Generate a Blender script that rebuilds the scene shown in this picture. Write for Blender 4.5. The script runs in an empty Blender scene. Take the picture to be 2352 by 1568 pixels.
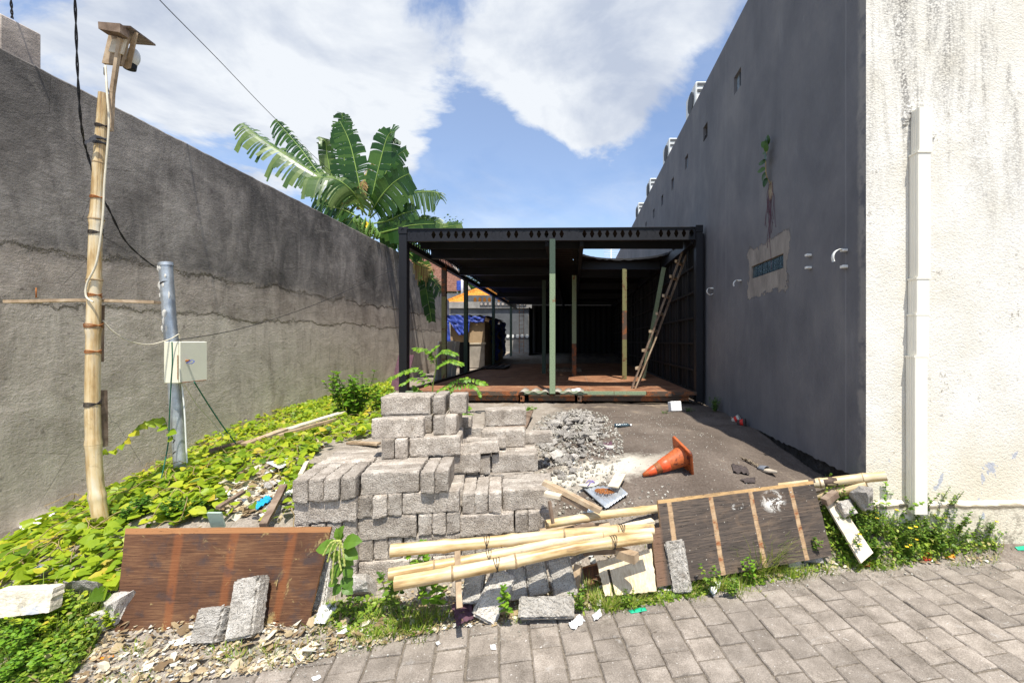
import bpy, bmesh, math, random
import numpy as np
from mathutils import Vector, Matrix, noise as mnoise
random.seed(7)
S = bpy.context.scene
COL = S.collection
F = 430.0; X0 = 573.0; H = 1.8
# ------------------------------------------------------------------ camera
cd = bpy.data.cameras.new("camera"); cam = bpy.data.objects.new("camera", cd); COL.objects.link(cam)
cam.location = (0, 0, H); cam.rotation_euler = (math.radians(90), 0, 0)
cd.sensor_width = 36; cd.lens = F/1024*36; cd.shift_x = (512-X0)/1024; cd.shift_y = 0
cd.clip_start = .05; cd.clip_end = 800
S.camera = cam
S.view_settings.view_transform = 'Standard'; S.view_settings.look = 'None'
S.view_settings.gamma = 1; S.view_settings.use_curve_mapping = False
S.view_settings.exposure = 0.44
# ------------------------------------------------------------------ sun and sky
SUND = Vector((.115, -.43, 1)).normalized()
sl = bpy.data.lights.new("sun", 'SUN'); sl.energy = 4.9; sl.angle = math.radians(.5); sl.color = (1, .955, .87)
so = bpy.data.objects.new("sun", sl); COL.objects.link(so)
so.rotation_euler = SUND.to_track_quat('Z', 'Y').to_euler()
W = bpy.data.worlds.new("World"); S.world = W; W.use_nodes = True
def world():
    nt = W.node_tree; N = nt.nodes; L = nt.links; N.clear()
    out = N.new('ShaderNodeOutputWorld'); bg = N.new('ShaderNodeBackground'); L.new(bg.outputs[0], out.inputs[0])
    sky = N.new('ShaderNodeTexSky'); sky.sky_type = 'NISHITA'; sky.sun_disc = False
    sky.sun_elevation = math.asin(SUND.z); sky.sun_rotation = math.atan2(SUND.x, SUND.y)
    sky.air_density = 1.0; sky.dust_density = .6; sky.ozone_density = 1.6
    sc = N.new('ShaderNodeVectorMath'); sc.operation = 'MULTIPLY'; sc.inputs[1].default_value = (.150, .155, .165)
    L.new(sky.outputs[0], sc.inputs[0])
    tc = N.new('ShaderNodeTexCoord')
    sp = N.new('ShaderNodeSeparateXYZ'); L.new(tc.outputs['Generated'], sp.inputs[0])
    az = N.new('ShaderNodeMath'); az.operation = 'ADD'; az.inputs[1].default_value = .22; L.new(sp.outputs[2], az.inputs[0])
    mx = N.new('ShaderNodeMath'); mx.operation = 'MAXIMUM'; mx.inputs[1].default_value = .05; L.new(az.outputs[0], mx.inputs[0])
    cb = N.new('ShaderNodeCombineXYZ')
    for i in (0, 1):
        d = N.new('ShaderNodeMath'); d.operation = 'DIVIDE'; L.new(sp.outputs[i], d.inputs[0]); L.new(mx.outputs[0], d.inputs[1]); L.new(d.outputs[0], cb.inputs[i])
    def noise(s, det, ro, off=0, dist=0):
        n = N.new('ShaderNodeTexNoise'); n.noise_dimensions = '3D'; n.inputs['Scale'].default_value = s; n.inputs['Detail'].default_value = det
        n.inputs['Roughness'].default_value = ro; n.inputs['Distortion'].default_value = dist
        m = N.new('ShaderNodeMapping'); m.inputs['Location'].default_value = (off, off*.7, off*.3); L.new(cb.outputs[0], m.inputs[0]); L.new(m.outputs[0], n.inputs['Vector'])
        return n.outputs[0]
    acc = noise(1.9, 12, .60, 3.1, .35)
    def add(a, b, op='ADD'):
        m = N.new('ShaderNodeMath'); m.operation = op
        for i, v in enumerate((a, b)):
            if isinstance(v, (int, float)): m.inputs[i].default_value = v
            else: L.new(v, m.inputs[i])
        return m.outputs[0]
    # cloud masses and clear gaps where the photograph has them (directions)
    for (ox, oy, r, w) in [(330, 170, .55, .20), (800, 240, .36, .21), (620, 60, .45, .16), (1420, 130, .36, .24), (1330, 240, .2, .14), (1180, 110, .30, .20), (1300, 210, .18, .2), (1600, 60, .25, .1),
                           (960, 20, .12, -.06), (1085, 350, .16, -.18), (1250, 440, .34, -.3), (1640, 330, .3, -.22), (500, 470, .4, -.08), (1740, 110, .15, -.12), (120, 10, .2, -.16), (700, 380, .2, -.1), (1000, 430, .35, -.16)]:
        dv = Vector(((ox/2.297-X0)/F, 1, (341-oy/2.297)/F)).normalized()
        ds = N.new('ShaderNodeVectorMath'); ds.operation = 'DISTANCE'; L.new(tc.outputs['Generated'], ds.inputs[0]); ds.inputs[1].default_value = dv
        mr = N.new('ShaderNodeMapRange'); mr.interpolation_type = 'SMOOTHSTEP'; L.new(ds.outputs['Value'], mr.inputs[0])
        mr.inputs[1].default_value = 0; mr.inputs[2].default_value = r; mr.inputs[3].default_value = w; mr.inputs[4].default_value = 0
        acc = add(acc, mr.outputs[0])
    mk = N.new('ShaderNodeMapRange'); mk.interpolation_type = 'SMOOTHSTEP'; L.new(acc, mk.inputs[0]); mk.inputs[1].default_value = .50; mk.inputs[2].default_value = .64
    # grey undersides / bright tops
    n2 = noise(2.6, 10, .58, 9.3, .3)
    sh = add(add(acc, n2, 'SUBTRACT'), .5)
    cr = N.new('ShaderNodeValToRGB'); L.new(n2, cr.inputs[0])
    cr.color_ramp.elements[0].position = .36; cr.color_ramp.elements[0].color = (.40, .45, .55, 1)
    cr.color_ramp.elements[1].position = .58; cr.color_ramp.elements[1].color = (.66, .69, .73, 1)
    th = noise(.9, 9, .62, 14.2, .8); tm = N.new('ShaderNodeMapRange'); tm.interpolation_type = 'SMOOTHSTEP'; L.new(th, tm.inputs[0]); tm.inputs[1].default_value = .42; tm.inputs[2].default_value = .75; tm.inputs[3].default_value = .14; tm.inputs[4].default_value = .55
    mk_ = add(mk.outputs[0], tm.outputs[0], 'MAXIMUM')
    mixc = N.new('ShaderNodeMix'); mixc.data_type = 'RGBA'; L.new(mk_, mixc.inputs[0]); L.new(sc.outputs[0], mixc.inputs[6]); L.new(cr.outputs[0], mixc.inputs[7])
    L.new(mixc.outputs[2], bg.inputs[0]); bg.inputs[1].default_value = 1.0
world()
# ------------------------------------------------------------------ helpers
def P(ox, oy, Y):                       # a point seen at overview pixel (2352 wide) at distance Y
    return Vector(((ox/2.297-X0)/F*Y, Y, H-(oy/2.297-341)/F*Y))
def tag(o, label=None, cat=None, group=None, kind=None):
    if label: o['label'] = label
    if cat: o['category'] = cat
    if group: o['group'] = group
    if kind: o['kind'] = kind
    return o
def empty(name, loc=(0, 0, 0), rz=0):
    o = bpy.data.objects.new(name, None); COL.objects.link(o); o.location = loc; o.rotation_euler = (0, 0, rz); o.empty_display_size = .1
    return o
def link(name, me, mat, parent=None):
    o = bpy.data.objects.new(name, me); COL.objects.link(o)
    if mat and not me.materials: me.materials.append(mat)
    if parent:
        o.parent = parent; bpy.context.view_layer.update() if False else None
    return o
def finish(bm, name, mat, parent=None, smooth=False, wo=False):
    me = bpy.data.meshes.new(name)
    if parent is not None and wo:       # mesh was made in world coordinates: bring it into the parent's frame
        bm.transform(Matrix.Translation(parent.location).inverted())
    bm.normal_update(); bm.to_mesh(me); bm.free()
    if smooth: me.shade_smooth()
    return link(name, me, mat, parent)
def box(bm, c, s, rot=None, bevel=0):
    r = bmesh.ops.create_cube(bm, size=1); vs = r['verts']
    M = Matrix.Translation(c) @ (rot.to_4x4() if rot else Matrix.Identity(4)) @ Matrix.Diagonal((s[0], s[1], s[2], 1))
    bmesh.ops.transform(bm, matrix=M, verts=vs)
    if bevel:
        es = list({e for v in vs for e in v.link_edges}); bmesh.ops.bevel(bm, geom=es, offset=bevel, segments=1, affect='EDGES')
def box2(bm, a, b): box(bm, [(a[i]+b[i])/2 for i in range(3)], [abs(b[i]-a[i]) for i in range(3)])
def frame_from(axis, hint):
    z = axis.normalized(); x = hint.cross(z)
    if x.length < 1e-5: x = Vector((1, 0, 0)).cross(z)
    x.normalize(); y = z.cross(x)
    return Matrix((x, y, z)).transposed()
def beam(bm, p, q, w, d, hint=Vector((0, 0, 1))):   # bar from p to q
    p = Vector(p); q = Vector(q); R = frame_from(q-p, hint); box(bm, (p+q)/2, (w, d, (q-p).length), R)
def smooth_path(pts, n):
    pts = [Vector(p) for p in pts]; out = []
    m = len(pts)-1
    for i in range(m):
        p0 = pts[max(i-1, 0)]; p1 = pts[i]; p2 = pts[i+1]; p3 = pts[min(i+2, m)]
        for k in range(n):
            t = k/n
            out.append(.5*((2*p1)+(p2-p0)*t+(2*p0-5*p1+4*p2-p3)*t*t+(3*p1-p0-3*p2+p3)*t*t*t))
    out.append(pts[-1]); return out
def tube(bm, pts, rad, seg=8, cap=True):
    uvl = bm.loops.layers.uv.verify()
    n = len(pts); rings = []; L = [0]
    for i in range(1, n): L.append(L[-1]+(pts[i]-pts[i-1]).length)
    hint = Vector((0, 0, 1)) if abs((pts[-1]-pts[0]).normalized().z) < .8 else Vector((0, 1, 0))
    for i, p in enumerate(pts):
        t = (pts[min(i+1, n-1)]-pts[max(i-1, 0)])
        if t.length < 1e-7: t = Vector((0, 0, 1))
        R = frame_from(t, hint); r = rad[i] if hasattr(rad, '__len__') else rad
        rings.append([bm.verts.new(p+R @ Vector((math.cos(a)*r, math.sin(a)*r, 0))) for a in [2*math.pi*k/seg for k in range(seg)]])
    for i in range(n-1):
        for k in range(seg):
            f = bm.faces.new((rings[i][k], rings[i][(k+1) % seg], rings[i+1][(k+1) % seg], rings[i+1][k])); f.smooth = True
            for lp, (uu, vv) in zip(f.loops, ((k, i), (k+1, i), (k+1, i+1), (k, i+1))): lp[uvl].uv = (uu/seg, L[vv])
    if cap:
        for r in (rings[0][::-1], rings[-1]):
            try: bm.faces.new(r)
            except: pass
    return rings
def fbm(p, s, o=3):
    v = 0; a = 1; t = 0
    for i in range(o): v += a*mnoise.noise(Vector(p)*s*(2**i)); t += a; a *= .5
    return v/t
# ------------------------------------------------------------------ materials
class M:
    def __init__(s, name, rough=.85, metallic=0, spec=.3):
        s.m = bpy.data.materials.new(name); s.m.use_nodes = True; s.nt = s.m.node_tree; s.N = s.nt.nodes; s.L = s.nt.links
        s.b = s.N['Principled BSDF']; s.b.inputs['Roughness'].default_value = rough; s.b.inputs['Metallic'].default_value = metallic
        s.b.inputs['Specular IOR Level'].default_value = spec
        s._bump = None; s._vec = {}
    def coord(s, kind='Object', scale=(1, 1, 1), rand=False):
        k = (kind, tuple(scale), rand)
        if k in s._vec: return s._vec[k]
        if kind == 'Object' and getattr(s, 'world', False): v = s.N.new('ShaderNodeNewGeometry').outputs['Position']
        else: v = s.N.new('ShaderNodeTexCoord').outputs[kind]
        if rand:
            oi = s.N.new('ShaderNodeObjectInfo'); ad = s.N.new('ShaderNodeVectorMath'); ad.operation = 'MULTIPLY_ADD'
            cb = s.N.new('ShaderNodeCombineXYZ'); s.L.new(oi.outputs['Random'], cb.inputs[0]); s.L.new(oi.outputs['Random'], cb.inputs[1])
            s.L.new(cb.outputs[0], ad.inputs[0]); ad.inputs[1].default_value = (37, 91, 0); s.L.new(v, ad.inputs[2]); v = ad.outputs[0]
        mp = s.N.new('ShaderNodeMapping'); mp.inputs['Scale'].default_value = scale; s.L.new(v, mp.inputs[0])
        s._vec[k] = mp.outputs[0]; return mp.outputs[0]
    def noise(s, scale, det=5, ro=.6, dist=0, vec=None, **kw):
        n = s.N.new('ShaderNodeTexNoise'); n.inputs['Scale'].default_value = scale; n.inputs['Detail'].default_value = det
        n.inputs['Roughness'].default_value = ro; n.inputs['Distortion'].default_value = dist
        s.L.new(vec or s.coord(**kw), n.inputs['Vector']); return n.outputs[0]
    def vor(s, scale, feat='F1', out=0, rnd=1, **kw):
        n = s.N.new('ShaderNodeTexVoronoi'); n.feature = feat; n.inputs['Scale'].default_value = scale; n.inputs['Randomness'].default_value = rnd
        s.L.new(s.coord(**kw), n.inputs['Vector']); return n.outputs[out]
    def ramp(s, fac, stops, interp='LINEAR'):
        r = s.N.new('ShaderNodeValToRGB'); r.color_ramp.interpolation = interp
        e = r.color_ramp.elements
        while len(e) < len(stops): e.new(.5)
        for k, (p, c) in enumerate(stops):
            e[k].position = p; e[k].color = (*(c if hasattr(c, '__len__') else (c, c, c)), 1)
        s.L.new(fac, r.inputs[0]); return r.outputs[0]
    def mix(s, fac, a, b, mode='MIX'):
        m = s.N.new('ShaderNodeMix'); m.data_type = 'RGBA'; m.blend_type = mode
        for sock, v in ((m.inputs[0], fac), (m.inputs[6], a), (m.inputs[7], b)):
            if isinstance(v, (int, float)): sock.default_value = v
            elif isinstance(v, tuple): sock.default_value = (*v[:3], 1)
            else: s.L.new(v, sock)
        return m.outputs[2]
    def math(s, op, a, b=0.0, c=None):
        m = s.N.new('ShaderNodeMath'); m.operation = op
        for i, v in enumerate((a, b) if c is None else (a, b, c)):
            if isinstance(v, (int, float)): m.inputs[i].default_value = v
            else: s.L.new(v, m.inputs[i])
        return m.outputs[0]
    def sep(s, vec):
        n = s.N.new('ShaderNodeSeparateXYZ'); s.L.new(vec, n.inputs[0]); return n.outputs
    def rng(s, v, a, b, c=0., d=1., smooth=False):
        n = s.N.new('ShaderNodeMapRange'); s.L.new(v, n.inputs[0])
        if smooth: n.interpolation_type = 'SMOOTHSTEP'
        for i, x in enumerate((a, b, c, d)): n.inputs[i+1].default_value = x
        return n.outputs[0]
    def bump(s, h, dist=.01, strength=1):
        b = s.N.new('ShaderNodeBump'); b.inputs['Strength'].default_value = strength; b.inputs['Distance'].default_value = dist
        s.L.new(h, b.inputs['Height'])
        if s._bump: s.L.new(s._bump, b.inputs['Normal'])
        s._bump = b.outputs[0]; s.L.new(s._bump, s.b.inputs['Normal']); return s
    def col(s, c):
        if isinstance(c, tuple): s.b.inputs['Base Color'].default_value = (*c[:3], 1)
        else: s.L.new(c, s.b.inputs['Base Color'])
        return s
    def island(s):
        g = s.N.new('ShaderNodeNewGeometry'); return g.outputs['Random Per Island']
    def objrand(s):
        g = s.N.new('ShaderNodeObjectInfo'); return g.outputs['Random']

def simple(name, c, rough=.7, var=.25, scale=8, metallic=0, spec=.3, bump=.002, det=5):
    m = M(name, rough, metallic, spec); n = m.noise(scale, det, .65, rand=True)
    lo = tuple(x*(1-var) for x in c); hi = tuple(min(1, x*(1+var)) for x in c)
    m.col(m.ramp(n, [(.3, lo), (.7, hi)]))
    if bump: m.bump(m.noise(scale*6, 4, .7), bump)
    return m.m
MAT = {}
# cinder block / porous concrete
def blockmat(name, lo, mid, hi, sc=1.):
    m = M(name, .95, spec=.15)
    fine = m.noise(150*sc, 5, .8, rand=True); big = m.noise(7*sc, 6, .7, rand=True); v = m.vor(110*sc, rand=True)
    t = m.math('ADD', m.math('MULTIPLY', fine, .55), m.math('MULTIPLY', big, .45))
    c = m.ramp(t, [(.37, lo), (.5, mid), (.61, hi)])
    pits = m.ramp(m.noise(135*sc, 3, .6, rand=True), [(.32, .28), (.45, 1.0)])
    c = m.mix(1, c, pits, 'MULTIPLY'); c = m.mix(m.math('MULTIPLY', m.rng(m.noise(13, 6, .75, rand=True, dist=.8), .56, .66), .5), c, (.20, .15, .105))
    tone = m.rng(m.objrand(), 0, 1, .74, 1.14)
    hs = m.N.new('ShaderNodeHueSaturation'); m.L.new(c, hs.inputs['Color']); m.L.new(tone, hs.inputs['Value'])
    m.col(hs.outputs[0]); m.bump(v, .003); m.bump(fine, .0045); return m.m
MAT['block'] = blockmat('cinder_block_concrete', (.21, .175, .14), (.46, .40, .335), (.74, .67, .58))
MAT['block_pale'] = blockmat('weathered_pale_concrete', (.30, .27, .23), (.53, .49, .43), (.74, .70, .64))
MAT['rubble'] = blockmat('concrete_rubble', (.27, .245, .215), (.45, .415, .37), (.64, .60, .54))
# left plaster wall : horizontal coats of different cement
def wallmat():
    m = M('cement_render', .93, spec=.12); m.world = True; v = m.coord(); x, y, z = m.sep(v)
    st = m.noise(1, 6, .7, vec=m.coord(scale=(1, 2.2, .8)), dist=1.2); big = m.noise(.8, 5, .65, dist=.8)
    fine = m.noise(26, 5, .7); strk = m.noise(1, 6, .65, vec=m.coord(scale=(1, 7, 1.1)), dist=.5)
    e1 = m.math('ADD', z, m.math('MULTIPLY', m.math('SUBTRACT', m.noise(1.5, 8, .74, dist=.6), .5), .42))
    up = m.ramp(m.math('ADD', m.math('MULTIPLY', big, .55), m.math('MULTIPLY', st, .45)), [(.38, (.10, .092, .085)), (.5, (.20, .18, .162)), (.62, (.35, .315, .28))])
    midc = m.ramp(st, [(.3, (.30, .255, .215)), (.7, (.54, .465, .395))])
    lo = m.ramp(m.math('ADD', m.math('MULTIPLY', strk, .5), m.math('MULTIPLY', big, .5)), [(.3, (.42, .36, .30)), (.7, (.70, .62, .52))])
    e2 = m.math('ADD', e1, m.math('MULTIPLY', m.math('SUBTRACT', m.noise(9, 5, .75), .5), .35))
    c = m.mix(m.rng(e2, 2.02, 2.22), lo, midc)
    c = m.mix(m.rng(e2, 2.48, 2.66), c, up)
    bl = m.noise(1.1, 7, .72, dist=1.2); c = m.mix(m.math('MULTIPLY', m.rng(bl, .50, .64), .5), c, m.mix(1, c, (.50, .48, .46), 'MULTIPLY')); c = m.mix(m.math('MULTIPLY', m.rng(m.noise(2.3, 7, .75, dist=.9), .56, .70), .35), c, (.50, .45, .39))
    ck = m.rng(m.vor(1.3, 'DISTANCE_TO_EDGE', 0), .006, .001); c = m.mix(m.math('MULTIPLY', m.math('MULTIPLY', ck, m.rng(m.noise(.9, 3), .5, .6)), .5), c, (.05, .045, .04))
    # dark ragged seams along the coat edges
    for zz, w, k in ((2.12, .05, .26), (2.56, .06, .24)):
        d = m.math('ABSOLUTE', m.math('SUBTRACT', e1, zz)); s_ = m.math('MULTIPLY', m.rng(d, w, 0), m.rng(m.noise(5, 6, .75), .45, .6))
        c = m.mix(m.math('MULTIPLY', s_, k), c, (.05, .043, .04))
    # dark runs and mould spots
    r = m.rng(m.noise(1, 5, .7, vec=m.coord(scale=(1, 5, .7)), dist=.3), .6, .72)
    c = m.mix(m.math('MULTIPLY', r, .35), c, (.075, .065, .055))
    c = m.mix(m.rng(m.noise(11, 3, .6), .66, .74), c, m.mix(.5, c, (.06, .05, .05)))
    m.col(c)
    m.bump(m.noise(1, 6, .6, vec=m.coord(scale=(2, 2, 3)), dist=.4), .035, .6); m.bump(m.noise(1, 5, .7, vec=m.coord(scale=(15, 12, 26))), .006); m.bump(m.noise(1, 4, .75, vec=m.coord(scale=(50, 40, 60))), .006); m.bump(fine, .006)
    d2 = m.rng(e1, 2.1, 2.13); m.bump(d2, .02); m.bump(m.rng(e1, 2.56, 2.6), .02)
    return m.m
MAT['wall'] = wallmat()
def darkwall():
    m = M('dark_grey_wall_paint', .8, spec=.25); m.world = True; x, y, z = m.sep(m.coord())
    st = m.noise(1, 6, .62, vec=m.coord(scale=(1, 1.6, .7)), dist=.9); big = m.noise(.9, 7, .68)
    c = m.ramp(m.math('ADD', m.math('MULTIPLY', st, .4), m.math('MULTIPLY', big, .6)), [(.36, (.118, .117, .125)), (.5, (.155, .151, .158)), (.64, (.205, .196, .194))])
    r = m.rng(m.noise(1, 5, .7, vec=m.coord(scale=(1, 5, .8)), dist=.5), .60, .78); c = m.mix(m.math('MULTIPLY', r, .28), c, (.29, .285, .29))
    c = m.mix(m.math('MULTIPLY', m.rng(m.noise(1, 6, .75, vec=m.coord(scale=(1, 12, 3)), dist=.3), .68, .74), .5), c, (.34, .33, .32))
    # worn strip along the corner, seams of the concrete columns
    e = m.math('ADD', y, m.math('MULTIPLY', m.noise(5, 5, .7), .12)); c = m.mix(m.math('MULTIPLY', m.rng(e, 3.53, 3.49), m.rng(m.noise(3, 4, .7), .42, .52)), c, (.27, .25, .23))
    for yy in (3.62, 6.45):
        d = m.math('ABSOLUTE', m.math('SUBTRACT', m.math('ADD', y, m.math('MULTIPLY', m.noise(2, 3), .02)), yy)); c = m.mix(m.rng(d, .012, .0, 0, .4), c, (.3, .29, .3))
    # patch of bare cement around the glass-block window
    n = m.math('MULTIPLY', m.math('SUBTRACT', m.noise(6, 5, .7), .5), .35)
    py = m.math('SUBTRACT', m.math('ABSOLUTE', m.math('SUBTRACT', y, 5.1)), m.math('ADD', n, .52)); pz = m.math('SUBTRACT', m.math('ABSOLUTE', m.math('SUBTRACT', z, 2.67)), m.math('ADD', n, .30))
    pm = m.math('MULTIPLY', m.rng(py, .012, 0), m.rng(pz, .012, 0)); pc = m.ramp(m.noise(1, 6, .7, vec=m.coord(scale=(1, 8, 3))), [(.3, (.19, .165, .145)), (.65, (.33, .29, .25))])
    c = m.mix(pm, c, pc); m.bump(pm, -.01)
    m.col(c); m.bump(m.noise(1, 5, .6, vec=m.coord(scale=(3, 4, 1.5))), .02); m.bump(m.noise(45, 4, .7), .003)
    return m.m
MAT['darkwall'] = darkwall()
def stucco():
    m = M('cream_rough_render', .9, spec=.15); m.world = True; x, y, z = m.sep(m.coord())
    fine = m.noise(1, 4, .6, vec=m.coord(scale=(62, 62, 75))); big = m.noise(2.2, 5, .65)
    c = m.ramp(big, [(.3, (.66, .62, .53)), (.6, (.77, .74, .67)), (.8, (.82, .80, .75))])
    # grime runs from the top
    g = m.math('MULTIPLY', m.rng(m.noise(1, 6, .72, vec=m.coord(scale=(4, 1, .6)), dist=.6), .48, .62), m.rng(z, 2.3, 3.9))
    g2 = m.math('MULTIPLY', g, m.rng(fine, .40, .55)); c = m.mix(m.math('MULTIPLY', g2, .85), c, (.13, .12, .11))
    c = m.mix(m.math('MULTIPLY', m.rng(m.noise(20, 3, .8), .60, .68), m.rng(m.noise(1.7, 4, .6), .45, .62)), c, (.35, .32, .27))
    # flaked blue-grey spots and dirty yellow foot
    low = m.rng(m.math('ADD', z, m.math('MULTIPLY', m.noise(3, 5), .5)), 1.55, .75)
    c = m.mix(m.math('MULTIPLY', low, .5), c, (.70, .60, .40))
    fl = m.rng(m.noise(1, 4, .55, vec=m.coord(scale=(9, 9, 6)), dist=.6), .64, .66); c = m.mix(m.math('MULTIPLY', fl, m.rng(z, 1.3, .95)), c, (.46, .47, .50))
    c = m.mix(m.math('MULTIPLY', m.math('MULTIPLY', m.rng(z, .60, .34), .8), m.rng(m.noise(12, 6, .75), .50, .60)), c, (.24, .21, .155))
    c = m.mix(m.rng(m.math('ABSOLUTE', m.math('SUBTRACT', m.math('ADD', z, m.math('MULTIPLY', m.noise(6, 4), .06)), .55)), .022, .008), c, (.25, .21, .15))
    m.col(c); m.bump(fine, .006, 1); m.bump(m.noise(24, 4, .6), .003); return m.m
MAT['stucco'] = stucco()
def groundmat():
    m = M('sandy_ground', .97, spec=.1); x, y, z = m.sep(m.coord())
    big = m.noise(1.6, 6, .65); fine = m.noise(55, 5, .75); md = m.noise(9, 5, .7)
    c = m.ramp(m.math('ADD', m.math('MULTIPLY', fine, .5), m.math('MULTIPLY', big, .5)), [(.35, (.085, .066, .053)), (.52, (.15, .12, .097)), (.66, (.235, .195, .16))])
    # pale cement dust: band in front of the sand and rubble strip
    pale = m.ramp(m.math('ADD', m.math('MULTIPLY', fine, .6), m.math('MULTIPLY', md, .4)), [(.33, (.17, .145, .115)), (.52, (.33, .285, .235)), (.7, (.52, .47, .40))])
    a = m.math('ADD', y, m.math('MULTIPLY', m.math('SUBTRACT', md, .5), .7)); b = m.math('ADD', x, m.math('MULTIPLY', m.math('SUBTRACT', big, .5), 1.2))
    f = m.math('MAXIMUM', m.rng(a, 3.35, 3.1), m.rng(b, -.1, -.4)); c = m.mix(f, c, pale)
    # light spill of dried cement behind the pile
    d = m.math('ADD', m.math('ABSOLUTE', m.math('SUBTRACT', y, m.math('ADD', 3.78, m.math('MULTIPLY', x, .18)))), m.math('MULTIPLY', m.math('SUBTRACT', m.noise(5, 6, .75), .5), .5))
    c = m.mix(m.math('MULTIPLY', m.rng(d, .24, .08), m.rng(x, 1.1, .5)), c, (.58, .53, .44))
    c = m.mix(m.rng(m.math('ADD', m.noise(3.2, 5, .7), m.math('MULTIPLY', m.rng(y, 6.2, 7.3), .12)), .63, .7), c, (.24, .19, .14))
    m.col(c); m.bump(fine, .008); m.bump(m.vor(38), .006); m.bump(md, .02, .7); return m.m
MAT['ground'] = groundmat()
def pavemat():
    m = M('paving_block', .9, spec=.2); r = m.island()
    fine = m.noise(150, 3, .7); big = m.noise(7, 5, .65)
    c = m.ramp(m.math('ADD', m.math('MULTIPLY', fine, .5), m.math('MULTIPLY', big, .5)), [(.37, (.145, .122, .099)), (.5, (.25, .214, .178)), (.63, (.38, .33, .28))])
    hs = m.N.new('ShaderNodeHueSaturation'); m.L.new(c, hs.inputs['Color']); m.L.new(m.rng(r, 0, 1, .84, 1.16), hs.inputs['Value'])
    c = m.mix(m.math('MULTIPLY', m.rng(m.noise(4.3, 7, .82, dist=1), .60, .72), .6), hs.outputs[0], (.50, .48, .45))
    c = m.mix(m.math('MULTIPLY', m.rng(m.noise(1.3, 4, .6), .5, .7), .35), c, (.19, .165, .14))
    c = m.mix(m.rng(m.noise(60, 2, .5), .70, .74), c, (.5, .47, .43))
    m.col(c); m.bump(fine, .0025); m.bump(m.noise(30, 4, .7), .004); return m.m
MAT['pave'] = pavemat()
MAT['joint'] = simple('joint_sand', (.22, .185, .145), .97, .6, 90, bump=.006)
def wood(name, lo, mid, hi, uv=False, sc=(2, 40, 2), rough=.8, extra=None, bumpd=.003):
    m = M(name, rough, spec=.2); kind = 'UV' if uv else 'Object'
    g = m.noise(1, 6, .65, vec=m.coord(kind, scale=sc, rand=True), dist=.4); b = m.noise(3, 4, .6, kind=kind, rand=True)
    c = m.ramp(m.math('ADD', m.math('MULTIPLY', g, .6), m.math('MULTIPLY', b, .4)), [(.32, lo), (.5, mid), (.68, hi)])
    if extra: c = extra(m, c)
    m.col(c); m.bump(g, bumpd); return m.m
MAT['timber'] = wood('weathered_timber', (.22, .15, .09), (.42, .31, .20), (.60, .48, .34), sc=(12, 12, 12))
MAT['timber_dark'] = wood('dark_timber', (.09, .06, .04), (.20, .14, .10), (.34, .26, .19), sc=(12, 12, 12))
MAT['timber_pale'] = wood('pale_timber', (.48, .39, .27), (.66, .57, .43), (.80, .73, .60), sc=(9, 9, 30))
def ply1(m, c):
    u, v, w = m.sep(m.coord('UV'))
    # rust coloured marks of old battens, a raw strip on top, paint spills
    for k, uu in enumerate((.26, .53, .82)):
        d = m.math('ABSOLUTE', m.math('SUBTRACT', m.math('ADD', u, m.math('MULTIPLY', m.noise(6, 3, kind='UV'), .02)), uu+.01)); c = m.mix(m.rng(d, .028, .014, 0, .4), c, (.27, .085, .025))
    n = m.noise(1, 6, .75, vec=m.coord('UV', scale=(7, 3, 1)), dist=.7); c = m.mix(m.math('MULTIPLY', m.rng(n, .60, .66), .6), c, (.40, .31, .13))
    n2 = m.noise(1, 4, .6, vec=m.coord('UV', scale=(9, 5, 1))); c = m.mix(m.math('MULTIPLY', m.rng(n2, .52, .68), .75), c, (.045, .035, .035))
    c = m.mix(m.rng(m.math('ADD', v, m.math('MULTIPLY', m.noise(3, 3, kind='UV'), .02)), .945, .95, 0, .85), c, (.36, .17, .07))
    cr = m.rng(m.noise(1, 5, .8, vec=m.coord('UV', scale=(9, 95, 1)), dist=.7), .64, .68); c = m.mix(m.math('MULTIPLY', cr, .7), c, (.035, .02, .015))
    m.bump(cr, -.004); return c
MAT['ply_brown'] = wood('weathered_brown_plywood', (.04, .019, .011), (.10, .046, .024), (.20, .105, .05), True, (8, 70, 1), .75, ply1)
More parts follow.
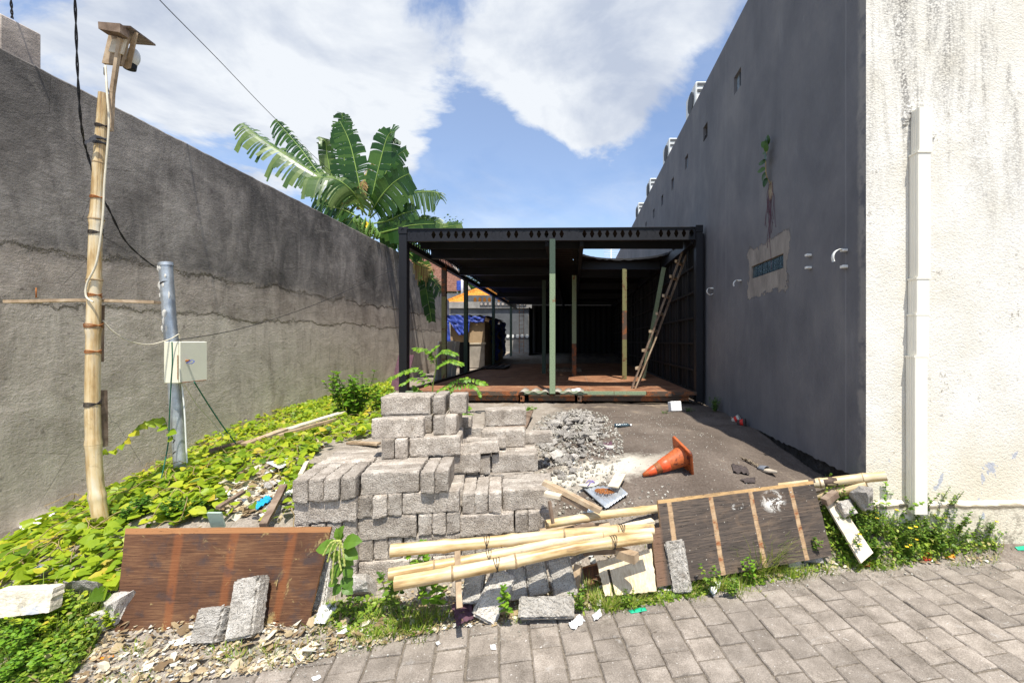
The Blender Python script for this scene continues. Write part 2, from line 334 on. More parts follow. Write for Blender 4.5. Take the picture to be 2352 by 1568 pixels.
def ply2(m, c):
    u, v, w = m.sep(m.coord('UV')); n0 = m.noise(6, 4, .7, kind='UV')
    for k, uu in enumerate((.12, .36, .60, .85)):
        d = m.math('ABSOLUTE', m.math('SUBTRACT', m.math('ADD', u, m.math('MULTIPLY', n0, .012)), uu))
        c = m.mix(m.rng(d, .015, .010, 0, 1), c, m.ramp(m.noise(1, 4, .6, vec=m.coord('UV', scale=(20, 9, 1))), [(.36, (.24, .09, .035)), (.46, (.34, .22, .12)), (.7, (.46, .32, .19))]))
    c = m.mix(m.rng(m.math('ADD', v, m.math('MULTIPLY', n0, .02)), .965, .968), c, (.46, .29, .13))
    n = m.noise(1, 6, .8, vec=m.coord('UV', scale=(14, 7, 1)), dist=1.)
    def spot(cu, cv, r, thr): 
        a = m.math('SUBTRACT', u, cu); b = m.math('MULTIPLY', m.math('SUBTRACT', v, cv), .5); d = m.math('SQRT', m.math('ADD', m.math('MULTIPLY', a, a), m.math('MULTIPLY', b, b)))
        return m.math('MULTIPLY', m.rng(d, r, r*.4), m.rng(n, thr, thr+.03))
    c = m.mix(spot(.72, .80, .085, .50), c, (.78, .76, .70)); c = m.mix(spot(.50, .80, .04, .48), c, (.7, .69, .64))
    c = m.mix(m.math('MULTIPLY', m.rng(u, .06, .04), .6), c, (.22, .12, .07)); c = m.mix(m.math('MULTIPLY', m.rng(m.noise(1, 6, .75, vec=m.coord('UV', scale=(4, 3, 1)), dist=1.2), .50, .68), .6), c, (.17, .115, .075))
    c = m.mix(m.rng(m.noise(1, 3, .5, vec=m.coord('UV', scale=(60, 30, 1))), .70, .74), c, (.5, .47, .4))
    cr = m.rng(m.noise(1, 5, .8, vec=m.coord('UV', scale=(8, 90, 1)), dist=.6), .6, .66); c = m.mix(m.math('MULTIPLY', cr, .5), c, (.02, .017, .015))
    m.bump(cr, -.004); return c
MAT['ply_dark'] = wood('blackened_plywood', (.028, .024, .022), (.07, .055, .045), (.17, .125, .09), True, (7, 60, 1), .7, ply2)
MAT['ply_pale'] = wood('pale_broken_plywood', (.42, .31, .19), (.62, .50, .34), (.78, .68, .50), True, (30, 5, 1), .8)
def bamboo():
    m = M('dry_bamboo', .42, spec=.5); v = m.coord('UV', scale=(9, .9, 1), rand=True); g = m.noise(1, 5, .65, vec=v); s_ = m.noise(1, 4, .6, vec=m.coord('UV', scale=(2, 2.5, 1), rand=True))
    c = m.ramp(m.math('ADD', m.math('MULTIPLY', g, .4), m.math('MULTIPLY', s_, .6)), [(.37, (.28, .16, .06)), (.45, (.50, .34, .15)), (.53, (.68, .53, .30)), (.64, (.70, .64, .50))])
    c = m.mix(m.math('MULTIPLY', m.rng(m.noise(1, 6, .75, vec=m.coord('UV', scale=(4, 9, 1), rand=True), dist=1), .58, .70), .55), c, (.16, .11, .07))
    c = m.mix(m.rng(m.noise(1, 2, .5, vec=m.coord('UV', scale=(30, .5, 1), rand=True)), .655, .675, 0, .75), c, (.12, .08, .05)); c = m.mix(m.math('MULTIPLY', m.rng(m.noise(1, 5, .7, vec=m.coord('UV', scale=(5, 3, 1), rand=True)), .55, .7), .5), c, (.42, .40, .35))
    m.col(c); m.bump(g, .0015); return m.m
MAT['bamboo'] = bamboo()
MAT['node'] = simple('bamboo_node', (.34, .24, .13), .7, .5, 40)
MAT['scorch'] = simple('scorched_bamboo', (.10, .07, .05), .7, .7, 18)
def metal_paint(name, c, rust, thr=.6, rough=.55, sc=6):
    m = M(name, rough, spec=.35); n = m.noise(sc, 6, .7, dist=.5); f = m.noise(50, 3, .6)
    b = m.ramp(f, [(.3, tuple(k*.75 for k in c)), (.7, tuple(min(1, k*1.2) for k in c))])
    cc = m.mix(m.rng(n, thr, thr+.05), b, m.ramp(f, [(.35, tuple(k*.5 for k in rust)), (.65, rust)]))
    m.col(cc); m.bump(n, .002); m.bump(f, .001); return m.m
MAT['black'] = metal_paint('black_steel_paint', (.011, .011, .014), (.06, .03, .02), .68, .5)
MAT['blackpanel'] = metal_paint('black_panel', (.009, .009, .010), (.02, .016, .013), .62, .75)
MAT['green'] = metal_paint('green_steel_paint', (.24, .31, .19), (.30, .10, .04), .60, .6, 5)
MAT['olive'] = metal_paint('olive_steel_paint', (.20, .19, .08), (.17, .06, .03), .54, .6, 4)
MAT['darkgreen'] = metal_paint('dark_green_steel_paint', (.055, .085, .06), (.10, .05, .03), .68, .6, 4)
MAT['rustbeam'] = metal_paint('rusty_steel', (.10, .07, .05), (.33, .12, .045), .50, .75, 5)
def floorm():
    m = M('rusty_floor', .75, spec=.25); m.world = True; n = m.noise(2.3, 6, .7, dist=.6); f = m.noise(30, 4, .7)
    c = m.ramp(m.math('ADD', m.math('MULTIPLY', n, .65), m.math('MULTIPLY', f, .35)), [(.35, (.12, .052, .03)), (.5, (.27, .125, .065)), (.66, (.46, .26, .15))])
    x, y, z = m.sep(m.coord())
    for val, per in ((x, .62), (y, 1.22)):
        q = m.math('ABSOLUTE', m.math('SUBTRACT', m.math('FRACT', m.math('DIVIDE', val, per)), .5)); c = m.mix(m.rng(q, .012/per, .006/per, 0, .6), c, (.26, .18, .12))
    m.col(c); m.bump(n, .01); m.bump(f, .003); return m.m
MAT['floor'] = floorm()
MAT['galv'] = simple('galvanised_steel', (.50, .53, .55), .38, .25, 14, metallic=.6, spec=.5, bump=.001)
MAT['cement_smear'] = simple('dried_cement', (.62, .60, .55), .9, .2, 20)
MAT['boxpaint'] = simple('cream_enamel', (.80, .78, .62), .45, .06, 3, spec=.4, bump=0)
MAT['rust'] = simple('rust', (.32, .12, .035), .85, .4, 20)
MAT['white'] = simple('white_plastic', (.78, .78, .74), .5, .05, 4, bump=0)
MAT['cream'] = simple('cream_plastic', (.82, .78, .67), .45, .05, 2, spec=.45, bump=0)
MAT['creamtan'] = simple('tan_plastic', (.62, .55, .38), .55, .08, 4, bump=0)
MAT['cable'] = simple('black_cable', (.02, .02, .022), .6, .3, 60, bump=0)
MAT['cord'] = simple('white_cord', (.68, .62, .48), .6, .15, 20, bump=0)
MAT['greencord'] = simple('green_cord', (.02, .13, .08), .6, .2, 20, bump=0)
MAT['wire'] = simple('tie_wire', (.05, .04, .035), .6, .4, 60, bump=0)
MAT['rubbertie'] = simple('rubber_strap', (.06, .06, .065), .55, .4, 60, bump=0)
def glass(name, c, rough=.15):
    m = M(name, rough, spec=.8); m.col(m.ramp(m.noise(30, 3, .6), [(.35, tuple(k*.5 for k in c)), (.65, c)])); m.bump(m.noise(40, 2), .004); return m.m
MAT['glassblock'] = glass('glass_block', (.06, .10, .12)); MAT['pane'] = glass('window_pane', (.34, .42, .50))
def leafmat(name, stops, trans=.35, rough=.45, vein=0):
    m = M(name, rough, spec=.35); r = m.island(); c = m.ramp(r, stops)
    n = m.noise(22, 3, .6); c = m.mix(m.rng(n, .3, .7, 0, .35), c, m.mix(1, c, (.55, .6, .4), 'MULTIPLY'))
    m.col(c)
    tr = m.N.new('ShaderNodeBsdfTranslucent'); m.L.new(c, tr.inputs[0]); ms = m.N.new('ShaderNodeMixShader'); ms.inputs[0].default_value = trans
    out = m.N['Material Output']; m.L.new(m.b.outputs[0], ms.inputs[1]); m.L.new(tr.outputs[0], ms.inputs[2]); m.L.new(ms.outputs[0], out.inputs[0]); return m.m
MAT['vine'] = leafmat('vine_leaf', [(0, (.10, .20, .018)), (.2, (.26, .39, .022)), (.7, (.43, .54, .03)), (.93, (.58, .60, .04)), (.985, (.66, .52, .06))], .42)
MAT['weed'] = leafmat('weed_leaf', [(0, (.06, .13, .02)), (.5, (.15, .27, .03)), (.85, (.26, .38, .05)), (1, (.40, .42, .08))], .35)
MAT['weedmix'] = leafmat('mixed_weed_leaf', [(0, (.07, .14, .02)), (.35, (.18, .30, .03)), (.75, (.32, .46, .05)), (.93, (.46, .52, .08)), (1, (.55, .45, .20))], .38)
MAT['bush'] = leafmat('bush_leaf', [(0, (.04, .11, .018)), (.5, (.09, .22, .02)), (1, (.20, .36, .03))], .35)
MAT['bush2'] = leafmat('soft_green_leaf', [(0, (.08, .18, .018)), (1, (.17, .30, .03))], .3)
MAT['tassel'] = simple('tassel', (.42, .46, .12), .8, .2, 60)
MAT['bright'] = leafmat('bright_leaf', [(0, (.11, .25, .02)), (.6, (.20, .38, .03)), (1, (.30, .46, .04))], .35)
MAT['grass'] = leafmat('grass_blade', [(0, (.14, .26, .025)), (.5, (.30, .42, .05)), (.8, (.46, .50, .09)), (1, (.62, .52, .22))], .38)
MAT['banana'] = leafmat('banana_leaf', [(0, (.018, .06, .012)), (.6, (.036, .10, .018)), (1, (.085, .17, .03))], .3, .35)
MAT['banana_pale'] = leafmat('banana_leaf_pale', [(0, (.035, .09, .02)), (.6, (.08, .15, .035)), (1, (.19, .26, .08))], .3, .35)
MAT['banana_dry'] = leafmat('banana_leaf_dry', [(0, (.22, .12, .05)), (.6, (.40, .25, .10)), (1, (.50, .38, .12))], .2, .8)
MAT['rib'] = simple('leaf_rib', (.22, .33, .07), .5, .2, 6)
MAT['stem'] = simple('green_stem', (.13, .17, .04), .6, .3, 20)
MAT['drystem'] = simple('dry_stem', (.30, .22, .10), .8, .3, 20)
MAT['banana_stem'] = simple('banana_stem', (.14, .18, .06), .6, .4, 6)
MAT['fruit'] = simple('green_bananas', (.12, .22, .04), .5, .2, 6)
MAT['flower'] = simple('yellow_flower', (.8, .5, .02), .6, .1, 6, bump=0)
MAT['dryleaf'] = leafmat('dry_leaf_litter', [(0, (.20, .13, .07)), (.4, (.42, .31, .18)), (.75, (.60, .50, .34)), (.9, (.72, .66, .55)), (1, (.82, .82, .80))], .15, .8)
MAT['pebble'] = leafmat('small_stones', [(0, (.20, .18, .16)), (.6, (.40, .37, .32)), (.93, (.58, .54, .48)), (1, (.80, .78, .74))], 0, .95)
MAT['tree'] = leafmat('tree_leaf', [(0, (.03, .07, .015)), (.6, (.06, .13, .02)), (1, (.11, .20, .03))], .25)
MAT['trunk'] = simple('bark', (.12, .09, .06), .9, .4, 10)
MAT['paper'] = simple('white_paper', (.80, .79, .77), .7, .06, 12, bump=.001)
MAT['card'] = simple('cardboard', (.42, .30, .18), .85, .2, 2.2)
MAT['cardgrey'] = simple('stained_board', (.36, .32, .27), .85, .3, 3)
MAT['tarp'] = simple('blue_tarpaulin', (.035, .07, .36), .45, .5, 5, spec=.4, bump=.01)
MAT['blue'] = simple('bright_blue_plastic', (.02, .34, .62), .5, .2, 20)
MAT['rag_dark'] = simple('dark_rag', (.07, .055, .05), .95, .4, 20)
MAT['rag_tan'] = simple('tan_rag', (.24, .19, .13), .95, .3, 20)
MAT['rag_plum'] = simple('plum_rag', (.12, .06, .08), .95, .3, 20)
MAT['plasticbag'] = simple('clear_plastic_film', (.62, .62, .60), .3, .2, 20, spec=.6)
MAT['foundation'] = simple('mouldy_foundation', (.035, .032, .030), .95, .9, 9, bump=.02)
MAT['backconc'] = simple('old_concrete', (.30, .28, .25), .9, .35, 2.2)
MAT['backdark'] = simple('dark_stained_concrete', (.10, .105, .11), .9, .3, 2)
MAT['slab'] = simple('lichen_stained_concrete', (.40, .34, .29), .9, .35, 5, bump=.006)
MAT['red'] = simple('red_foil', (.6, .03, .02), .4, .2, 20); MAT['yellow'] = simple('yellow_foil', (.8, .55, .05), .4, .2, 20)
MAT['greenfoil'] = simple('green_foil', (.02, .40, .22), .4, .2, 20); MAT['orangefoil'] = simple('orange_foil', (.8, .25, .02), .4, .2, 20)
MAT['blackfoil'] = simple('black_foil', (.03, .03, .035), .4, .2, 20)
def tiles(name, a, b, per):
    m = M(name, .8, spec=.2); x, y, z = m.sep(m.coord('UV')); r = m.noise(1, 3, .7, vec=m.coord('UV', scale=(per, per, 1)))
    row = m.math('FRACT', m.math('MULTIPLY', y, per*1.1)); colm = m.math('SINE', m.math('MULTIPLY', x, per*9.0))
    c = m.ramp(r, [(.3, a), (.7, b)]); c = m.mix(m.rng(row, .16, .0, 0, .8), c, tuple(k*.2 for k in a))
    m.col(c); m.bump(row, .05); m.bump(colm, .03); return m.m
MAT['orange_tile'] = tiles('orange_roof_tile', (.50, .17, .02), (.85, .36, .06), 3.0); MAT['brown_tile'] = tiles('brown_roof_tile', (.13, .06, .04), (.26, .13, .09), 2.6)
# ------------------------------------------------------------------ ground
def road_z(x, y): return .012-.007*x+.052*y
def on_road(ox, oy):
    sx = (ox/2.297-X0)/F; sy = (oy/2.297-341)/F
    Y = 1.788/(sy-.007*sx+.052); return sx*Y, Y
EDGE = [on_road(*p) for p in [(0, 1600), (330, 1568), (560, 1545), (700, 1520), (800, 1490), (1050, 1437), (1200, 1425), (1400, 1385), (1600, 1350), (1900, 1315), (2100, 1300), (2230, 1294), (2352, 1290)]]
EDGE.sort(); EX = [e[0] for e in EDGE]; EY = [e[1] for e in EDGE]
def edge_y(x): return float(np.interp(x, [-9]+EX+[9], [EY[0]-.25]+EY+[EY[-1]]))
CT = [(-4.4, 3.3, .27), (-4.4, 4.45, .42), (-4.4, 5.68, .61), (-4.4, 7.5, .70), (-4.4, 10, .75), (-4.4, 14, .85), (-3.29, 3.0, .50), (-3.37, 3.7, .64), (-2.9, 4.6, .73), (-2.5, 6, .77),
      (-2.2, 2.75, .55), (-1.75, 2.8, .55), (-2.1, 3.1, .62), (-1.9, 3.6, .68), (-2.6, 2.45, .24), (-2.9, 2.6, .36), (-3.3, 2.6, .34), (-3.8, 2.9, .28), (-1.85, 2.45, .17), (-2.3, 2.36, .16), (-2.0, 2.3, .145), (-2.25, 2.5, .22),
      (-1.4, 2.85, .17), (-.3, 3.05, .2), (0, 2.95, .22), (.2, 2.78, .2), (.25, 3.2, .48), (.3, 3.6, .62), (.3, 4.8, .75), (.9, 3.7, .65), (1.5, 3.8, .63), (1.3, 3.3, .5), (1.7, 3.4, .46), (1.4, 3.05, .22),
      (2.0, 3.2, .3), (1, 5, .77), (1.8, 5, .70), (0, 6, .75), (2, 7, .72), (-2, 7, .74), (-1, 5, .74), (-1.4, 4.4, .72), (2.29, 3.6, .48), (2.29, 4.3, .57), (2.25, 5.6, .70), (2.9, 3.35, .35), (3.6, 3.35, .345), (3.2, 3.28, .30),
      (-1, 3.9, .55), (-.3, 3.7, .52), (0, 20, .85), (-6, 20, .9), (6, 20, .8), (0, 10, .72), (4, 8, .6), (-7, 8, .6), (-7, 3, .25), (7, 3.4, .3), (1.3, 4.3, .76)]
CP = np.array(CT)
def tps_fit():
    n = len(CP); D = np.hypot(CP[:, None, 0]-CP[None, :, 0], CP[:, None, 1]-CP[None, :, 1]); K = np.where(D > 0, D*D*np.log(D+1e-9), 0)+np.eye(n)*.02
    A = np.zeros((n+3, n+3)); A[:n, :n] = K; A[:n, n] = 1; A[:n, n+1:n+3] = CP[:, :2]; A[n, :n] = 1; A[n+1:, :n] = CP[:, :2].T
    return np.linalg.solve(A, np.r_[CP[:, 2], 0, 0, 0])
TW = tps_fit()
def base_z(x, y):
    n = len(CP); d = np.hypot(CP[:, 0]-x, CP[:, 1]-y); k = d*d*np.log(d+1e-9)
    return float(k@TW[:n]+TW[n]+TW[n+1]*x+TW[n+2]*y)
def gz(x, y):
    r = road_z(x, y); d = y-edge_y(x)
    if d < 0: return r-.03+max(0, .034+d*.8) if d > -.04 else r-.03
    b = base_z(x, y) if y < 22 and abs(x) < 9 else .85
    b = max(b, r+.012)
    t = min(1, d/.28); t = t*t*(3-2*t)
    z = (r+.006)*(1-t)+b*t
    if y < 9:
        z += (.022*fbm((x, y, 0), 1.9)+.012*fbm((x+5, y, 3), 6))*t + .006*fbm((x, y, 7), 16, 2)*min(1, d/.06)
        if y > 3.4 and x > .2: z += .02*mnoise.noise(Vector((x*3, y*3, 1)))-.035*max(0, mnoise.noise(Vector((x*1.7+2, y*1.7, 4)))-.15)
    return z
def ray_ground(ox, oy, lo=1.6, hi=12):
    sx = (ox/2.297-X0)/F; sy = (oy/2.297-341)/F
    Y = lo
    while Y < hi:
        if H-sy*Y <= max(gz(sx*Y, Y), road_z(sx*Y, Y) if Y < edge_y(sx*Y) else -9): break
        Y += .01
    x = sx*Y; return Vector((x, Y, gz(x, Y) if Y > edge_y(x) else road_z(x, Y)))
def ground():
    xs = list(np.arange(-60, -6, 6))+list(np.arange(-6, -4.6, .2))+list(np.arange(-4.6, 3.8, .03))+list(np.arange(3.8, 7, .2))+list(np.arange(7, 70, 6))
    ys = list(np.arange(-30, 0, 5))+list(np.arange(0, 1.8, .3))+list(np.arange(1.8, 4.6, .03))+list(np.arange(4.6, 8, .06))+list(np.arange(8, 24, .5))+list(np.arange(24, 130, 8))
    bm = bmesh.new(); g = [[bm.verts.new((x, y, gz(x, y))) for y in ys] for x in xs]
    for i in range(len(xs)-1):
        for j in range(len(ys)-1):
            f = bm.faces.new((g[i][j], g[i+1][j], g[i+1][j+1], g[i][j+1])); f.smooth = True
    o = finish(bm, 'ground', MAT['ground']); tag(o, kind='structure')
ground()
def road():
    bm = bmesh.new(); uv = [(-30, -12), (30, -12), (30, 5), (-30, 5)]
    # joint bed sheet under the pavers, cut along the verge
    xs = [-30]+list(np.arange(-6, 6.1, .2))+[30]
    for a, b in zip(xs[:-1], xs[1:]):
        q = [(a, -12), (b, -12), (b, edge_y(b)+.1), (a, edge_y(a)+.1)]
        bm.faces.new([bm.verts.new((x, y, road_z(x, y)-.010)) for x, y in q])
    o = finish(bm, 'road_bedding', MAT['joint']); tag(o, kind='structure')
    bm = bmesh.new(); th = .18; u = Vector((math.cos(th), math.sin(th))); v = Vector((math.sin(th), -math.cos(th)))
    ax, ay = on_road(719*2.297, 644.5*2.297); A = Vector((ax, ay)); sx = .170; sy = .155; rnd = random.Random(3)
    for i in range(-32, 40):
        for j in range(-20, 26):
            o_ = A+u*(i*sx)+v*((j+(.5 if i % 2 else 0))*sy); c = o_+u*sx/2+v*sy/2
            if not (-4.2 < c.x < 5.5 and .3 < c.y < edge_y(c.x)+.07): continue
            g = .003+rnd.random()*.0028; dz = rnd.gauss(0, .0026); tx, ty = rnd.gauss(0, .014), rnd.gauss(0, .014)
            R = Matrix.Rotation(rnd.gauss(0, .010), 2)
            def pt(a, b, z):
                w = R @ Vector((a, b)); q = c+u*w.x+v*w.y
                return (q.x, q.y, road_z(q.x, q.y)+z+dz+tx*w.x+ty*w.y)
            hx, hy = sx/2-g, sy/2-g; bv = .006
            top = [(-hx+bv, -hy+bv), (hx-bv, -hy+bv), (hx-bv, hy-bv), (-hx+bv, hy-bv)]; bot = [(-hx, -hy), (hx, -hy), (hx, hy), (-hx, hy)]
            def dens(L, z, amp):
                r = []
                for k in range(4):
                    p, q = L[k], L[(k+1) % 4]
                    for t in range(5): r.append(bm.verts.new(pt(p[0]+(q[0]-p[0])*t/5+rnd.gauss(0, amp), p[1]+(q[1]-p[1])*t/5+rnd.gauss(0, amp), z)))
                return r
            T = dens(top, 0, .0008); B = dens(bot, -.007, .0012); C = [bm.verts.new((w.co.x, w.co.y, w.co.z-.02)) for w in B]
            bm.faces.new(T[::-1])
            for k in range(20):
                l = (k+1) % 20; bm.faces.new((T[k], T[l], B[l], B[k])); bm.faces.new((B[k], B[l], C[l], C[k]))
    bmesh.ops.recalc_face_normals(bm, faces=bm.faces)
    o = finish(bm, 'road', MAT['pave']); tag(o, kind='structure')
road()
#@@PART2
# ------------------------------------------------------------------ left boundary wall
def boundary_wall():
    root = empty('boundary_wall', (-4.4, 3, 0)); tag(root, 'long tall cement rendered wall running back along the left side of the lot', 'wall')
    bm = bmesh.new(); ys = list(np.arange(2.2, 15.31, .06)); T = .14; rows = [-.3]+list(np.arange(0, 4.0, .25))
    def top(y):
        z = 4.06+.012*fbm((y, 0, 0), 5)+.008*fbm((y, 4, 0), 20)
        if y > 11.3: z -= (y-11.3)/4*.82
        return z
    L = []; 
    for y in ys:
        zt = top(y); c = [bm.verts.new((-4.4+.012*fbm((0, y, z), 1.2), y, z)) for z in rows if z < zt-.1]; c.append(bm.verts.new((-4.4, y, zt-.015))); c.append(bm.verts.new((-4.415, y, zt))); c.append(bm.verts.new((-4.4-T, y, zt))); c.append(bm.verts.new((-4.4-T, y, -.3))); L.append(c)
    for a, b in zip(L[:-1], L[1:]):
        n = min(len(a), len(b))
        if len(a) == len(b): pr = list(zip(a, b))
        else:
            pr = list(zip(a[:n-4], b[:n-4]))+list(zip(a[-4:], b[-4:]))
        for (p, q), (r, s) in zip(pr[:-1], pr[1:]):
            f = bm.faces.new((p, r, s, q)); f.smooth = False
    bm.faces.new(L[0][::-1]); bm.faces.new(L[-1]); bmesh.ops.recalc_face_normals(bm, faces=bm.faces)
    finish(bm, 'rendered_face', MAT['wall'], root, wo=True)
boundary_wall()
def slab_on_wall():
    bm = bmesh.new(); a = P(18, 35, 3.5); b = P(95, 78, 3.85); z0 = 3.98
    q = [(-4.45, 3.34, z0), (-4.45, 3.60, z0), (-4.45, 3.60, 4.37), (-4.45, 3.34, 4.35)]
    f = [bm.verts.new(p) for p in q]; k = [bm.verts.new((p[0]-.07, p[1], p[2])) for p in q]
    bm.faces.new(f); bm.faces.new(k[::-1])
    for i in range(4): bm.faces.new((f[i], f[(i+1) % 4], k[(i+1) % 4], k[i]))
    bmesh.ops.recalc_face_normals(bm, faces=bm.faces); bmesh.ops.bevel(bm, geom=bm.edges[:], offset=.008, segments=1, affect='EDGES')
    tag(finish(bm, 'concrete_slab', MAT['slab']), 'stained upright concrete slab standing on top of the left wall', 'slab')
slab_on_wall()
# ------------------------------------------------------------------ right building
def building():
    root = empty('building', (2.29, 3.36, 0)); tag(root, 'tall building with dark grey side wall and cream rough rendered front', 'building')
    wins = [(5.99, 5.41, .26, .25, 0), (7.44, 5.42, .24, .25, 1), (8.68, 5.42, .24, .25, 0), (9.89, 5.42, .24, .25, 0), (11.04, 5.42, .24, .25, 0), (12.2, 5.42, .24, .25, 0), (13.5, 5.42, .24, .25, 0), (5.10, 2.68, .84, .16, 2)]
    X = 2.29
    ycut = sorted({3.36, 24.0}|{w[0]-w[2]/2 for w in wins}|{w[0]+w[2]/2 for w in wins}); zcut = sorted({.735, 6.27, 5.295, 5.545, 2.60, 2.76})
    # side wall with window openings
    wins2 = [(w[0]-w[2]/2, w[0]+w[2]/2, 5.295 if w[1] > 4 else 2.60, 5.545 if w[1] > 4 else 2.76, w[4]) for w in wins]
    bm = bmesh.new(); vc = {}
    def V(x, y, z):
        k = (round(x, 4), round(y, 4), round(z, 4))
        if k not in vc: vc[k] = bm.verts.new((x, y, z))
        return vc[k]
    for a, b in zip(ycut[:-1], ycut[1:]):
        for c, d in zip(zcut[:-1], zcut[1:]):
            ym, zm = (a+b)/2, (c+d)/2
            if any(w[0] < ym < w[1] and w[2] < zm < w[3] for w in wins2): continue
            bm.faces.new((V(X, a, c), V(X, b, c), V(X, b, d), V(X, a, d)))
    for (a, b, c, d, k) in wins2:
        q = [(a, c), (b, c), (b, d), (a, d)]
        for i in range(4):
            (p, r), (s, t) = q[i], q[(i+1) % 4]; bm.faces.new((V(X, p, r), V(X, s, t), V(X+.07, s, t), V(X+.07, p, r)))
    # top and back
    bm.faces.new((V(X, 3.36, 6.27), V(X, 24, 6.27), V(X+.15, 24, 6.27), V(X+.15, 3.36, 6.27)))
    bm.faces.new((V(X, 24, .735), V(X, 24, 6.27), V(X+4, 24, 6.27), V(X+4, 24, .735)))
    # ragged lower lip of paint
    ys = list(np.arange(3.38, 8, .035)); prev = None
    for y in ys:
        z = .735-.025-.03*abs(mnoise.noise(Vector((y*9, 0, 0))))-.02*abs(mnoise.noise(Vector((y*30, 0, 0)))); cur = (V(X, y, .735), V(X, y, z))
        if prev: bm.faces.new((prev[0], prev[1], cur[1], cur[0]))
        prev = cur
    bmesh.ops.recalc_face_normals(bm, faces=bm.faces)
    finish(bm, 'side_wall', MAT['darkwall'], root, wo=True)
    bm = bmesh.new(); box2(bm, (X+.035, 3.44, -.2), (X+.2, 23.9, .734)); finish(bm, 'foundation', MAT['foundation'], root, wo=True)
    # facade (cream), gently uneven plane with a projecting plinth
    bm = bmesh.new(); xs = list(np.arange(X, 6.4, .05)); zs = [-.2, .2, .49, .53, .56]+list(np.arange(.75, 6.4, .25)); g = []
    for x in xs:
        row = []
        for z in zs:
            off = 0 if z > .54 else -.035-.012*mnoise.noise(Vector((x*4, z*6, 0)))
            if x <= X+.001: off = 0
            zz = z+(.012*mnoise.noise(Vector((x*5, 3, 0))) if .4 < z < .57 else 0)
            row.append(bm.verts.new((x, 3.36+off, zz)))
        g.append(row)
    for i in range(len(xs)-1):
        for j in range(len(zs)-1): bm.faces.new((g[i][j], g[i+1][j], g[i+1][j+1], g[i][j+1]))
    bm.faces.new((g[0][-1], g[-1][-1], bm.verts.new((xs[-1], 3.6, zs[-1])), bm.verts.new((X, 3.6, zs[-1]))))
    # rough broken plaster lip around the head of the pipe
    finish(bm, 'front_wall', MAT['stucco'], root, wo=True)
    for (a, b, c, d, k) in wins2:
        if k == 0:
            bm = bmesh.new(); box2(bm, (X+.045, a+.002, c+.002), (X+.06, b-.002, d-.002)); w = finish(bm, 'window', MAT['pane'], root, wo=True)
            bm = bmesh.new(); box2(bm, (X+.03, (a+b)/2-.008, c), (X+.044, (a+b)/2+.008, d)); box2(bm, (X+.028, a, c), (X+.043, a+.012, d)); f = finish(bm, 'frame', MAT['backdark'], None); bm = None
            f.data.transform(Matrix.Translation(root.location).inverted()); f.parent = w
        elif k == 1:
            bm = bmesh.new(); box2(bm, (X+.055, a-.03, c-.03), (X+.068, b+.03, d+.03)); 
            for q in range(5): box(bm, (X+.03, a+.03+.045*q, c+.03+.02*(q % 2)), (.05, .04, .06), Matrix.Rotation(q, 3, 'X'))
            tag(finish(bm, 'hole', MAT['foundation'], root, wo=True), 'broken open hole with rough edges')
        else:
            w = finish(bmesh_box((X+.05, a+.004, c+.004), (X+.068, b-.004, d-.004)), 'window', MAT['backdark'], root, wo=True)
            for q in range(6):
                L_ = (b-a)/6; bm = bmesh.new(); box2(bm, (X+.02, a+L_*q+.007, c+.012), (X+.049, a+L_*(q+1)-.007, d-.012)); 
                g_ = finish(bm, 'glass_block', MAT['glassblock'], None); g_.data.transform(Matrix.Translation(root.location).inverted()); g_.parent = w
    return root
def bmesh_box(a, b):
    bm = bmesh.new(); box2(bm, a, b); return bm
building()
def drain():
    root = empty('drainpipe', P(2098, 1160, 3.31)); tag(root, 'tall cream square plastic drainpipe casing fixed to the cream front wall', 'drainpipe')
    segs = [(248, 352), (352, 640), (640, 722), (722, 818), (818, 1175)]
    xt = lambda oy: 2.637-.052*(oy-248)/912
    for k, (a, b) in enumerate(segs):
        za = H-(a/2.297-341)/F*3.3; zb = H-(b/2.297-341)/F*3.3; x = xt((a+b)/2)
        w = .098+(.004 if k in (0,) else 0); bm = bmesh.new()
        zb -= .002; 
        box2(bm, (x, 3.27-.002*k, zb), (x+w, 3.357, za-.004))
        # raised ribs on the side face
        for t in (.022, .044, .066): box2(bm, (x-.003, 3.27+t, zb), (x+.002, 3.27+t+.006, za-.004))
        bmesh.ops.bevel(bm, geom=[e for e in bm.edges if e.calc_length() > .2], offset=.003, segments=1, affect='EDGES')
        finish(bm, 'pipe_section', MAT['cream'], root, wo=True)
        if k: 
            bm = bmesh.new(); box2(bm, (x-.006, 3.262, za-.006), (x+w+.008, 3.356, za+.008)); finish(bm, 'joint_collar', MAT['cream'], root, wo=True)
    bm = bmesh.new(); rn = random.Random(5)
    for i in range(46):
        t = i/45*math.pi; cx = 2.686+.095*math.cos(t)*(1.15 if math.cos(t) > 0 else 1); cz = 3.50+.13*math.sin(t)-(.10 if math.cos(t) > .8 else 0)
        r = .020+rn.random()*.018; M_ = Matrix.Translation((cx, 3.357, cz)) @ Matrix.Diagonal((1, .45, 1, 1)); bmesh.ops.create_icosphere(bm, subdivisions=1, radius=r, matrix=M_)
    for v in bm.verts: v.co += Vector((rn.gauss(0, .004), rn.gauss(0, .002), rn.gauss(0, .004)))
    finish(bm, 'mortar_patch', MAT['stucco'], root, wo=True)
drain()
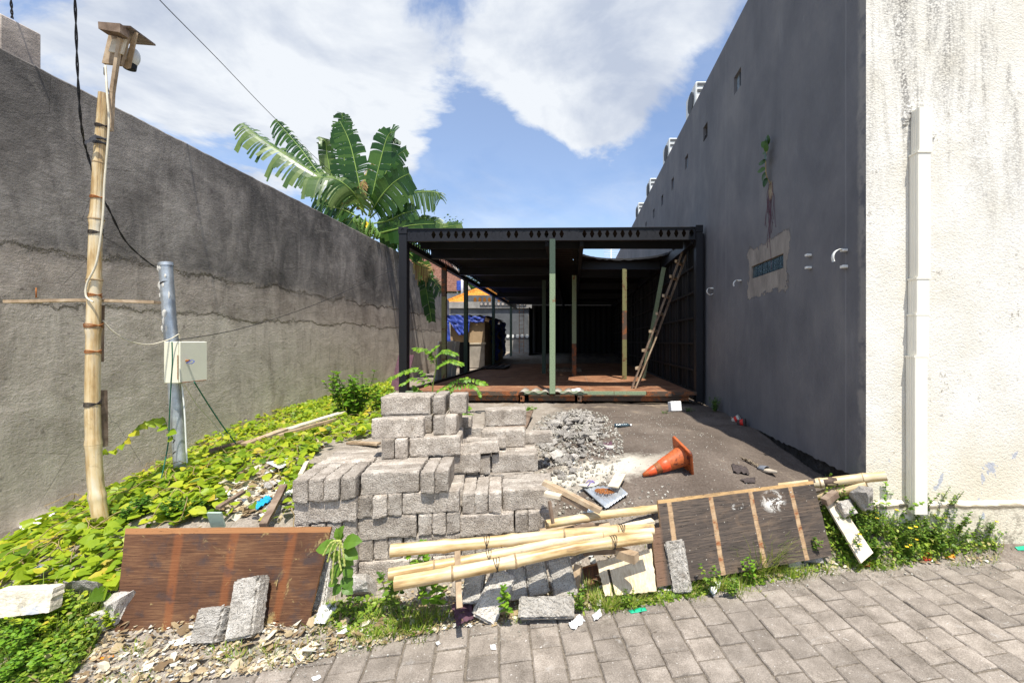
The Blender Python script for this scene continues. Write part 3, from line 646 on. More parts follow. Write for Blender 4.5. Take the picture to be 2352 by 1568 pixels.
def clamps():
    G = 'pipe clamps on the dark wall'
    spec = [(3.60, 2.50, 1, 'big half open white pipe clamp nearest the corner on the dark wall'), (4.14, 2.57, 2, 'pair of short pipe clamp stubs left of the big clamp on the dark wall'), (5.86, 2.58, 1, 'small white half round clamp beside the glass block window'), (7.03, 2.62, 3, 'small round white clamp on the dark wall near the black steel frame')]
    for (y, z, k, lab) in spec:
        root = empty('pipe_clamp', (2.29, y, z)); tag(root, lab, 'clamp', G); s = 1.0 if k != 1 or y > 5 else 1.25
        bm = bmesh.new()
        if k == 2:
            for zz in (.06, -.06): box(bm, (2.265, y, z+zz), (.05, .045, .022), bevel=.004)
        else:
            box(bm, (2.268, y-.0, z+.05*s), (.044, .045, .02), bevel=.004)
            if y < 5: box(bm, (2.268, y, z-.06*s), (.044, .05, .024), bevel=.004)
        finish(bm, 'stub', MAT['white'], root, wo=True)
        if k != 2:
            bm = bmesh.new(); n = 10; a0, a1 = (.5*math.pi, 1.15*math.pi) if k == 1 else (.2*math.pi, 1.8*math.pi); r = .055*s
            vs = []
            for i in range(n+1):
                a = a0+(a1-a0)*i/n
                vs.append([bm.verts.new((2.245+math.cos(a)*rr, y+dy, z+math.sin(a)*rr)) for rr in (r, r+.006) for dy in (-.018, .018)])
            for i in range(n):
                A, B = vs[i], vs[i+1]
                for (p, q) in ((0, 1), (1, 3), (3, 2), (2, 0)): bm.faces.new((A[p], A[q], B[q], B[p]))
            bm.faces.new([vs[0][i] for i in (0, 1, 3, 2)]); bm.faces.new([vs[-1][i] for i in (0, 2, 3, 1)])
            finish(bm, 'band', MAT['white'], root, True, True)
clamps()
def ac_units():
    lab = ['white air conditioner unit on the roof edge, nearest of the row', 'second nearest white air conditioner unit on the roof edge', 'third white air conditioner unit along the roof edge', 'farthest white air conditioner unit on the roof edge']
    for k, y in enumerate((8.1, 10.35, 12.9, 15.2)):
        root = empty('air_conditioner', (2.47, y, 6.12)); tag(root, lab[k], 'air conditioner', 'air conditioners along the roof edge')
        bm = bmesh.new(); box(bm, (-.03, .35, .33), (.26, .7, .50), bevel=.02); finish(bm, 'casing', MAT['white'], root)
        bm = bmesh.new(); bmesh.ops.create_cone(bm, cap_ends=True, segments=24, radius1=.19, radius2=.19, depth=.03, matrix=Matrix.Translation((-.165, .3, .33)) @ Matrix.Rotation(math.pi/2, 4, 'Y')); finish(bm, 'fan_grille', MAT['backdark'], root)
        bm = bmesh.new(); box(bm, (-.03, -.005, .52), (.2, .02, .05)); box(bm, (-.03, -.005, .4), (.2, .02, .05)); finish(bm, 'side_vent', MAT['backdark'], root)
        bm = bmesh.new(); box(bm, (-.03, .12, .04), (.26, .05, .08)); finish(bm, 'foot', MAT['backdark'], root); bm = bmesh.new(); box(bm, (-.03, .6, .04), (.26, .05, .08)); finish(bm, 'foot', MAT['backdark'], root)
ac_units()
# ------------------------------------------------------------------ steel container frame
YF = 7.36; YB = 22.5; XL = -3.03; XR = 2.22; ZT = 3.76; ZF = .92
def castellated(bm, p, q, z0, z1, n, th, fill=(), wid=.3, axis='x'):
    # plate with a row of six-sided openings between p and q ; filled ones get a recessed plate
    p = Vector(p); q = Vector(q); d = (q-p)/n; nrm = Vector((-d.y, d.x, 0)).normalized()*th
    zc = (z0+z1)/2; hh = (z1-z0)*.34
    for i in range(n):
        a = p+d*i
        def pt(t, z, o=0): w = a+d*t+nrm*o; return (w.x, w.y, z)
        hexa = [(.5-wid, zc), (.5-wid*.3, zc+hh), (.5+wid*.3, zc+hh), (.5+wid, zc), (.5+wid*.3, zc-hh), (.5-wid*.3, zc-hh)]
        outer = [(0, zc), (0, z1), (1, z1), (1, zc), (1, z0), (0, z0)]
        for o in (0, 1):
            A = [bm.verts.new(pt(t, z, o)) for t, z in hexa]; B = [bm.verts.new(pt(t, z, o)) for t, z in outer]
            for k in range(6): bm.faces.new((A[k], A[(k+1) % 6], B[(k+1) % 6], B[k]))
            if o == 0: A0, B0 = A, B
            else:
                for k in range(6): bm.faces.new((A0[k], A0[(k+1) % 6], A[(k+1) % 6], A[k]))
                bm.faces.new((B0[1], B0[2], B[2], B[1])); bm.faces.new((B0[4], B0[5], B[5], B[4]))
        if i in fill:
            bm.faces.new([bm.verts.new(pt(.5+(t-.5)*.93, zc+(z-zc)*.93, .25)) for t, z in hexa])
            bm.faces.new([bm.verts.new(pt(.5+(t-.5)*1.0, z, .8)) for t, z in hexa])
def container():
    R = empty('container_frame', (-.4, YF, .75)); tag(R, 'open black steel container frame with rusty floor standing at the back of the lot', 'steel frame')
    def part(bm, name, mat, lab=None, smooth=False, parent=None):
        bmesh.ops.recalc_face_normals(bm, faces=bm.faces); o = finish(bm, name, MAT[mat], None, smooth); o.data.transform(Matrix.Translation(R.location).inverted()); o.parent = parent or R
        if lab: o['label'] = lab
        return o
    # corner posts with castings
    for k, (x0, x1, y0) in enumerate(((XL, XL+.135, YF+.12), (XR-.11, XR+.0, YF), (XR+.012, XR+.052, YF+.1))):
        bm = bmesh.new(); box2(bm, (x0, y0, .76), (x1, y0+.14, ZT-.09)); 
        for z in (1.45, 2.9): box2(bm, (x0-.002, y0-.002, z), (x1+.002, y0+.10, z+.006))
        c = part(bm, 'corner_post', 'black')
        if k < 2:
            bm = bmesh.new()
            # casting with an oval opening
            cx = (x0+x1)/2; z0, z1 = ZT-.085, ZT+.03; h = (x1-x0)/2+.006; n = 12
            outer = [(cx-h, z0), (cx+h, z0), (cx+h, z1), (cx-h, z1)]; ring = []; cor = []
            for i in range(n):
                a = 2*math.pi*(i+.5)/n; ring.append(bm.verts.new((cx+.028*math.cos(a), y0-.01, (z0+z1)/2+.03*math.sin(a))))
                ca, sa = math.cos(a), math.sin(a); m_ = max(abs(ca), abs(sa)); cor.append(bm.verts.new((cx+h*ca/m_, y0-.01, (z0+z1)/2+(z1-z0)/2*sa/m_)))
            for i in range(n): bm.faces.new((ring[i], ring[(i+1) % n], cor[(i+1) % n], cor[i]))
            box2(bm, (cx-h, y0, z0), (cx+h, y0+.15, z1)); part(bm, 'corner_casting', 'black')
    # front top beam
    fill = [i for i in range(38) if i not in (3, 4, 5, 6, 7, 8, 9, 10, 13, 14, 16, 17, 18, 19, 20, 23, 24, 25, 26, 27, 28, 29, 30, 33, 34, 35, 36, 37)]
    bm = bmesh.new(); castellated(bm, (XL+.145, YF+.13, 0), (XR-.12, YF+.01, 0), ZT-.20, ZT-.012, 38, .012, fill, .30); b = part(bm, 'front_top_beam', 'black')
    bm = bmesh.new(); beam(bm, (XL+.145, YF+.16, ZT-.006), (XR-.12, YF+.04, ZT-.006), .10, .012); beam(bm, (XL+.145, YF+.15, ZT-.212), (XR-.12, YF+.03, ZT-.212), .08, .016); part(bm, 'beam_flange', 'black')
    bm = bmesh.new(); box2(bm, (XL+.2, YF+.62, ZT-.24), (XR-.18, YF+.65, ZT-.07)); part(bm, 'cross_beam', 'blackpanel')
    bm = bmesh.new(); beam(bm, (XL+.14, YF+.31, ZT-.03), (XR-.12, YF+.19, ZT-.03), .36, .008); part(bm, 'beam_flange', 'black')
    # left top side beam, open lattice
    bm = bmesh.new(); castellated(bm, (XL+.07, YF+.28, 0), (XL+.07, YB, 0), ZT-.20, ZT-.03, 120, .01, (), .42); box2(bm, (XL+.02, YF+.27, ZT-.29), (XL+.12, YB, ZT-.205)); box2(bm, (XL+.03, YF+.27, ZT-.03), (XL+.12, YB, ZT-.01)); part(bm, 'side_top_beam', 'black')
    # right top beam and middle beams
    bm = bmesh.new(); box2(bm, (XR-.16, YF+.16, ZT-.26), (XR-.06, YB, ZT-.05)); part(bm, 'side_top_beam', 'black')
    for x in (-.5, .12):
        bm = bmesh.new(); box2(bm, (x, YF+.30, ZT-.27), (x+.07, YB, ZT-.06)); part(bm, 'middle_beam', 'black')
    for y in (8.75, 10.9, 13.4, 16.4, 19.4):
        for (a, b) in ((XL+.14, -.505), (.20, XR-.17)):
            yy = y if a < 0 else (10.1 if y < 9 else y+.4)
            bm = bmesh.new(); box2(bm, (a, yy, ZT-.26), (b, yy+.08, ZT-.085)); box2(bm, (a, yy-.03, ZT-.275), (b, yy+.11, ZT-.262)); part(bm, 'cross_beam', 'black')
    # roof sheets: corrugated, with the round cut-out
    bm = bmesh.new()
    def corr(x0, x1, y0, y1):
        ys = np.arange(y0, y1, .06); pr = None
        for k, y in enumerate(ys):
            z = ZT-.045+(.018 if k % 4 < 2 else 0); c = [bm.verts.new((x, y, z)) for x in (x0, x1)]
            if pr: bm.faces.new((pr[0], pr[1], c[1], c[0]))
            pr = c
    corr(XL+.13, .0, YF+.17, YB); corr(.0, XR-.02, 10.22, YB)
    part(bm, 'roof_sheet', 'blackpanel')
    bm = bmesh.new(); C = Vector((1.09, 9.02)); n = 72; rn = random.Random(4)
    inner = [(C.x+(.97+rn.gauss(0, .008)+(.018 if i % 2 else 0))*math.cos(2*math.pi*i/n), C.y+(.93+rn.gauss(0, .006))*math.sin(2*math.pi*i/n)) for i in range(n)]
    A = [bm.verts.new((x, y, ZT-.04)) for x, y in inner]; Bv = []
    x0, x1, y0, y1 = .0, XR-.02, 7.40, 10.24
    for (x, y) in inner:
        d = Vector((x, y))-C; t = min((x1-C.x)/d.x if d.x > 0 else (x0-C.x)/d.x if d.x < 0 else 99, (y1-C.y)/d.y if d.y > 0 else (y0-C.y)/d.y if d.y < 0 else 99); q = C+d*t; Bv.append(bm.verts.new((q.x, q.y, ZT-.04)))
    for i in range(n): bm.faces.new((A[i], A[(i+1) % n], Bv[(i+1) % n], Bv[i]))
    # torn, bent-down lip
    Dn = [bm.verts.new((x+(C.x-x)*.015, y+(C.y-y)*.015, ZT-.04-.03-.025*rn.random())) for x, y in inner]
    for i in range(n): bm.faces.new((A[i], Dn[i], Dn[(i+1) % n], A[(i+1) % n]))
    part(bm, 'roof_sheet', 'blackpanel', 'roof sheet with a big round hole cut in it')
    # side wall (right): ribs and rails ; back wall ; partition
    bm = bmesh.new(); pr = None
    for k, y in enumerate(np.arange(YF+.16, YB, .07)):
        x = XR-.05+(.03 if k % 4 < 2 else 0); c = [bm.verts.new((x, y, z)) for z in (.93, ZT-.2)]
        if pr: bm.faces.new((pr[0], pr[1], c[1], c[0]))
        pr = c
    box2(bm, (XR+.015, YF+.16, .93), (XR+.03, YB, ZT-.1)); sw = part(bm, 'side_panel', 'blackpanel')
    bm = bmesh.new()
    for z in (1.28, 1.75, 2.2, 2.65, 3.1): box2(bm, (XR-.10, YF+.2, z), (XR-.055, YB, z+.035))
    for y in np.arange(YF+.6, YB, .75): box2(bm, (XR-.095, y, .95), (XR-.06, y+.04, ZT-.27))
    part(bm, 'wall_rail', 'blackpanel')
    bm = bmesh.new(); pr = None
    for k, x in enumerate(np.arange(-2.15, XR-.06, .07)):
        y = YB-.1+(.03 if k % 4 < 2 else 0); c = [bm.verts.new((x, y, z)) for z in (.93, ZT-.09)]
        if pr: bm.faces.new((pr[0], pr[1], c[1], c[0]))
        pr = c
    box2(bm, (-2.15, YB, .8), (XR, YB+.05, ZT)); part(bm, 'back_panel', 'blackpanel')
    bm = bmesh.new(); box2(bm, (-2.55, 13.5, .93), (-2.48, 22.3, ZT-.3)) if False else box2(bm, (-2.15, 20.9, .93), (-2.1, 22.3, ZT-.3)); part(bm, 'partition', 'blackpanel')
    # floor
    bm = bmesh.new(); box2(bm, (XL+.13, YF+.10, ZF-.03), (XR-.12, YB-.1, ZF)); part(bm, 'floor_plate', 'floor')
    bm = bmesh.new(); box2(bm, (XL+.10, YF+.28, ZF-.02), (XL+.17, YB-.1, ZF+.045)); part(bm, 'floor_rail', 'black')
    # front sill in green and rusty lengths, with bearers and castings beneath
    sl = lambda x: YF+.10-(x-XL)/(XR-XL)*.10
    for (a, b, m_) in ((XL+.14, -2.6, 'green'), (-2.6, -.85, 'rustbeam'), (-.84, -.45, 'green'), (-.22, .70, 'green'), (.71, 1.25, 'green'), (1.26, XR-.11, 'rustbeam')):
        bm = bmesh.new(); beam(bm, (a, sl(a), ZF-.005), (b, sl(b), ZF-.005), .07, .055); part(bm, 'sill', m_)
    for (a, b, z0, z1, m_) in ((XL+.14, -.94, .78, .875, 'rustbeam'), (-.76, .03, .78, .87, 'rustbeam'), (.16, 1.98, .78, .87, 'rustbeam')):
        bm = bmesh.new(); beam(bm, (a, sl(a)+.02, (z0+z1)/2), (b, sl(b)+.02, (z0+z1)/2), .06, z1-z0); beam(bm, (a, sl(a)-.01, z1+.008), (b, sl(b)-.01, z1+.008), .10, .012); part(bm, 'bearer', m_)
    for x in (-.885, .10):
        bm = bmesh.new(); y0 = sl(x)-.05; n = 12; ring = []; cor = []
        for i in range(n):
            a = 2*math.pi*(i+.5)/n; ca, sa = math.cos(a), math.sin(a); m_ = max(abs(ca), abs(sa)); ring.append(bm.verts.new((x+.016*ca, y0, .825+.028*sa))); cor.append(bm.verts.new((x+.05*ca/m_, y0, .825+.052*sa/m_)))
        for i in range(n): bm.faces.new((ring[i], ring[(i+1) % n], cor[(i+1) % n], cor[i]))
        for (p, q) in (((x-.05, y0, .773), (x-.02, y0+.12, .877)), ((x+.02, y0+.003, .773), (x+.05, y0+.12, .877)), ((x-.05, y0+.08, .773), (x+.05, y0+.12, .877))): box2(bm, p, q)
        part(bm, 'floor_casting', 'rustbeam')
    bm = bmesh.new(); box2(bm, (XL+.2, YF+.5, .6), (XR-.3, YF+.6, .82)); part(bm, 'under_beam', 'blackpanel')
    # side posts and green props
    def post(x, y, w, segs, z1=ZT-.20, z0=ZF):
        for (a, b, m_) in segs:
            bm = bmesh.new(); box2(bm, (x-w/2, y, z0+(z1-z0)*a), (x+w/2, y+w, z0+(z1-z0)*b)); part(bm, 'post', m_)
    post(XL+.08, 9.8, .10, [(0, .3, 'olive'), (.301, .72, 'olive'), (.721, 1, 'rustbeam')])
    for y in (11.8, 15.9, 20.4): post(XL+.08, y, .10, [(0, 1, 'darkgreen')])
    post(-.35, YF-.06, .095, [(.02, .78, 'green'), (.781, 1.0, 'darkgreen')], ZT-.22, .86)
    post(-.80, 11.8, .10, [(0, 1, 'darkgreen')], ZT-.27); post(.03, 11.0, .11, [(0, .32, 'rustbeam'), (.321, 1, 'green')], ZT-.27)
    post(1.20, 10.0, .10, [(0, .36, 'olive'), (.361, .62, 'rustbeam'), (.621, 1, 'olive')], ZT-.27)
    # hexagon lattice rails inside roof seen against the light
container()
def loose_steel():
    bm = bmesh.new(); beam(bm, (1.68, 10.3, ZF), (2.06, 9.75, ZT-.28), .09, .05, Vector((0, 1, 0))); tag(finish(bm, 'steel_post', MAT['green']), 'pale green steel post leaning to the right behind the ladder', 'post')
    # ladder
    A = Vector((1.10, 8.05, ZF+.002)); B = Vector((2.03, 8.0, 3.46)); off = Vector((.15, .26, .0))
    root = empty('ladder', A); tag(root, 'rough wooden ladder leaning inside the right bay of the steel frame', 'ladder')
    for o in (Vector(), off):
        bm = bmesh.new(); beam(bm, A+o, B+o, .032, .06, Vector((0, 1, 0))); finish(bm, 'rail', MAT['timber_dark'], root, wo=True)
    for t in (.15, .28, .42, .55, .68, .82, .93):
        c = A+(B-A)*t; bm = bmesh.new(); beam(bm, c-off*.16+Vector((-.04, -.02, 0)), c+off*1.16+Vector((-.04, .02, .01)), .045, .05); finish(bm, 'rung', MAT['timber'], root, wo=True)
    bm = bmesh.new(); beam(bm, A+(B-A)*.0+Vector((.06, -.03, .0)), A+(B-A)*.38+Vector((.10, -.03, 0)), .02, .05, Vector((0, 1, 0))); finish(bm, 'splint', MAT['timber'], root, wo=True)
    # corrugated offcut in the gap between the two floors
    bm = bmesh.new(); pr = None
    for k in range(40):
        x = -.92+k*.03; z = ZF+.012+.018*math.sin(k*.95); c = [bm.verts.new((x, y, z)) for y in (YF-.02, YF+.55)]
        if pr: f = bm.faces.new((pr[0], c[0], c[1], pr[1])); f.smooth = True
        pr = c
    o = finish(bm, 'corrugated_sheet', MAT['cardgrey']); so_ = o.modifiers.new('s', 'SOLIDIFY'); so_.thickness = .004
    tag(o, 'piece of corrugated sheet lying across the floor edge by the centre post', 'metal sheet')
    # pallet on the floor
    root = empty('pallet', (-.25, 13.0, ZF)); tag(root, 'slatted wooden pallet lying on the container floor in the middle bay', 'pallet')
    for k in range(5): 
        bm = bmesh.new(); box2(bm, (-.5+k*.22, -.5, .06), (-.39+k*.22, .6, .08)); finish(bm, 'slat', MAT['timber_dark'], root)
    for k in range(3):
        bm = bmesh.new(); box2(bm, (-.5, -.5+k*.5, 0), (.5, -.42+k*.5, .058)); finish(bm, 'runner', MAT['timber_dark'], root)
    bm = bmesh.new(); box2(bm, (-2.75, 13.6, ZF+.002), (-2.2, 14.9, ZF+.05)); box2(bm, (-2.85, 13.3, ZF+.052), (-2.1, 13.5, ZF+.08))
    for k in range(4): box2(bm, (-2.9+k*.22, 13.7, ZF+.052), (-2.78+k*.22, 14.8, ZF+.08))
    tag(finish(bm, 'steel_grating', MAT['black']), 'flat black metal grating on the container floor by the left posts', 'grating')
    # skull-like pale lump on the sill
loose_steel()
# ------------------------------------------------------------------ behind: shed, sheets, walls, houses
def crumple(bm, corners, nu, nv, amp, sc, seed=0, hang=0):
    a, b, c, d = [Vector(p) for p in corners]; n = (b-a).cross(d-a).normalized(); g = []
    for i in range(nu+1):
        r = []
        for j in range(nv+1):
            u, v = i/nu, j/nv; p = (a*(1-u)+b*u)*(1-v)+(d*(1-u)+c*u)*v
            r.append(bm.verts.new(p+n*amp*fbm((u*sc+seed, v*sc, seed), 1.6, 3)*2+Vector((0, 0, hang*mnoise.noise(Vector((u*4, seed, 0)))*v))))
        g.append(r)
    for i in range(nu):
        for j in range(nv):
            f = bm.faces.new((g[i][j], g[i+1][j], g[i+1][j+1], g[i][j+1])); f.smooth = True
def shed():
    x0, x1, y0, y1, z0, z1 = -4.33, -3.12, 15.2, 19.2, .88, 2.62
    R = empty('shed', (x0, y0, z0)); tag(R, 'makeshift cardboard shed draped with blue tarpaulin behind the left posts', 'shed')
    def part(bm, n, m, lab=None):
        o = finish(bm, n, MAT[m], R, wo=True)
        if lab: o['label'] = lab
    bm = bmesh.new(); box2(bm, (x0, y0, z0+.85), (x1-.42, y0+.03, z1-.02)); part(bm, 'wall_panel', 'card')
    bm = bmesh.new(); box2(bm, (x1-.415, y0-.01, z0+.85), (x1, y0+.03, z1-.02)); part(bm, 'wall_panel', 'card')
    bm = bmesh.new(); box2(bm, (x0+.5, y0-.03, z0), (x1, y0+.02, z0+.83)); part(bm, 'wall_panel', 'cardgrey')
    bm = bmesh.new(); box2(bm, (x0, y0+.04, z0), (x0+.4, y0+.06, z1)); part(bm, 'wall_panel', 'rag_dark')
    bm = bmesh.new(); beam(bm, (x0+.4, y0-.05, z0+.84), (x1+.05, y0-.05, z0+.86), .03, .05); part(bm, 'rail', 'timber_pale')
    bm = bmesh.new(); box2(bm, (x1-.03, y0+.04, z0), (x1, y1, z1-.1)); part(bm, 'side_wall', 'card')
    bm = bmesh.new(); box2(bm, (x0, y0-.1, z1-.01), (x1+.1, y1, z1+.03)); part(bm, 'roof', 'timber')
    bm = bmesh.new()
    crumple(bm, [(x0-.1, y0-.12, z1+.09), (x1+.05, y0-.14, z1+.04), (x1, y0-.13, z1-.16), (x0-.1, y0-.14, z1-.2)], 30, 8, .05, 5, 1, .12)
    crumple(bm, [(x0-.14, y0-.16, z1+.1), (x0+.75, y0-.16, z1+.08), (x0+.70, y0-.2, z1-.5), (x0+.35, y0-.2, z1-.62)], 18, 12, .06, 5, 3, .1)
    crumple(bm, [(x0-.16, y0-.15, z1+.0), (x0-.02, y0-.15, z1), (x0+.06, y0-.17, z0+.85), (x0-.14, y0-.17, z0+.9)], 6, 16, .04, 4, 7, .1)
    crumple(bm, [(x0-.1, y0-.1, z1+.1), (x1+.12, y0-.1, z1+.08), (x1+.12, y1, z1+.08), (x0-.1, y1, z1+.1)], 16, 16, .05, 5, 5)
    part(bm, 'tarpaulin', 'tarp')
    bm = bmesh.new()
    crumple(bm, [(x1+.08, y0+.6, z1+.05), (x1+.1, y0+2.2, z1+.05), (x1+.12, y0+1.9, z0+.15), (x1+.12, y0+1.3, z0+.25)], 12, 20, .10, 5, 9, .1)
    crumple(bm, [(x1+.08, y0+2.4, z1+.02), (x1+.1, y1, z1), (x1+.14, y1-.1, z0+.5), (x1+.14, y0+3.1, z0+.2)], 12, 20, .10, 5, 13, .1)
    part(bm, 'tarpaulin', 'tarp', 'blue tarpaulin hanging down the shed side')
shed()
def sheets():
    root = empty('roofing_sheets', (-3.16, 10, .8)); tag(root, 'stack of white ribbed sheets leaning on the left side of the steel frame', 'sheets')
    for k in range(5):
        bm = bmesh.new(); y0, y1 = 9.88+k*.36, 9.88+k*.36+.40; x = -3.12-(k % 2)*.03; pr = None
        for q in range(9):
            y = y0+(y1-y0)*q/8; dx = .02 if q % 3 == 1 else 0
            c = [bm.verts.new((x-.10+dx, y, .80)), bm.verts.new((x+.02+dx, y, 1.80+.02*(k % 2)))]
            if pr: bm.faces.new((pr[0], pr[1], c[1], c[0]))
            pr = c
        o = finish(bm, 'sheet', MAT['cream' if k % 2 == 0 else 'white'], root, wo=True); s_ = o.modifiers.new('s', 'SOLIDIFY'); s_.thickness = .012
    bm = bmesh.new(); box2(bm, (-3.25, 12.3, .8), (-3.10, 12.9, 1.78)); tag(finish(bm, 'black_cabinet', MAT['blackpanel']), 'black upright panel standing between the white sheets and the shed', 'panel')
    bm = bmesh.new(); beam(bm, (-3.75, 9.2, .75), (-3.72, 9.6, 1.5), .35, .02); tag(finish(bm, 'board', MAT['rag_plum']), 'dark reddish board leaning against the left wall behind the sapling', 'board')
    bm = bmesh.new(); beam(bm, (-3.35, 8.0, .80), (-2.95, 8.25, .86), .10, .03); beam(bm, (-3.2, 7.9, .84), (-2.9, 8.3, .89), .08, .02); tag(finish(bm, 'board_offcuts', MAT['timber_pale']), 'pale board offcuts lying behind the left corner post', 'offcuts')
sheets()
def compound():
    R = empty('compound_wall', (-5, 20.6, 0)); tag(R, 'grey concrete compound wall with rows of small hexagon openings behind the shed', 'wall')
    def part(bm, n, m, lab=None): o = finish(bm, n, MAT[m], R, wo=True)
    Y = 23.2
    s = Y/430
    zt = H+39.4*s; bm = bmesh.new(); box2(bm, (-14, Y, .5), (1, Y+.2, zt-.35)); part(bm, 'wall', 'backconc')
    bm = bmesh.new(); box2(bm, (-14, Y-.14, zt-.34), (1, Y+.3, zt)); part(bm, 'coping', 'backconc')
    bm = bmesh.new(); box2(bm, (-6.6, Y-.02, H+2*s), (-2.4, Y-.004, zt-.36)); part(bm, 'painted_band', 'backdark')
    bm = bmesh.new()
    for k in range(9):
        bmesh.ops.create_cone(bm, cap_ends=True, segments=6, radius1=.10, radius2=.10, depth=.04, matrix=Matrix.Translation((-4.55+k*.26, Y-.03, H+5.3*s)) @ Matrix.Rotation(math.pi/2, 4, 'X') @ Matrix.Rotation(math.pi/6, 4, 'Z'))
    part(bm, 'openings', 'white')
    bm = bmesh.new(); box2(bm, (-5.0, Y-.18, zt-.22), (-2.5, Y-.142, zt-.02))
    part(bm, 'panel', 'backdark')
    bm = bmesh.new()
    for k in range(11): bmesh.ops.create_cone(bm, cap_ends=True, segments=6, radius1=.075, radius2=.075, depth=.02, matrix=Matrix.Translation((-4.9+k*.23, Y-.19, zt-.12)) @ Matrix.Rotation(math.pi/2, 4, 'X'))
    part(bm, 'openings', 'slab')
    # rebar ladder stands
    bm = bmesh.new()
    for x in (-2.75, -2.52): tube(bm, [Vector((x, Y-1.2, .9)), Vector((x, Y-1.2, H+37*s))], .012, 5)
    for k in range(12): tube(bm, [Vector((-2.78, Y-1.2, 1.1+k*.22)), Vector((-2.49, Y-1.2, 1.13+k*.22))], .008, 4)
    tag(finish(bm, 'rebar_cage', MAT['rust']), 'thin rusty reinforcing bar cage standing at the far end of the frame', 'rebar')
    # orange roofed pavilion
    R2 = empty('pavilion', (-4, 27, 0)); tag(R2, 'pavilion with bright orange tiled roof beyond the compound wall', 'building')
    Yp = 28.; s = Yp/430; ap = Vector(((476-X0)*s, Yp+2.5, H+60*s)); ez = H+38*s
    el = Vector(((440-X0)*s, Yp, ez)); er = Vector(((545-X0)*s, Yp, ez)); bl = Vector((el.x, Yp+5, ez)); br = Vector((er.x, Yp+5, ez)); ap2 = ap+Vector((2.0, 0, 0)); 
    bm = bmesh.new(); uv = bm.loops.layers.uv.verify()
    def face(ps, o_, ud, vd):
        f = bm.faces.new([bm.verts.new(p) for p in ps])
        for lp, p in zip(f.loops, ps): lp[uv].uv = ((p-o_).dot(ud), (p-o_).dot(vd))
    face([el, er, ap2, ap], el, Vector((1, 0, 0)), (ap-(el+er)/2).normalized()); face([bl, el, ap], el, Vector((0, 1, 0)), Vector((.5, 0, .85))); face([er, br, ap2], er, Vector((0, 1, 0)), Vector((-.5, 0, .85))); face([br, bl, ap, ap2], br, Vector((1, 0, 0)), Vector((0, -.5, .85)))
    finish(bm, 'roof', MAT['orange_tile'], R2, wo=True)
    bm = bmesh.new(); tube(bm, [el, ap], .10, 6); tube(bm, [ap, ap2], .10, 6); tube(bm, [er, ap2], .1, 6); finish(bm, 'ridge', MAT['orange_tile'], R2, wo=True)
    bm = bmesh.new(); box2(bm, (el.x+.8, Yp+.5, .5), (er.x-.5, Yp+4, ez-.02)); finish(bm, 'wall', MAT['backconc'], R2, wo=True)
    bm = bmesh.new(); xx = (466-X0)*s; box2(bm, (xx, Yp-.25, ez-.1), ((513-X0)*s, Yp-.2, ez+.50)); fp = finish(bm, 'fascia', MAT['backdark'], R2, wo=True)
    bm = bmesh.new()
    for k in range(9):
        if k == 4: continue
        cx = xx+.65+k*.31; bmesh.ops.create_cone(bm, cap_ends=True, segments=8, radius1=.10, radius2=.10, depth=.03, matrix=Matrix.Translation((cx, Yp-.27, ez+.2)) @ Matrix.Rotation(math.pi/2, 4, 'X') @ Matrix.Diagonal((1, 1.7, 1, 1)))
    finish(bm, 'ornament', MAT['orange_tile'], R2, wo=True)
    # brown roofed house
    R3 = empty('house', (-12, 38, 0)); tag(R3, 'pale house with faded brown tiled roof behind the left wall', 'house')
    Yh = 38.; s = Yh/430; bm = bmesh.new(); uv = bm.loops.layers.uv.verify()
    a = Vector(((400-X0)*s, Yh, H+112*s*.8)); 
    face([Vector(((380-X0)*s, Yh, H+50*s)), Vector(((470-X0)*s, Yh, H+50*s)), Vector(((430-X0)*s, Yh+5, H+97*s)), Vector(((380-X0)*s, Yh+5, H+97*s))], Vector((-15, Yh, 5)), Vector((1, 0, 0)), Vector((0, .7, .7)))
    finish(bm, 'roof', MAT['brown_tile'], R3, wo=True)
    bm = bmesh.new(); box2(bm, ((375-X0)*s, Yh+.5, 0), ((460-X0)*s, Yh+5, H+49*s)); finish(bm, 'wall', simple('pale_blue_wall', (.45, .48, .5), .8, .1, 2), R3, wo=True)
    bm = bmesh.new(); tube(bm, [Vector(((470-X0)*s, Yh, H+51*s)), Vector(((430-X0)*s, Yh+5, H+98*s))], .14, 6); finish(bm, 'ridge', MAT['slab'], R3, wo=True)
    for k, (px, h, labx) in enumerate(((447, 62, 'leftmost'), (465, 64, 'middle'), (468.5, 66, 'rightmost'))):
        bm = bmesh.new(); x = (px-X0)*s; tube(bm, [Vector((x, Yh-1, H+42*s)), Vector((x, Yh-1, H+h*s))], .10, 8); tag(finish(bm, 'vent_pipe', MAT['white']), labx+' of the three white vent pipes beyond the orange roof', 'pipe', 'vent pipes beyond the orange roof')
    bm = bmesh.new(); bmesh.ops.create_cone(bm, cap_ends=True, segments=16, radius1=.3, radius2=.3, depth=.8, matrix=Matrix.Translation(((461.5-X0)*s, Yh-.5, H+55*s))); tag(finish(bm, 'water_tank', MAT['tarp']), 'small blue water tank beside the white vent pipes', 'water tank')
compound()
def antenna():
    Y = 30.; s = Y/430; c = Vector((((1400+1638/1.568)/4-X0)*s, Y, H+(341-(800+330/1.568)/4)*s)); R = empty('antenna', c-Vector((0, 0, 2))); tag(R, 'white television aerial seen through the round roof hole', 'antenna')
    bm = bmesh.new(); tube(bm, [c-Vector((0, 0, 4)), c+Vector((0, 0, .5))], .03, 5); finish(bm, 'mast', MAT['white'], R, wo=True)
    bm = bmesh.new()
    for k in range(5): tube(bm, [c+Vector((-.5, 0, .4-k*.16)), c+Vector((.5, 0, .4-k*.16))], .016, 4)
    finish(bm, 'elements', MAT['white'], R, wo=True)
antenna()
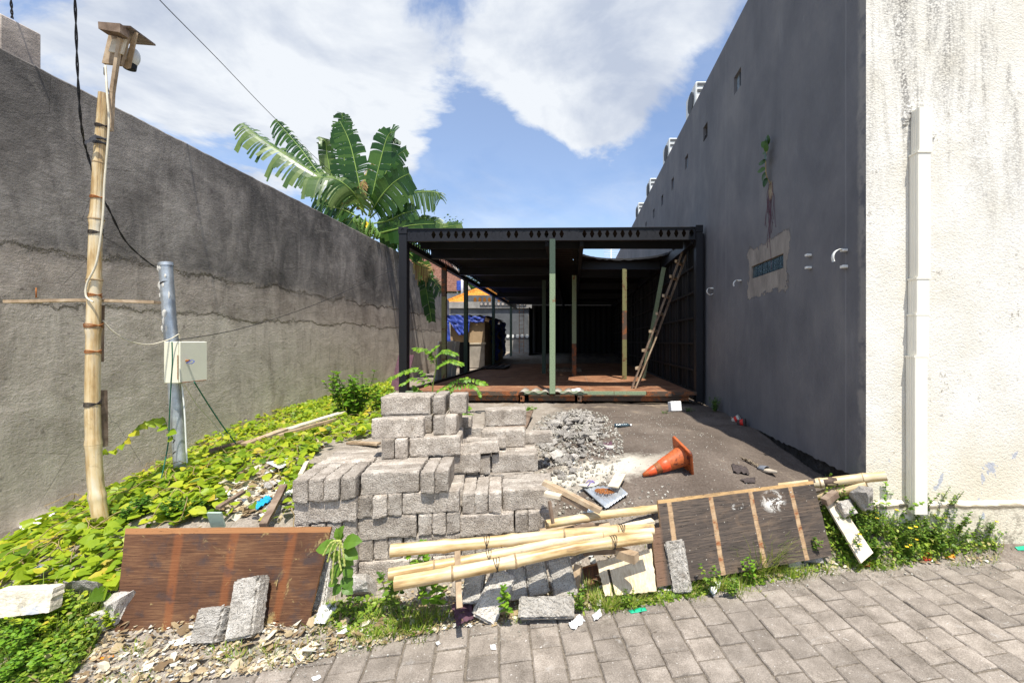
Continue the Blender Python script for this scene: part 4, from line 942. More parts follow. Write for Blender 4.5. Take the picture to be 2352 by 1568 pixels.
#@@PART3
# ------------------------------------------------------------------ blocks
def rough_box(L, Wd, Ht, seed, groove=0, cell=.014, amp=.0014, rnd=.0015, chip=.010):
    # cast concrete block, length along x, width y, height z; rough faces and nibbled edges
    bm = bmesh.new(); n = [max(2, round(s/cell)) for s in (L, Wd, Ht)]; vc = {}
    def V(i, j, k):
        if (i, j, k) not in vc:
            p = Vector((L*(i/n[0]-.5), Wd*(j/n[1]-.5), Ht*(k/n[2]-.5))); ne = (i in (0, n[0]))+(j in (0, n[1]))+(k in (0, n[2])); d = p.normalized()
            q = p.copy()
            if ne >= 2:
                c = chip*max(0, fbm(p+Vector((seed*3, 0, 0)), 22, 2)+.25)+rnd*(.5 if ne == 2 else .9)
                for a in range(3):
                    if (i, j, k)[a] in (0, n[a]): q[a] -= math.copysign(c, p[a])
            q += Vector([fbm(p+Vector((seed*7+a*5, 0, 0)), 55, 2)*amp*2 for a in range(3)])
            if groove and j == n[1] or (groove > 1 and j == 0):
                if abs(p.z) < Ht*.22 and abs(p.x) < L*.42: q.y -= math.copysign(.016, p.y)
            vc[(i, j, k)] = bm.verts.new(q)
        return vc[(i, j, k)]
    for (a, b, c) in ((0, 1, 2), (1, 2, 0), (2, 0, 1)):
        for side in (0, n[c]):
            for i in range(n[a]):
                for j in range(n[b]):
                    ids = []
                    for (u, v) in ((i, j), (i+1, j), (i+1, j+1), (i, j+1)):
                        t = [0, 0, 0]; t[a] = u; t[b] = v; t[c] = side; ids.append(V(*t))
                    f = bm.faces.new(ids if side else ids[::-1])
    return bm
BL, BT, BH = .375, .092, .150
def mesh_of(bm, name, mat):
    me = bpy.data.meshes.new(name); bm.normal_update(); bm.to_mesh(me); bm.free(); me.materials.append(mat); return me
BLK = [mesh_of(rough_box(BL, BT, BH, k, groove=2 if k in (2, 3) else 0), 'cinder_block', MAT['block']) for k in range(8)]
def put(me, name, Mx, label, cat, group=None):
    o = bpy.data.objects.new(name, me); COL.objects.link(o); o.matrix_world = Mx; return tag(o, label, cat, group)
PO = Vector((-1.44, 2.88, .165)); PA = math.radians(9.5); rb = random.Random(11)
ORD = ['first', 'second', 'third', 'fourth', 'fifth', 'sixth', 'seventh', 'eighth']
CNT = {}
SP = 1.0
def pile(kind, u, v, k, n, sec, dz=0., tilt=0., tw=0.):
    # H: n blocks side by side with their ends to the street ; S: n blocks one behind another with their long sides to it
    U = Vector((math.cos(PA), math.sin(PA), 0)); Vv = Vector((-math.sin(PA), math.cos(PA), 0)); g = 'cinder blocks stacked in the pile'
    for i in range(n):
        if kind == 'H': c = PO+U*(u+BT*(i+.5)*1.012)+Vv*(v+BL/2+rb.gauss(0, .008)); ang = PA+math.pi/2
        else: c = PO+U*(u+BL/2)+Vv*(v+BT*(i+.5)*1.02)+U*rb.gauss(0, .005); ang = PA+(math.pi if rb.random() < .5 else 0)
        c.z = PO.z+BH*(k+.5)+dz+(.001 if kind == 'H' else 0)
        R = Matrix.Rotation(ang+rb.gauss(0, .012)+tw, 4, 'Z') @ Matrix.Rotation(rb.gauss(0, .006)+tilt, 4, 'X') @ Matrix.Diagonal((1, .992, .998, 1))
        ks = ORD[min(k, 7)]
        if kind == 'H': lab = f"grey block showing its end, {ORD[i]} from left, {ks} course, {sec}" 
        else: lab = f"grey block laid lengthwise, front one, {ks} course, {sec}" if i == 0 else f"grey block laid lengthwise, {ORD[i]} back, {ks} course, {sec}" 
        CNT[lab] = CNT.get(lab, 0)+1
        if CNT[lab] > 1: lab = lab.replace('grey block', 'grey block '+('further right' if kind == 'S' else 'further in'))
        put(BLK[rb.choice((0, 1, 4, 5, 6, 7))], 'cinder_block', Matrix.Translation(c) @ R, lab[:160], 'cinder block', g)
LS, MS, RS = "pile's left stack", "pile's middle stack", "pile's right stack"
TH = BT*1.02
# left stack
pile('H', -.372, -.07, 4, 4, LS); pile('S', -.37, .32, 4, 4, LS)
pile('S', -.375, -.05, 3, 4, LS); pile('S', -.375, .34, 3, 1, LS)
pile('H', -.375, -.04, 2, 4, LS); pile('S', -.378, -.04, 1, 2, LS); pile('H', -.375, -.04, 0, 4, LS)
# middle stack
pile('S', .02, .0, 4, 4, MS); pile('H', .405, -.02, 4, 2, MS)
pile('H', 0, -.01, 3, 3, MS); pile('S', TH*3+.01, 0, 3, 4, MS)
pile('S', 0, 0, 2, 4, MS); pile('H', BL+.01, 0, 2, 3, MS); pile('H', 0, .01, 1, 3, MS); pile('S', TH*3+.01, .01, 1, 2, MS); pile('S', 0, .0, 0, 4, MS); pile('H', BL+.01, .0, 0, 3, MS)
UT = "pile's upper back tier"
pile('S', 0., .40, 4, 4, UT); pile('S', .40, .40, 4, 4, UT)
pile('H', .06, .33, 5, 2, UT); pile('S', .26, .36, 5, 4, UT); pile('S', .02, .68, 5, 1, UT)
pile('S', -.02, .36, 6, 1, UT, tw=.02); pile('S', .02, .50, 6, 3, UT); pile('H', .42, .42, 6, 2, UT)
pile('S', .02, .50, 7, 3, UT); pile('H', .41, .48, 7, 1, UT); 
# right stack
pile('H', .67, .03, 3, 3, RS, -.035); pile('S', .67+TH*3+.005, .05, 3, 4, RS, -.035)
pile('S', .66, .02, 2, 4, RS, -.035); pile('H', .66+BL+.01, .02, 2, 3, RS, -.035)
pile('H', .67, .04, 1, 3, RS, -.035); pile('S', .67+TH*3+.005, .05, 1, 3, RS, -.035); pile('S', .66, .04, 0, 4, RS, -.035); pile('H', .66+BL+.01, .02, 0, 3, RS, -.035)
RB = "pile's right back tier"
pile('S', .44, .44, 3, 1, RB, -.035); pile('S', .84, .44, 3, 1, RB, -.035)
pile('H', .30, .44, 4, 6, RB, -.035); pile('S', .30+TH*6+.01, .47, 4, 4, RB, -.035)
pile('S', .78, .68, 5, 2, RB, -.035); pile('H', .98, .50, 4, 1, RB, -.035)
pile('S', .42, .86, 5, 2, RB, -.035); pile('S', .42, .84, 4, 2, RB, -.035); pile('S', .80, .88, 5, 2, RB, .115)
def one_block(center, ang, roll, pitch, k, label, name='cinder_block', cat='cinder block', me=None, s=(1, 1, 1), group=None):
    return put(me or BLK[k], name, Matrix.Translation(center) @ Matrix.Rotation(ang, 4, 'Z') @ Matrix.Rotation(pitch, 4, 'Y') @ Matrix.Rotation(roll, 4, 'X') @ Matrix.Diagonal((*s, 1)), label, cat, group)
def pc(u, v, z): return PO+Vector((math.cos(PA), math.sin(PA), 0))*u+Vector((-math.sin(PA), math.cos(PA), 0))*v+Vector((0, 0, z))
# slabs lying flat on the right tier
zt = 5*BH-.035
one_block(pc(.74, .50, zt+.055), PA+.06, math.radians(80), -.05, 2, 'grooved cinder block lying flat and tilted at the front right of the upper tier')
one_block(pc(.80, .66, zt+.06), PA+.03, math.radians(86), -.02, 3, 'grooved cinder block lying flat just behind the tilted grooved one')
one_block(pc(.50, .90, zt+.20), PA, math.radians(90), -.0, 6, 'cinder block lying flat at the back right of the upper tier')
one_block(pc(1.22, .86, zt+.05), PA, math.radians(90), -.0, 1, 'cinder block lying flat at the rear right corner of the pile')
one_block(pc(.60, .64, 7*BH+.075), PA+math.pi/2, .02, .02, 5, 'broken pale cinder block standing at the top right corner of the pile', s=(.62, 1.45, 1))
# ------------------------------------------------------------------ free lying and leaning blocks
PALE = [mesh_of(rough_box(.38, .095, .17, 20+k, rnd=.018, chip=.02, amp=.004), 'loose_block', MAT['block_pale']) for k in range(4)]
def lean(a, b, width, thick, label, k=0, facing=Vector((0, -1, .5)), name='loose_block', cat='block', me=None, group=None):
    # block whose long axis runs a->b and whose broad face looks toward `facing`
    a, b = Vector(a), Vector(b); x = (b-a); L = x.length; x.normalize(); y = (facing-x*facing.dot(x)).normalized(); z = x.cross(y)
    R = Matrix((x, y, z)).transposed().to_4x4()
    return put(me or PALE[k], name, Matrix.Translation((a+b)/2) @ R @ Matrix.Diagonal((L/.38, thick/.095, width/.17, 1)), label, cat, group)
def gp(ox, oy, up=0): 
    p = ray_ground(ox, oy); return p+Vector((0, 0, up))
_bl, _br = gp(263, 1450), gp(706, 1438)
lean(P(560, 1464, _bl.lerp(_br, .66).y-.085), P(580, 1324, _bl.lerp(_br, .68).y+.045), .155, .10, 'tall pale rounded concrete block leaning on the brown plywood sheet', 0, Vector((-.1, -1, .5)))
lean(P(478, 1474, _bl.lerp(_br, .48).y-.09), P(500, 1392, _bl.lerp(_br, .50).y-.02), .155, .10, 'shorter pale block leaning beside the tall one on the brown plywood', 1, Vector((-.1, -1, .6)))
lean(gp(1568, 1358), P(1548, 1240, gp(1568, 1358).y+.10), .125, .12, 'rough concrete block with a mortar joint leaning on the dark plywood sheet', 2, Vector((-.35, -1, .5)))
lean(gp(1192, 1418, .05), gp(1318, 1414, .05), .115, .13, 'pale block lying lengthwise on the paving edge below the bamboo', 3, Vector((0, -1, .8)))
lean(gp(1108, 1425), P(1160, 1312, gp(1108, 1425).y+.16), .15, .11, 'big pale broken slab tilted to the right below the bamboo ends', 1, Vector((.35, -1, .6)))
lean(P(1085, 1385, 2.62), P(1095, 1300, 2.72), .12, .10, 'grey block in shade behind the tilted slab below the bamboo', 2, Vector((0, -1, .5)))
lean(P(1190, 1375, 2.66), P(1185, 1300, 2.74), .12, .08, 'narrow grey block leaning under the bamboo, left of its two neighbours', 0, Vector((0, -1, .5)))
lean(P(1240, 1365, 2.67), P(1228, 1290, 2.76), .125, .09, 'grey block leaning under the bamboo in the middle of three', 3, Vector((0, -1, .5)))
lean(P(1302, 1372, 2.70), P(1282, 1282, 2.80), .15, .09, 'jagged topped pale block leaning under the bamboo, right of its neighbours', 1, Vector((0, -1, .55)))
lean(P(737, 1392, 2.66), P(752, 1270, 2.76), .09, .09, 'dark grey block standing behind the right edge of the brown plywood', 2, Vector((0, -1, .2)))
def chunk(name, size, seed, mat, sub=2, amp=.06, pts=16):
    r = random.Random(seed); bm = bmesh.new()
    for i in range(pts):
        v = Vector([r.uniform(-1, 1) for _ in range(3)]); m_ = max(abs(c) for c in v); v = v/m_*r.uniform(.8, 1); bm.verts.new((v.x*size[0]/2, v.y*size[1]/2, v.z*size[2]/2))
    h = bmesh.ops.convex_hull(bm, input=bm.verts[:]); bmesh.ops.delete(bm, geom=[g for g in h['geom_interior'] if isinstance(g, bmesh.types.BMVert)], context='VERTS')
    if sub: bmesh.ops.subdivide_edges(bm, edges=bm.edges[:], cuts=sub, use_grid_fill=True)
    if sub: bmesh.ops.triangulate(bm, faces=bm.faces[:])
    s_ = max(size)
    for v in bm.verts: v.co += Vector([fbm(v.co+Vector((seed*1.3+a*9, 0, 0)), 9/s_*.5, 3) for a in range(3)])*s_*amp*2
    bmesh.ops.recalc_face_normals(bm, faces=bm.faces)
    return mesh_of(bm, name, mat)
CH = [(ox, oy, w, h, d, m, lab, rot) for ox, oy, w, h, d, m, lab, rot in [
    (190, 1385, .20, .22, .14, 'block_pale', 'big pale broken block end at the left edge among the vines', .3), (262, 1408, .23, .17, .15, 'block_pale', 'pale angular concrete lump against the left side of the brown plywood', -.5),
    (222, 1452, .16, .15, .13, 'block_pale', 'pale concrete lump lowest at the left foot of the brown plywood', .8), (825, 1368, .19, .16, .15, 'block_pale', 'white topped broken slab between the brown plywood and the bamboo ends', .2),
    (1985, 1150, .20, .20, .16, 'rubble', 'grey broken block standing under the right bamboo ends', .5), (1948, 1172, .13, .12, .1, 'rubble', 'smaller grey lump left of the broken block under the right bamboo', .1),
    (1822, 1300, .12, .10, .1, 'rubble', 'rounded stone in grass at the foot of the dark plywood', .2), (1872, 1292, .13, .08, .09, 'rubble', 'angular stone right of the rounded stone at the dark plywood foot', -.4),
    (1380, 1250, .14, .12, .12, 'rubble', 'grey lump in shade under the bamboo near the dark plywood', .1), (1080, 1330, .1, .09, .1, 'rubble', 'small grey lump just below the left bamboo ends', .6),
    (1278, 1053, .15, .10, .12, 'rubble', 'large rounded grey lump at the front foot of the rubble heap', .6), (1318, 1058, .10, .09, .09, 'rubble', 'lump right beside the large rounded one at the rubble foot', .1), (1262, 1022, .16, .10, .13, 'rubble', 'dark grey lump wedged between rubble heap and block pile', .9),
    (640, 1150, .09, .07, .08, 'rubble', 'small grey lump among vines near the blue scrap', .2), (625, 1175, .12, .08, .1, 'block_pale', 'pale lump above the top edge of the brown plywood', .5), (620, 1120, .1, .07, .08, 'rubble', 'brownish lump in the bare patch between the vines', .7), (655, 1085, .10, .06, .09, 'rubble', 'flat lump near the white shell fragment in the vines', 1.2),
    (1400, 1030, .10, .05, .09, 'block_pale', 'flat pale fragment on sand at the right of the rubble heap', .2), (505, 1400, .05, .04, .05, 'rubble', 'pebble between the two pale blocks', .2)]]
for i, (ox, oy, w, h, d, m, lab, rot) in enumerate(CH):
    p = gp(ox, oy+h*30)
    if ox in (1985, 1948): p = P(ox, oy+h*60, 3.2)
    put(chunk('concrete_lump', (w, d, h), 40+i, MAT[m]), 'concrete_lump', Matrix.Translation(p+Vector((0, d*.2, h*.30))) @ Matrix.Rotation(rot, 4, 'Z') @ Matrix.Rotation(rot*.4, 4, 'X'), lab, 'concrete lump')
# rubble heap
def rubble():
    ms = [chunk('rubble_chunk', (1, .75, .5), 90+k, MAT['rubble' if k % 3 else 'block_pale'], 1, .05, 12) for k in range(9)]
    r = random.Random(5); n = 0
    A = gp(1300, 1040); B = gp(1330, 950); c = (A+B)/2
    i = 0
    while n < 230:
        i += 1
        if i > 4000: break
        a = r.random()*2*math.pi; q = math.sqrt(r.random()); t = r.random()
        base = gp(1255+ r.random()*120, 1060)*0+Vector((-.01+.40*q*math.cos(a), 5.1+1.35*q*math.sin(a), 0))
        base.x += (base.y-5.1)*.03
        hgt = .14*max(0, 1-q*1.05)
        s_ = r.uniform(.035, .085)*(1.2 if r.random() < .3 else 1)*(1.15 if q < .6 else .8)
        z = gz(base.x, base.y)+hgt*r.random()+s_*.12
        put(ms[r.randrange(9)], 'rubble_chunk', Matrix.Translation((base.x, base.y, z)) @ Matrix.Rotation(r.random()*6.3, 4, 'Z') @ Matrix.Rotation(r.gauss(0, .4), 4, 'X') @ Matrix.Diagonal((s_*1.6, s_*1.4, s_*1.3, 1)), 'chunk of broken concrete in the grey rubble heap behind the block pile', 'rubble', 'rubble heap chunks'); n += 1
rubble()
# ------------------------------------------------------------------ small stones, litter and leaves : uncountable stuff
class Bag:
    def __init__(s): s.v = []; s.f = []
    def add(s, vs, fs): n = len(s.v); s.v += vs; s.f += [tuple(i+n for i in f) for f in fs]
    def make(s, name, mat, parent=None, smooth=False):
        me = bpy.data.meshes.new(name); me.from_pydata([tuple(v) for v in s.v], [], s.f); me.update()
        if smooth: me.shade_smooth()
        if parent is not None: me.transform(Matrix.Translation(parent.location).inverted())
        return link(name, me, mat, parent)
def inpoly(x, y, poly):
    c = False; j = len(poly)-1
    for i in range(len(poly)):
        if (poly[i][1] > y) != (poly[j][1] > y) and x < (poly[j][0]-poly[i][0])*(y-poly[i][1])/(poly[j][1]-poly[i][1])+poly[i][0]: c = not c
        j = i
    return c
def proj(p): return (X0+F*p[0]/p[1])*2.297, (341-F*(p[2]-H)/p[1])*2.297
WP = {}
def region(poly_ov):                     # area outlined on the photo laid onto the ground as a world polygon
    w = [ray_ground(a, b) for a, b in poly_ov]; return [(p.x, p.y) for p in w]
def scatter(poly, n, r, dens=None):
    xs = [p[0] for p in poly]; ys = [p[1] for p in poly]; out = []; k = 0
    while len(out) < n and k < n*60:
        k += 1; x = r.uniform(min(xs), max(xs)); y = r.uniform(min(ys), max(ys))
        if inpoly(x, y, poly) and (dens is None or r.random() < dens(x, y)): out.append((x, y))
    return out
def zsurf(x, y): return road_z(x, y) if y < edge_y(x) else gz(x, y)
def stone(b, p, s, r):
    q = [Vector(v)*s for v in ((1, 0, 0), (-1, 0, 0), (0, 1, 0), (0, -1, 0), (0, 0, .8), (0, 0, -.8))]
    R = Matrix.Rotation(r.random()*6.3, 3, (r.random(), r.random(), r.random()+.1))
    b.add([p+R @ (v*r.uniform(.6, 1.2)) for v in q], [(0, 2, 4), (2, 1, 4), (1, 3, 4), (3, 0, 4), (2, 0, 5), (1, 2, 5), (3, 1, 5), (0, 3, 5)])
def strip(b, base, d, up, L, w, r, bend=.5, seg=3):
    # grass-like blade
    side = d.cross(up).normalized() if d.cross(up).length > 1e-4 else Vector((1, 0, 0)); vs = []; p = base.copy(); dr = d.normalized()
    for i in range(seg+1):
        t = i/seg; ww = w*(1-t)**.7/2; vs += [p-side*ww, p+side*ww]; p = p+dr*(L/seg); dr = (dr+Vector((0, 0, -1))*bend/seg+Vector((dr.x, dr.y, 0))*bend*.5/seg).normalized()
    b.add(vs, [(2*i, 2*i+1, 2*i+3, 2*i+2) for i in range(seg)])
HEART = [(0, 0), (-.32, -.10), (-.52, .12), (-.50, .42), (-.28, .74), (0, 1.0), (.28, .74), (.50, .42), (.52, .12), (.32, -.10)]
OVAL = [(0, 0), (-.24, .2), (-.32, .48), (-.2, .78), (0, 1.0), (.2, .78), (.32, .48), (.24, .2)]
LANCE = [(0, 0), (-.13, .25), (-.15, .5), (-.09, .8), (0, 1.0), (.09, .8), (.15, .5), (.13, .25)]
def leaf(b, pos, d, nrm, L, shape=HEART, wf=1., cup=.15, droop=.15):
    d = d.normalized(); s_ = d.cross(nrm); s_ = s_.normalized() if s_.length > 1e-5 else Vector((1, 0, 0)); n = s_.cross(d).normalized()
    def pt(x, y): return pos+s_*(x*L*wf)+d*(y*L)+n*(abs(x)*L*cup-y*y*L*droop)
    m = len(shape); mid = [(0, .35), (0, .7)]
    vs = [pt(x, y) for x, y in shape]+[pt(*q) for q in mid]; h = m//2
    tip = h if m == 10 else 4; fs = []
    half = m
    L_ = list(range(0, tip+1)); R_ = [0]+list(range(m-1, tip-1, -1))
    b.add(vs, [tuple([L_[0]]+L_[1:3]+[m]) [::1], tuple([m]+L_[2:4]+[m+1]), tuple([m+1]+L_[3:]), tuple([m]+R_[1:3][::-1]+[0]), tuple([m+1]+R_[2:4][::-1]+[m]), tuple(R_[3:][::-1]+[m+1])])
def rdir(r, tilt=.5):
    a = r.random()*2*math.pi; return Vector((math.cos(a), math.sin(a), r.gauss(0, tilt)))
# vines over the left bank
VR = region([(-30, 1400), (-30, 1290), (60, 1225), (130, 1190), (250, 1140), (345, 1095), (440, 1035), (560, 985), (680, 940), (760, 905), (800, 885), (900, 880), (905, 930), (860, 1000), (780, 1020), (740, 1045), (700, 1090), (688, 1200), (640, 1212), (288, 1216), (292, 1290), (250, 1400), (100, 1420)])
HOLES = [region(p) for p in ([(560, 1080), (625, 1065), (660, 1090), (655, 1150), (600, 1205), (500, 1180), (520, 1120)], [(690, 1010), (780, 1005), (830, 1030), (740, 1050)])]
def vines():
    r = random.Random(21); b = Bag(); yb = Bag(); st = bmesh.new()
    def dens(x, y):
        d = .58+2.0*(fbm((x*1.6, y*1.6, 5), 1, 2)+.15)
        for h in HOLES:
            if inpoly(x, y, h): d *= .14
        return max(.05, min(1, d))
    pts = scatter(VR, 13000, r, dens)
    for (x, y) in pts:
        L = (r.uniform(.030, .072) if r.random() < .85 else r.uniform(.07, .095))*(.8 if y > 4.6 else 1); z = gz(x, y)+r.uniform(.01, .11)*(1 if y < 5 else 1.3)
        d = rdir(r, .25); nr = Vector((r.gauss(0, .55), r.gauss(-.35, .5), 1)); leaf(b, Vector((x, y, z)), d, nr, L, HEART, r.uniform(.85, 1.05), r.uniform(.0, .22), r.uniform(.05, .3))
    o = b.make('vine_cover', MAT['vine']); tag(o, 'yellow green heart leaved vine covering the bank on the left', 'vine', kind='stuff')
    for k in range(190):
        x, y = pts[r.randrange(len(pts))]; p = [Vector((x, y, gz(x, y)+.04))]; a = r.random()*6.3
        for q in range(6): a += r.gauss(0, .4); x += .07*math.cos(a); y += .07*math.sin(a); p.append(Vector((x, y, gz(x, y)+r.uniform(.02, .10))))
        tube(st, [q+Vector((0, 0, .045)) for q in smooth_path(p, 3)], .0028, 4, False)
    tag(finish(st, 'vine_runners', MAT['drystem']), 'thin tan vine runners among the leaves on the left bank', 'vine', kind='stuff')
vines()
def tendrils():
    r = random.Random(8)
    sets = [([(235, 1045), (265, 1030), (285, 1015), (310, 985), (335, 968), (375, 960), (385, 985), (400, 1010)], 3.45, .060, 'climbing vine shoot with yellow leaves arching left of the metal pole'),
            ([(470, 1035), (510, 1005), (540, 985), (575, 972)], 3.9, .055, 'vine shoot with yellow tip leaves right of the metal pole')]
    for pts, Y, L, lab in sets:
        R = empty('vine_shoot', P(*pts[0], Y)); tag(R, lab, 'vine'); path = smooth_path([P(a, b, Y) for a, b in pts], 4)
        bm = bmesh.new(); tube(bm, path, .0025, 5); finish(bm, 'stem', MAT['stem'], R, wo=True); b = Bag()
        for k in range(1, len(path), 2):
            d = Vector((r.gauss(0, 1), -.4, r.gauss(-.5, .6))); leaf(b, path[k], d, Vector((r.gauss(0, .4), -.7, .6)), L*r.uniform(.8, 1.3), HEART, .9, .1, .2)
        b.make('leaves', MAT['vine'], R)
tendrils()
# generic leafy plant
def plant(name, base, lab, h, stems, lsize, mat='weed', shape=OVAL, spread=.5, per=9, cat='plant', group=None, seed=0, flower=0, wf=1, split=False):
    r = random.Random(seed); R = empty(name, base); tag(R, lab, cat, group); st = bmesh.new(); b = Bag(); fl = Bag()
    for k in range(stems):
        a = r.random()*6.3; sp = spread*r.random(); top = base+Vector((math.cos(a)*sp*h, math.sin(a)*sp*h, h*r.uniform(.6, 1.05))); b0 = base+Vector((math.cos(a)*sp*h*.25, math.sin(a)*sp*h*.25, -.01))
        mid = (b0+top)/2+Vector((r.gauss(0, .06)*h, r.gauss(0, .06)*h, .08*h)); path = smooth_path([b0, mid, top], 5); tube(st, path, [max(.0012, .0035*h/.3*(1-i/len(path)*.7)) for i in range(len(path))], 5, False)
        for q in range(per):
            t = .18+.82*(q+r.random())/per; i = min(len(path)-1, int(t*(len(path)-1))); p = path[i]; ang = q*2.4+r.random()
            d = Vector((math.cos(ang), math.sin(ang), r.uniform(.0, .7)-.15)); leaf(b, p, d, Vector((r.gauss(0, .25), r.gauss(-.1, .25), 1)), lsize*r.uniform(.65, 1.25)*(1.1-.4*t), shape, wf, .12, .3)
        for q in range(3): ang = q*2.1+r.random(); leaf(b, path[-1], Vector((math.cos(ang), math.sin(ang), .8)), Vector((0, 0, 1)), lsize*.6, shape, wf, .15, .2)
        if r.random() < flower: leaf(fl, top+Vector((0, -.01, .01)), Vector((1, 0, .2)), Vector((0, -.4, 1)), .014, OVAL, 1.8); leaf(fl, top+Vector((0, -.01, .012)), Vector((-1, 0, .2)), Vector((0, -.4, 1)), .014, OVAL, 1.8)
    finish(st, 'stems', MAT['stem'], R, wo=True); b.make('leaves', MAT[mat], R)
    if fl.v: fo = fl.make('flowers', MAT['flower'], R)
    return R
def weeds():
    G = 'weeds along the foot of the cream wall'
    W_ = [(1925, 1205, .22, 9, 'leftmost weed of the row, climbing the dark plywood edge'), (1965, 1240, .18, 10, 'low weed in front of the white plank at the lower right'), (2010, 1225, .16, 10, 'low weed right of the white plank'), (2035, 1180, .22, 9, 'bright leafy weed beside the broken block under the right bamboo'),
          (2070, 1160, .26, 8, 'tallest bright leaved weed left of the drainpipe foot'), (2060, 1240, .14, 10, 'low spreading weed below the drainpipe on the paving edge'), (2105, 1190, .20, 11, 'weed growing at the drainpipe foot'), (2120, 1240, .15, 11, 'low weed in front of the drainpipe foot weed'),
          (2150, 1180, .22, 9, 'thin stemmed weed right of the drainpipe'), (2180, 1215, .17, 10, 'dark green weed under the flaked part of the cream wall'), (2215, 1235, .13, 9, 'low weed near the right end of the verge'), (2250, 1225, .10, 7, 'small sprawling weed at the far right end of the verge'), (1990, 1275, .11, 10, 'low matted weed nearest the paving below the plank'), (2080, 1280, .10, 9, 'matted weed on the paving edge near the orange wrapper'),
          (1940, 1262, .13, 9, 'weed at the lower right corner of the dark plywood'), (2150, 1262, .09, 8, 'small weed on the paving edge under the cream wall')]
    for k, (ox, oy, h, n, lab) in enumerate(W_):
        p = gp(ox, oy); br = k in (3, 4); plant('weed', p, lab, h*1.35, int(n*3.0), .042 if br else .030, 'bright' if br else 'weed', OVAL if br else LANCE if k % 3 else OVAL, 1.05, 22 if not br else 14, 'weed', G, 30+k, (.07 if not br else 0), 1.5 if not br else 1.25)
    # seedlings with rounder leaves in front of the pile and along the verge
    L_ = [(975, 1320, 2.62, .30, 5, .055, 'bright', 'leafy weed rising in front of the upper bamboo pole'), (900, 1400, 2.5, .20, 6, .045, 'weed', 'weed between the white broken slab and bamboo ends'), (1000, 1390, 2.5, .14, 4, .05, 'bright', 'round leaved weed hanging just below the lowest bamboo pole'),
          (1165, 1408, 2.47, .15, 3, .042, 'bright', 'young weed with bright round leaves on the tilted slab'), (1630, 1345, 2.8, .17, 4, .032, 'weed', 'weed at the right foot of the leaning mortar jointed block'), (1725, 1330, 2.9, .14, 5, .032, 'bright', 'low leafy weed in front of the dark plywood middle'),
          (1330, 1400, 2.62, .13, 8, .025, 'weed', 'weed tuft at the left of the pale broken plywood'), (1680, 1365, 2.75, .09, 8, .022, 'weed', 'small leafed weed tuft on the verge below the dark plywood'), (1440, 1390, 2.68, .08, 7, .022, 'weed', 'tiny weed in front of the pale broken plywood'), (1870, 1190, 3.1, .12, 3, .03, 'weed', 'small sprig over the right edge of the dark plywood')]
    for k, (ox, oy, Y, h, n, ls, m_, lab) in enumerate(L_):
        p = P(ox, oy, Y); p.z = min(p.z, gz(p.x, p.y)+.12); plant('weed', p, lab, h, n, ls, m_, OVAL, .55, 8, 'weed', None, 60+k, 0, 1.35)
    # left bank low weeds
    L2 = [(120, 1465, .20, 14), (60, 1510, .18, 14), (20, 1440, .18, 12), (160, 1500, .12, 10), (95, 1545, .12, 10), (330, 1180, .12, 22), (400, 1190, .12, 20), (455, 1185, .10, 16), (290, 1200, .11, 14), (250, 1440, .10, 6), (30, 1560, .12, 10)]
    nm = ['tangled weed left of the plywood foot', 'tangled weed at the lower left edge', 'weed over the white wall stub at the far left', 'small weed nearest the plywood left foot', 'weed lowest at the left near the paper', 'dense small leaved shrub just right of the bamboo pole base', 'dense small leaved shrub above the plywood top edge', 'small leaved shrub near the pale green tile', 'small leaved shrub right at the bamboo pole foot', 'sprig over the pale lump by the plywood', 'bottom left corner weed beside the dry bark']
    for k, (ox, oy, h, n) in enumerate(L2):
        p = gp(ox, oy); plant('weed', p, nm[k], h, n*2, .024 if k > 4 else .034, 'bush' if 4 < k < 9 else 'vine' if k % 3 == 0 else 'bright' if k % 3 == 1 else 'weed', OVAL, .8, 14, 'weed', None, 90+k, 0, 1.5 if k > 4 else 1.1)
weeds()
def bushes():
    plant('bush', P(805, 975, 5.6), 'leafy green bush growing against the left wall behind the block pile', .66, 36, .095, 'bright', OVAL, .48, 16, 'bush', None, 5, 0, 1.2)
    plant('weed', P(868, 940, 5.8), 'leafy weed between the bush and the steel frame corner post', .30, 14, .07, 'bright', OVAL, .9, 10, 'weed', None, 6, 0, 1.2)
    plant('weed', P(1215, 958, 6.6), 'vine patch at the top of the rubble heap under the floor edge', .17, 16, .055, 'bright', OVAL, 1.2, 9, 'weed', None, 7, 0, 1.3)
    plant('weed', P(1105, 965, 6.4), 'low green patch left of the brown roof tile board', .12, 16, .055, 'bright', OVAL, 2.2, 9, 'weed', None, 8, 0, 1.3)
    plant('weed', P(1165, 952, 6.7), 'low green patch under the middle of the floor edge', .10, 12, .05, 'bright', OVAL, 2.5, 8, 'weed', None, 18, 0, 1.3)
    plant('weed', P(1642, 942, 6.6), 'dark green tuft at the foot of the dark wall beside the steel frame', .20, 26, .03, 'bush', LANCE, .45, 18, 'weed', None, 9, 0, 1.4)
    plant('weed', P(1532, 958, 6.3), 'small weed beside the white box near the frame front', .10, 12, .025, 'bush', LANCE, 1.0, 12, 'weed', None, 10, 0, 1.4)
    plant('weed', P(1580, 945, 6.6), 'sparse weed between white box and dark wall tuft', .08, 10, .025, 'bush', LANCE, 1.4, 10, 'weed', None, 19, 0, 1.4)
bushes()
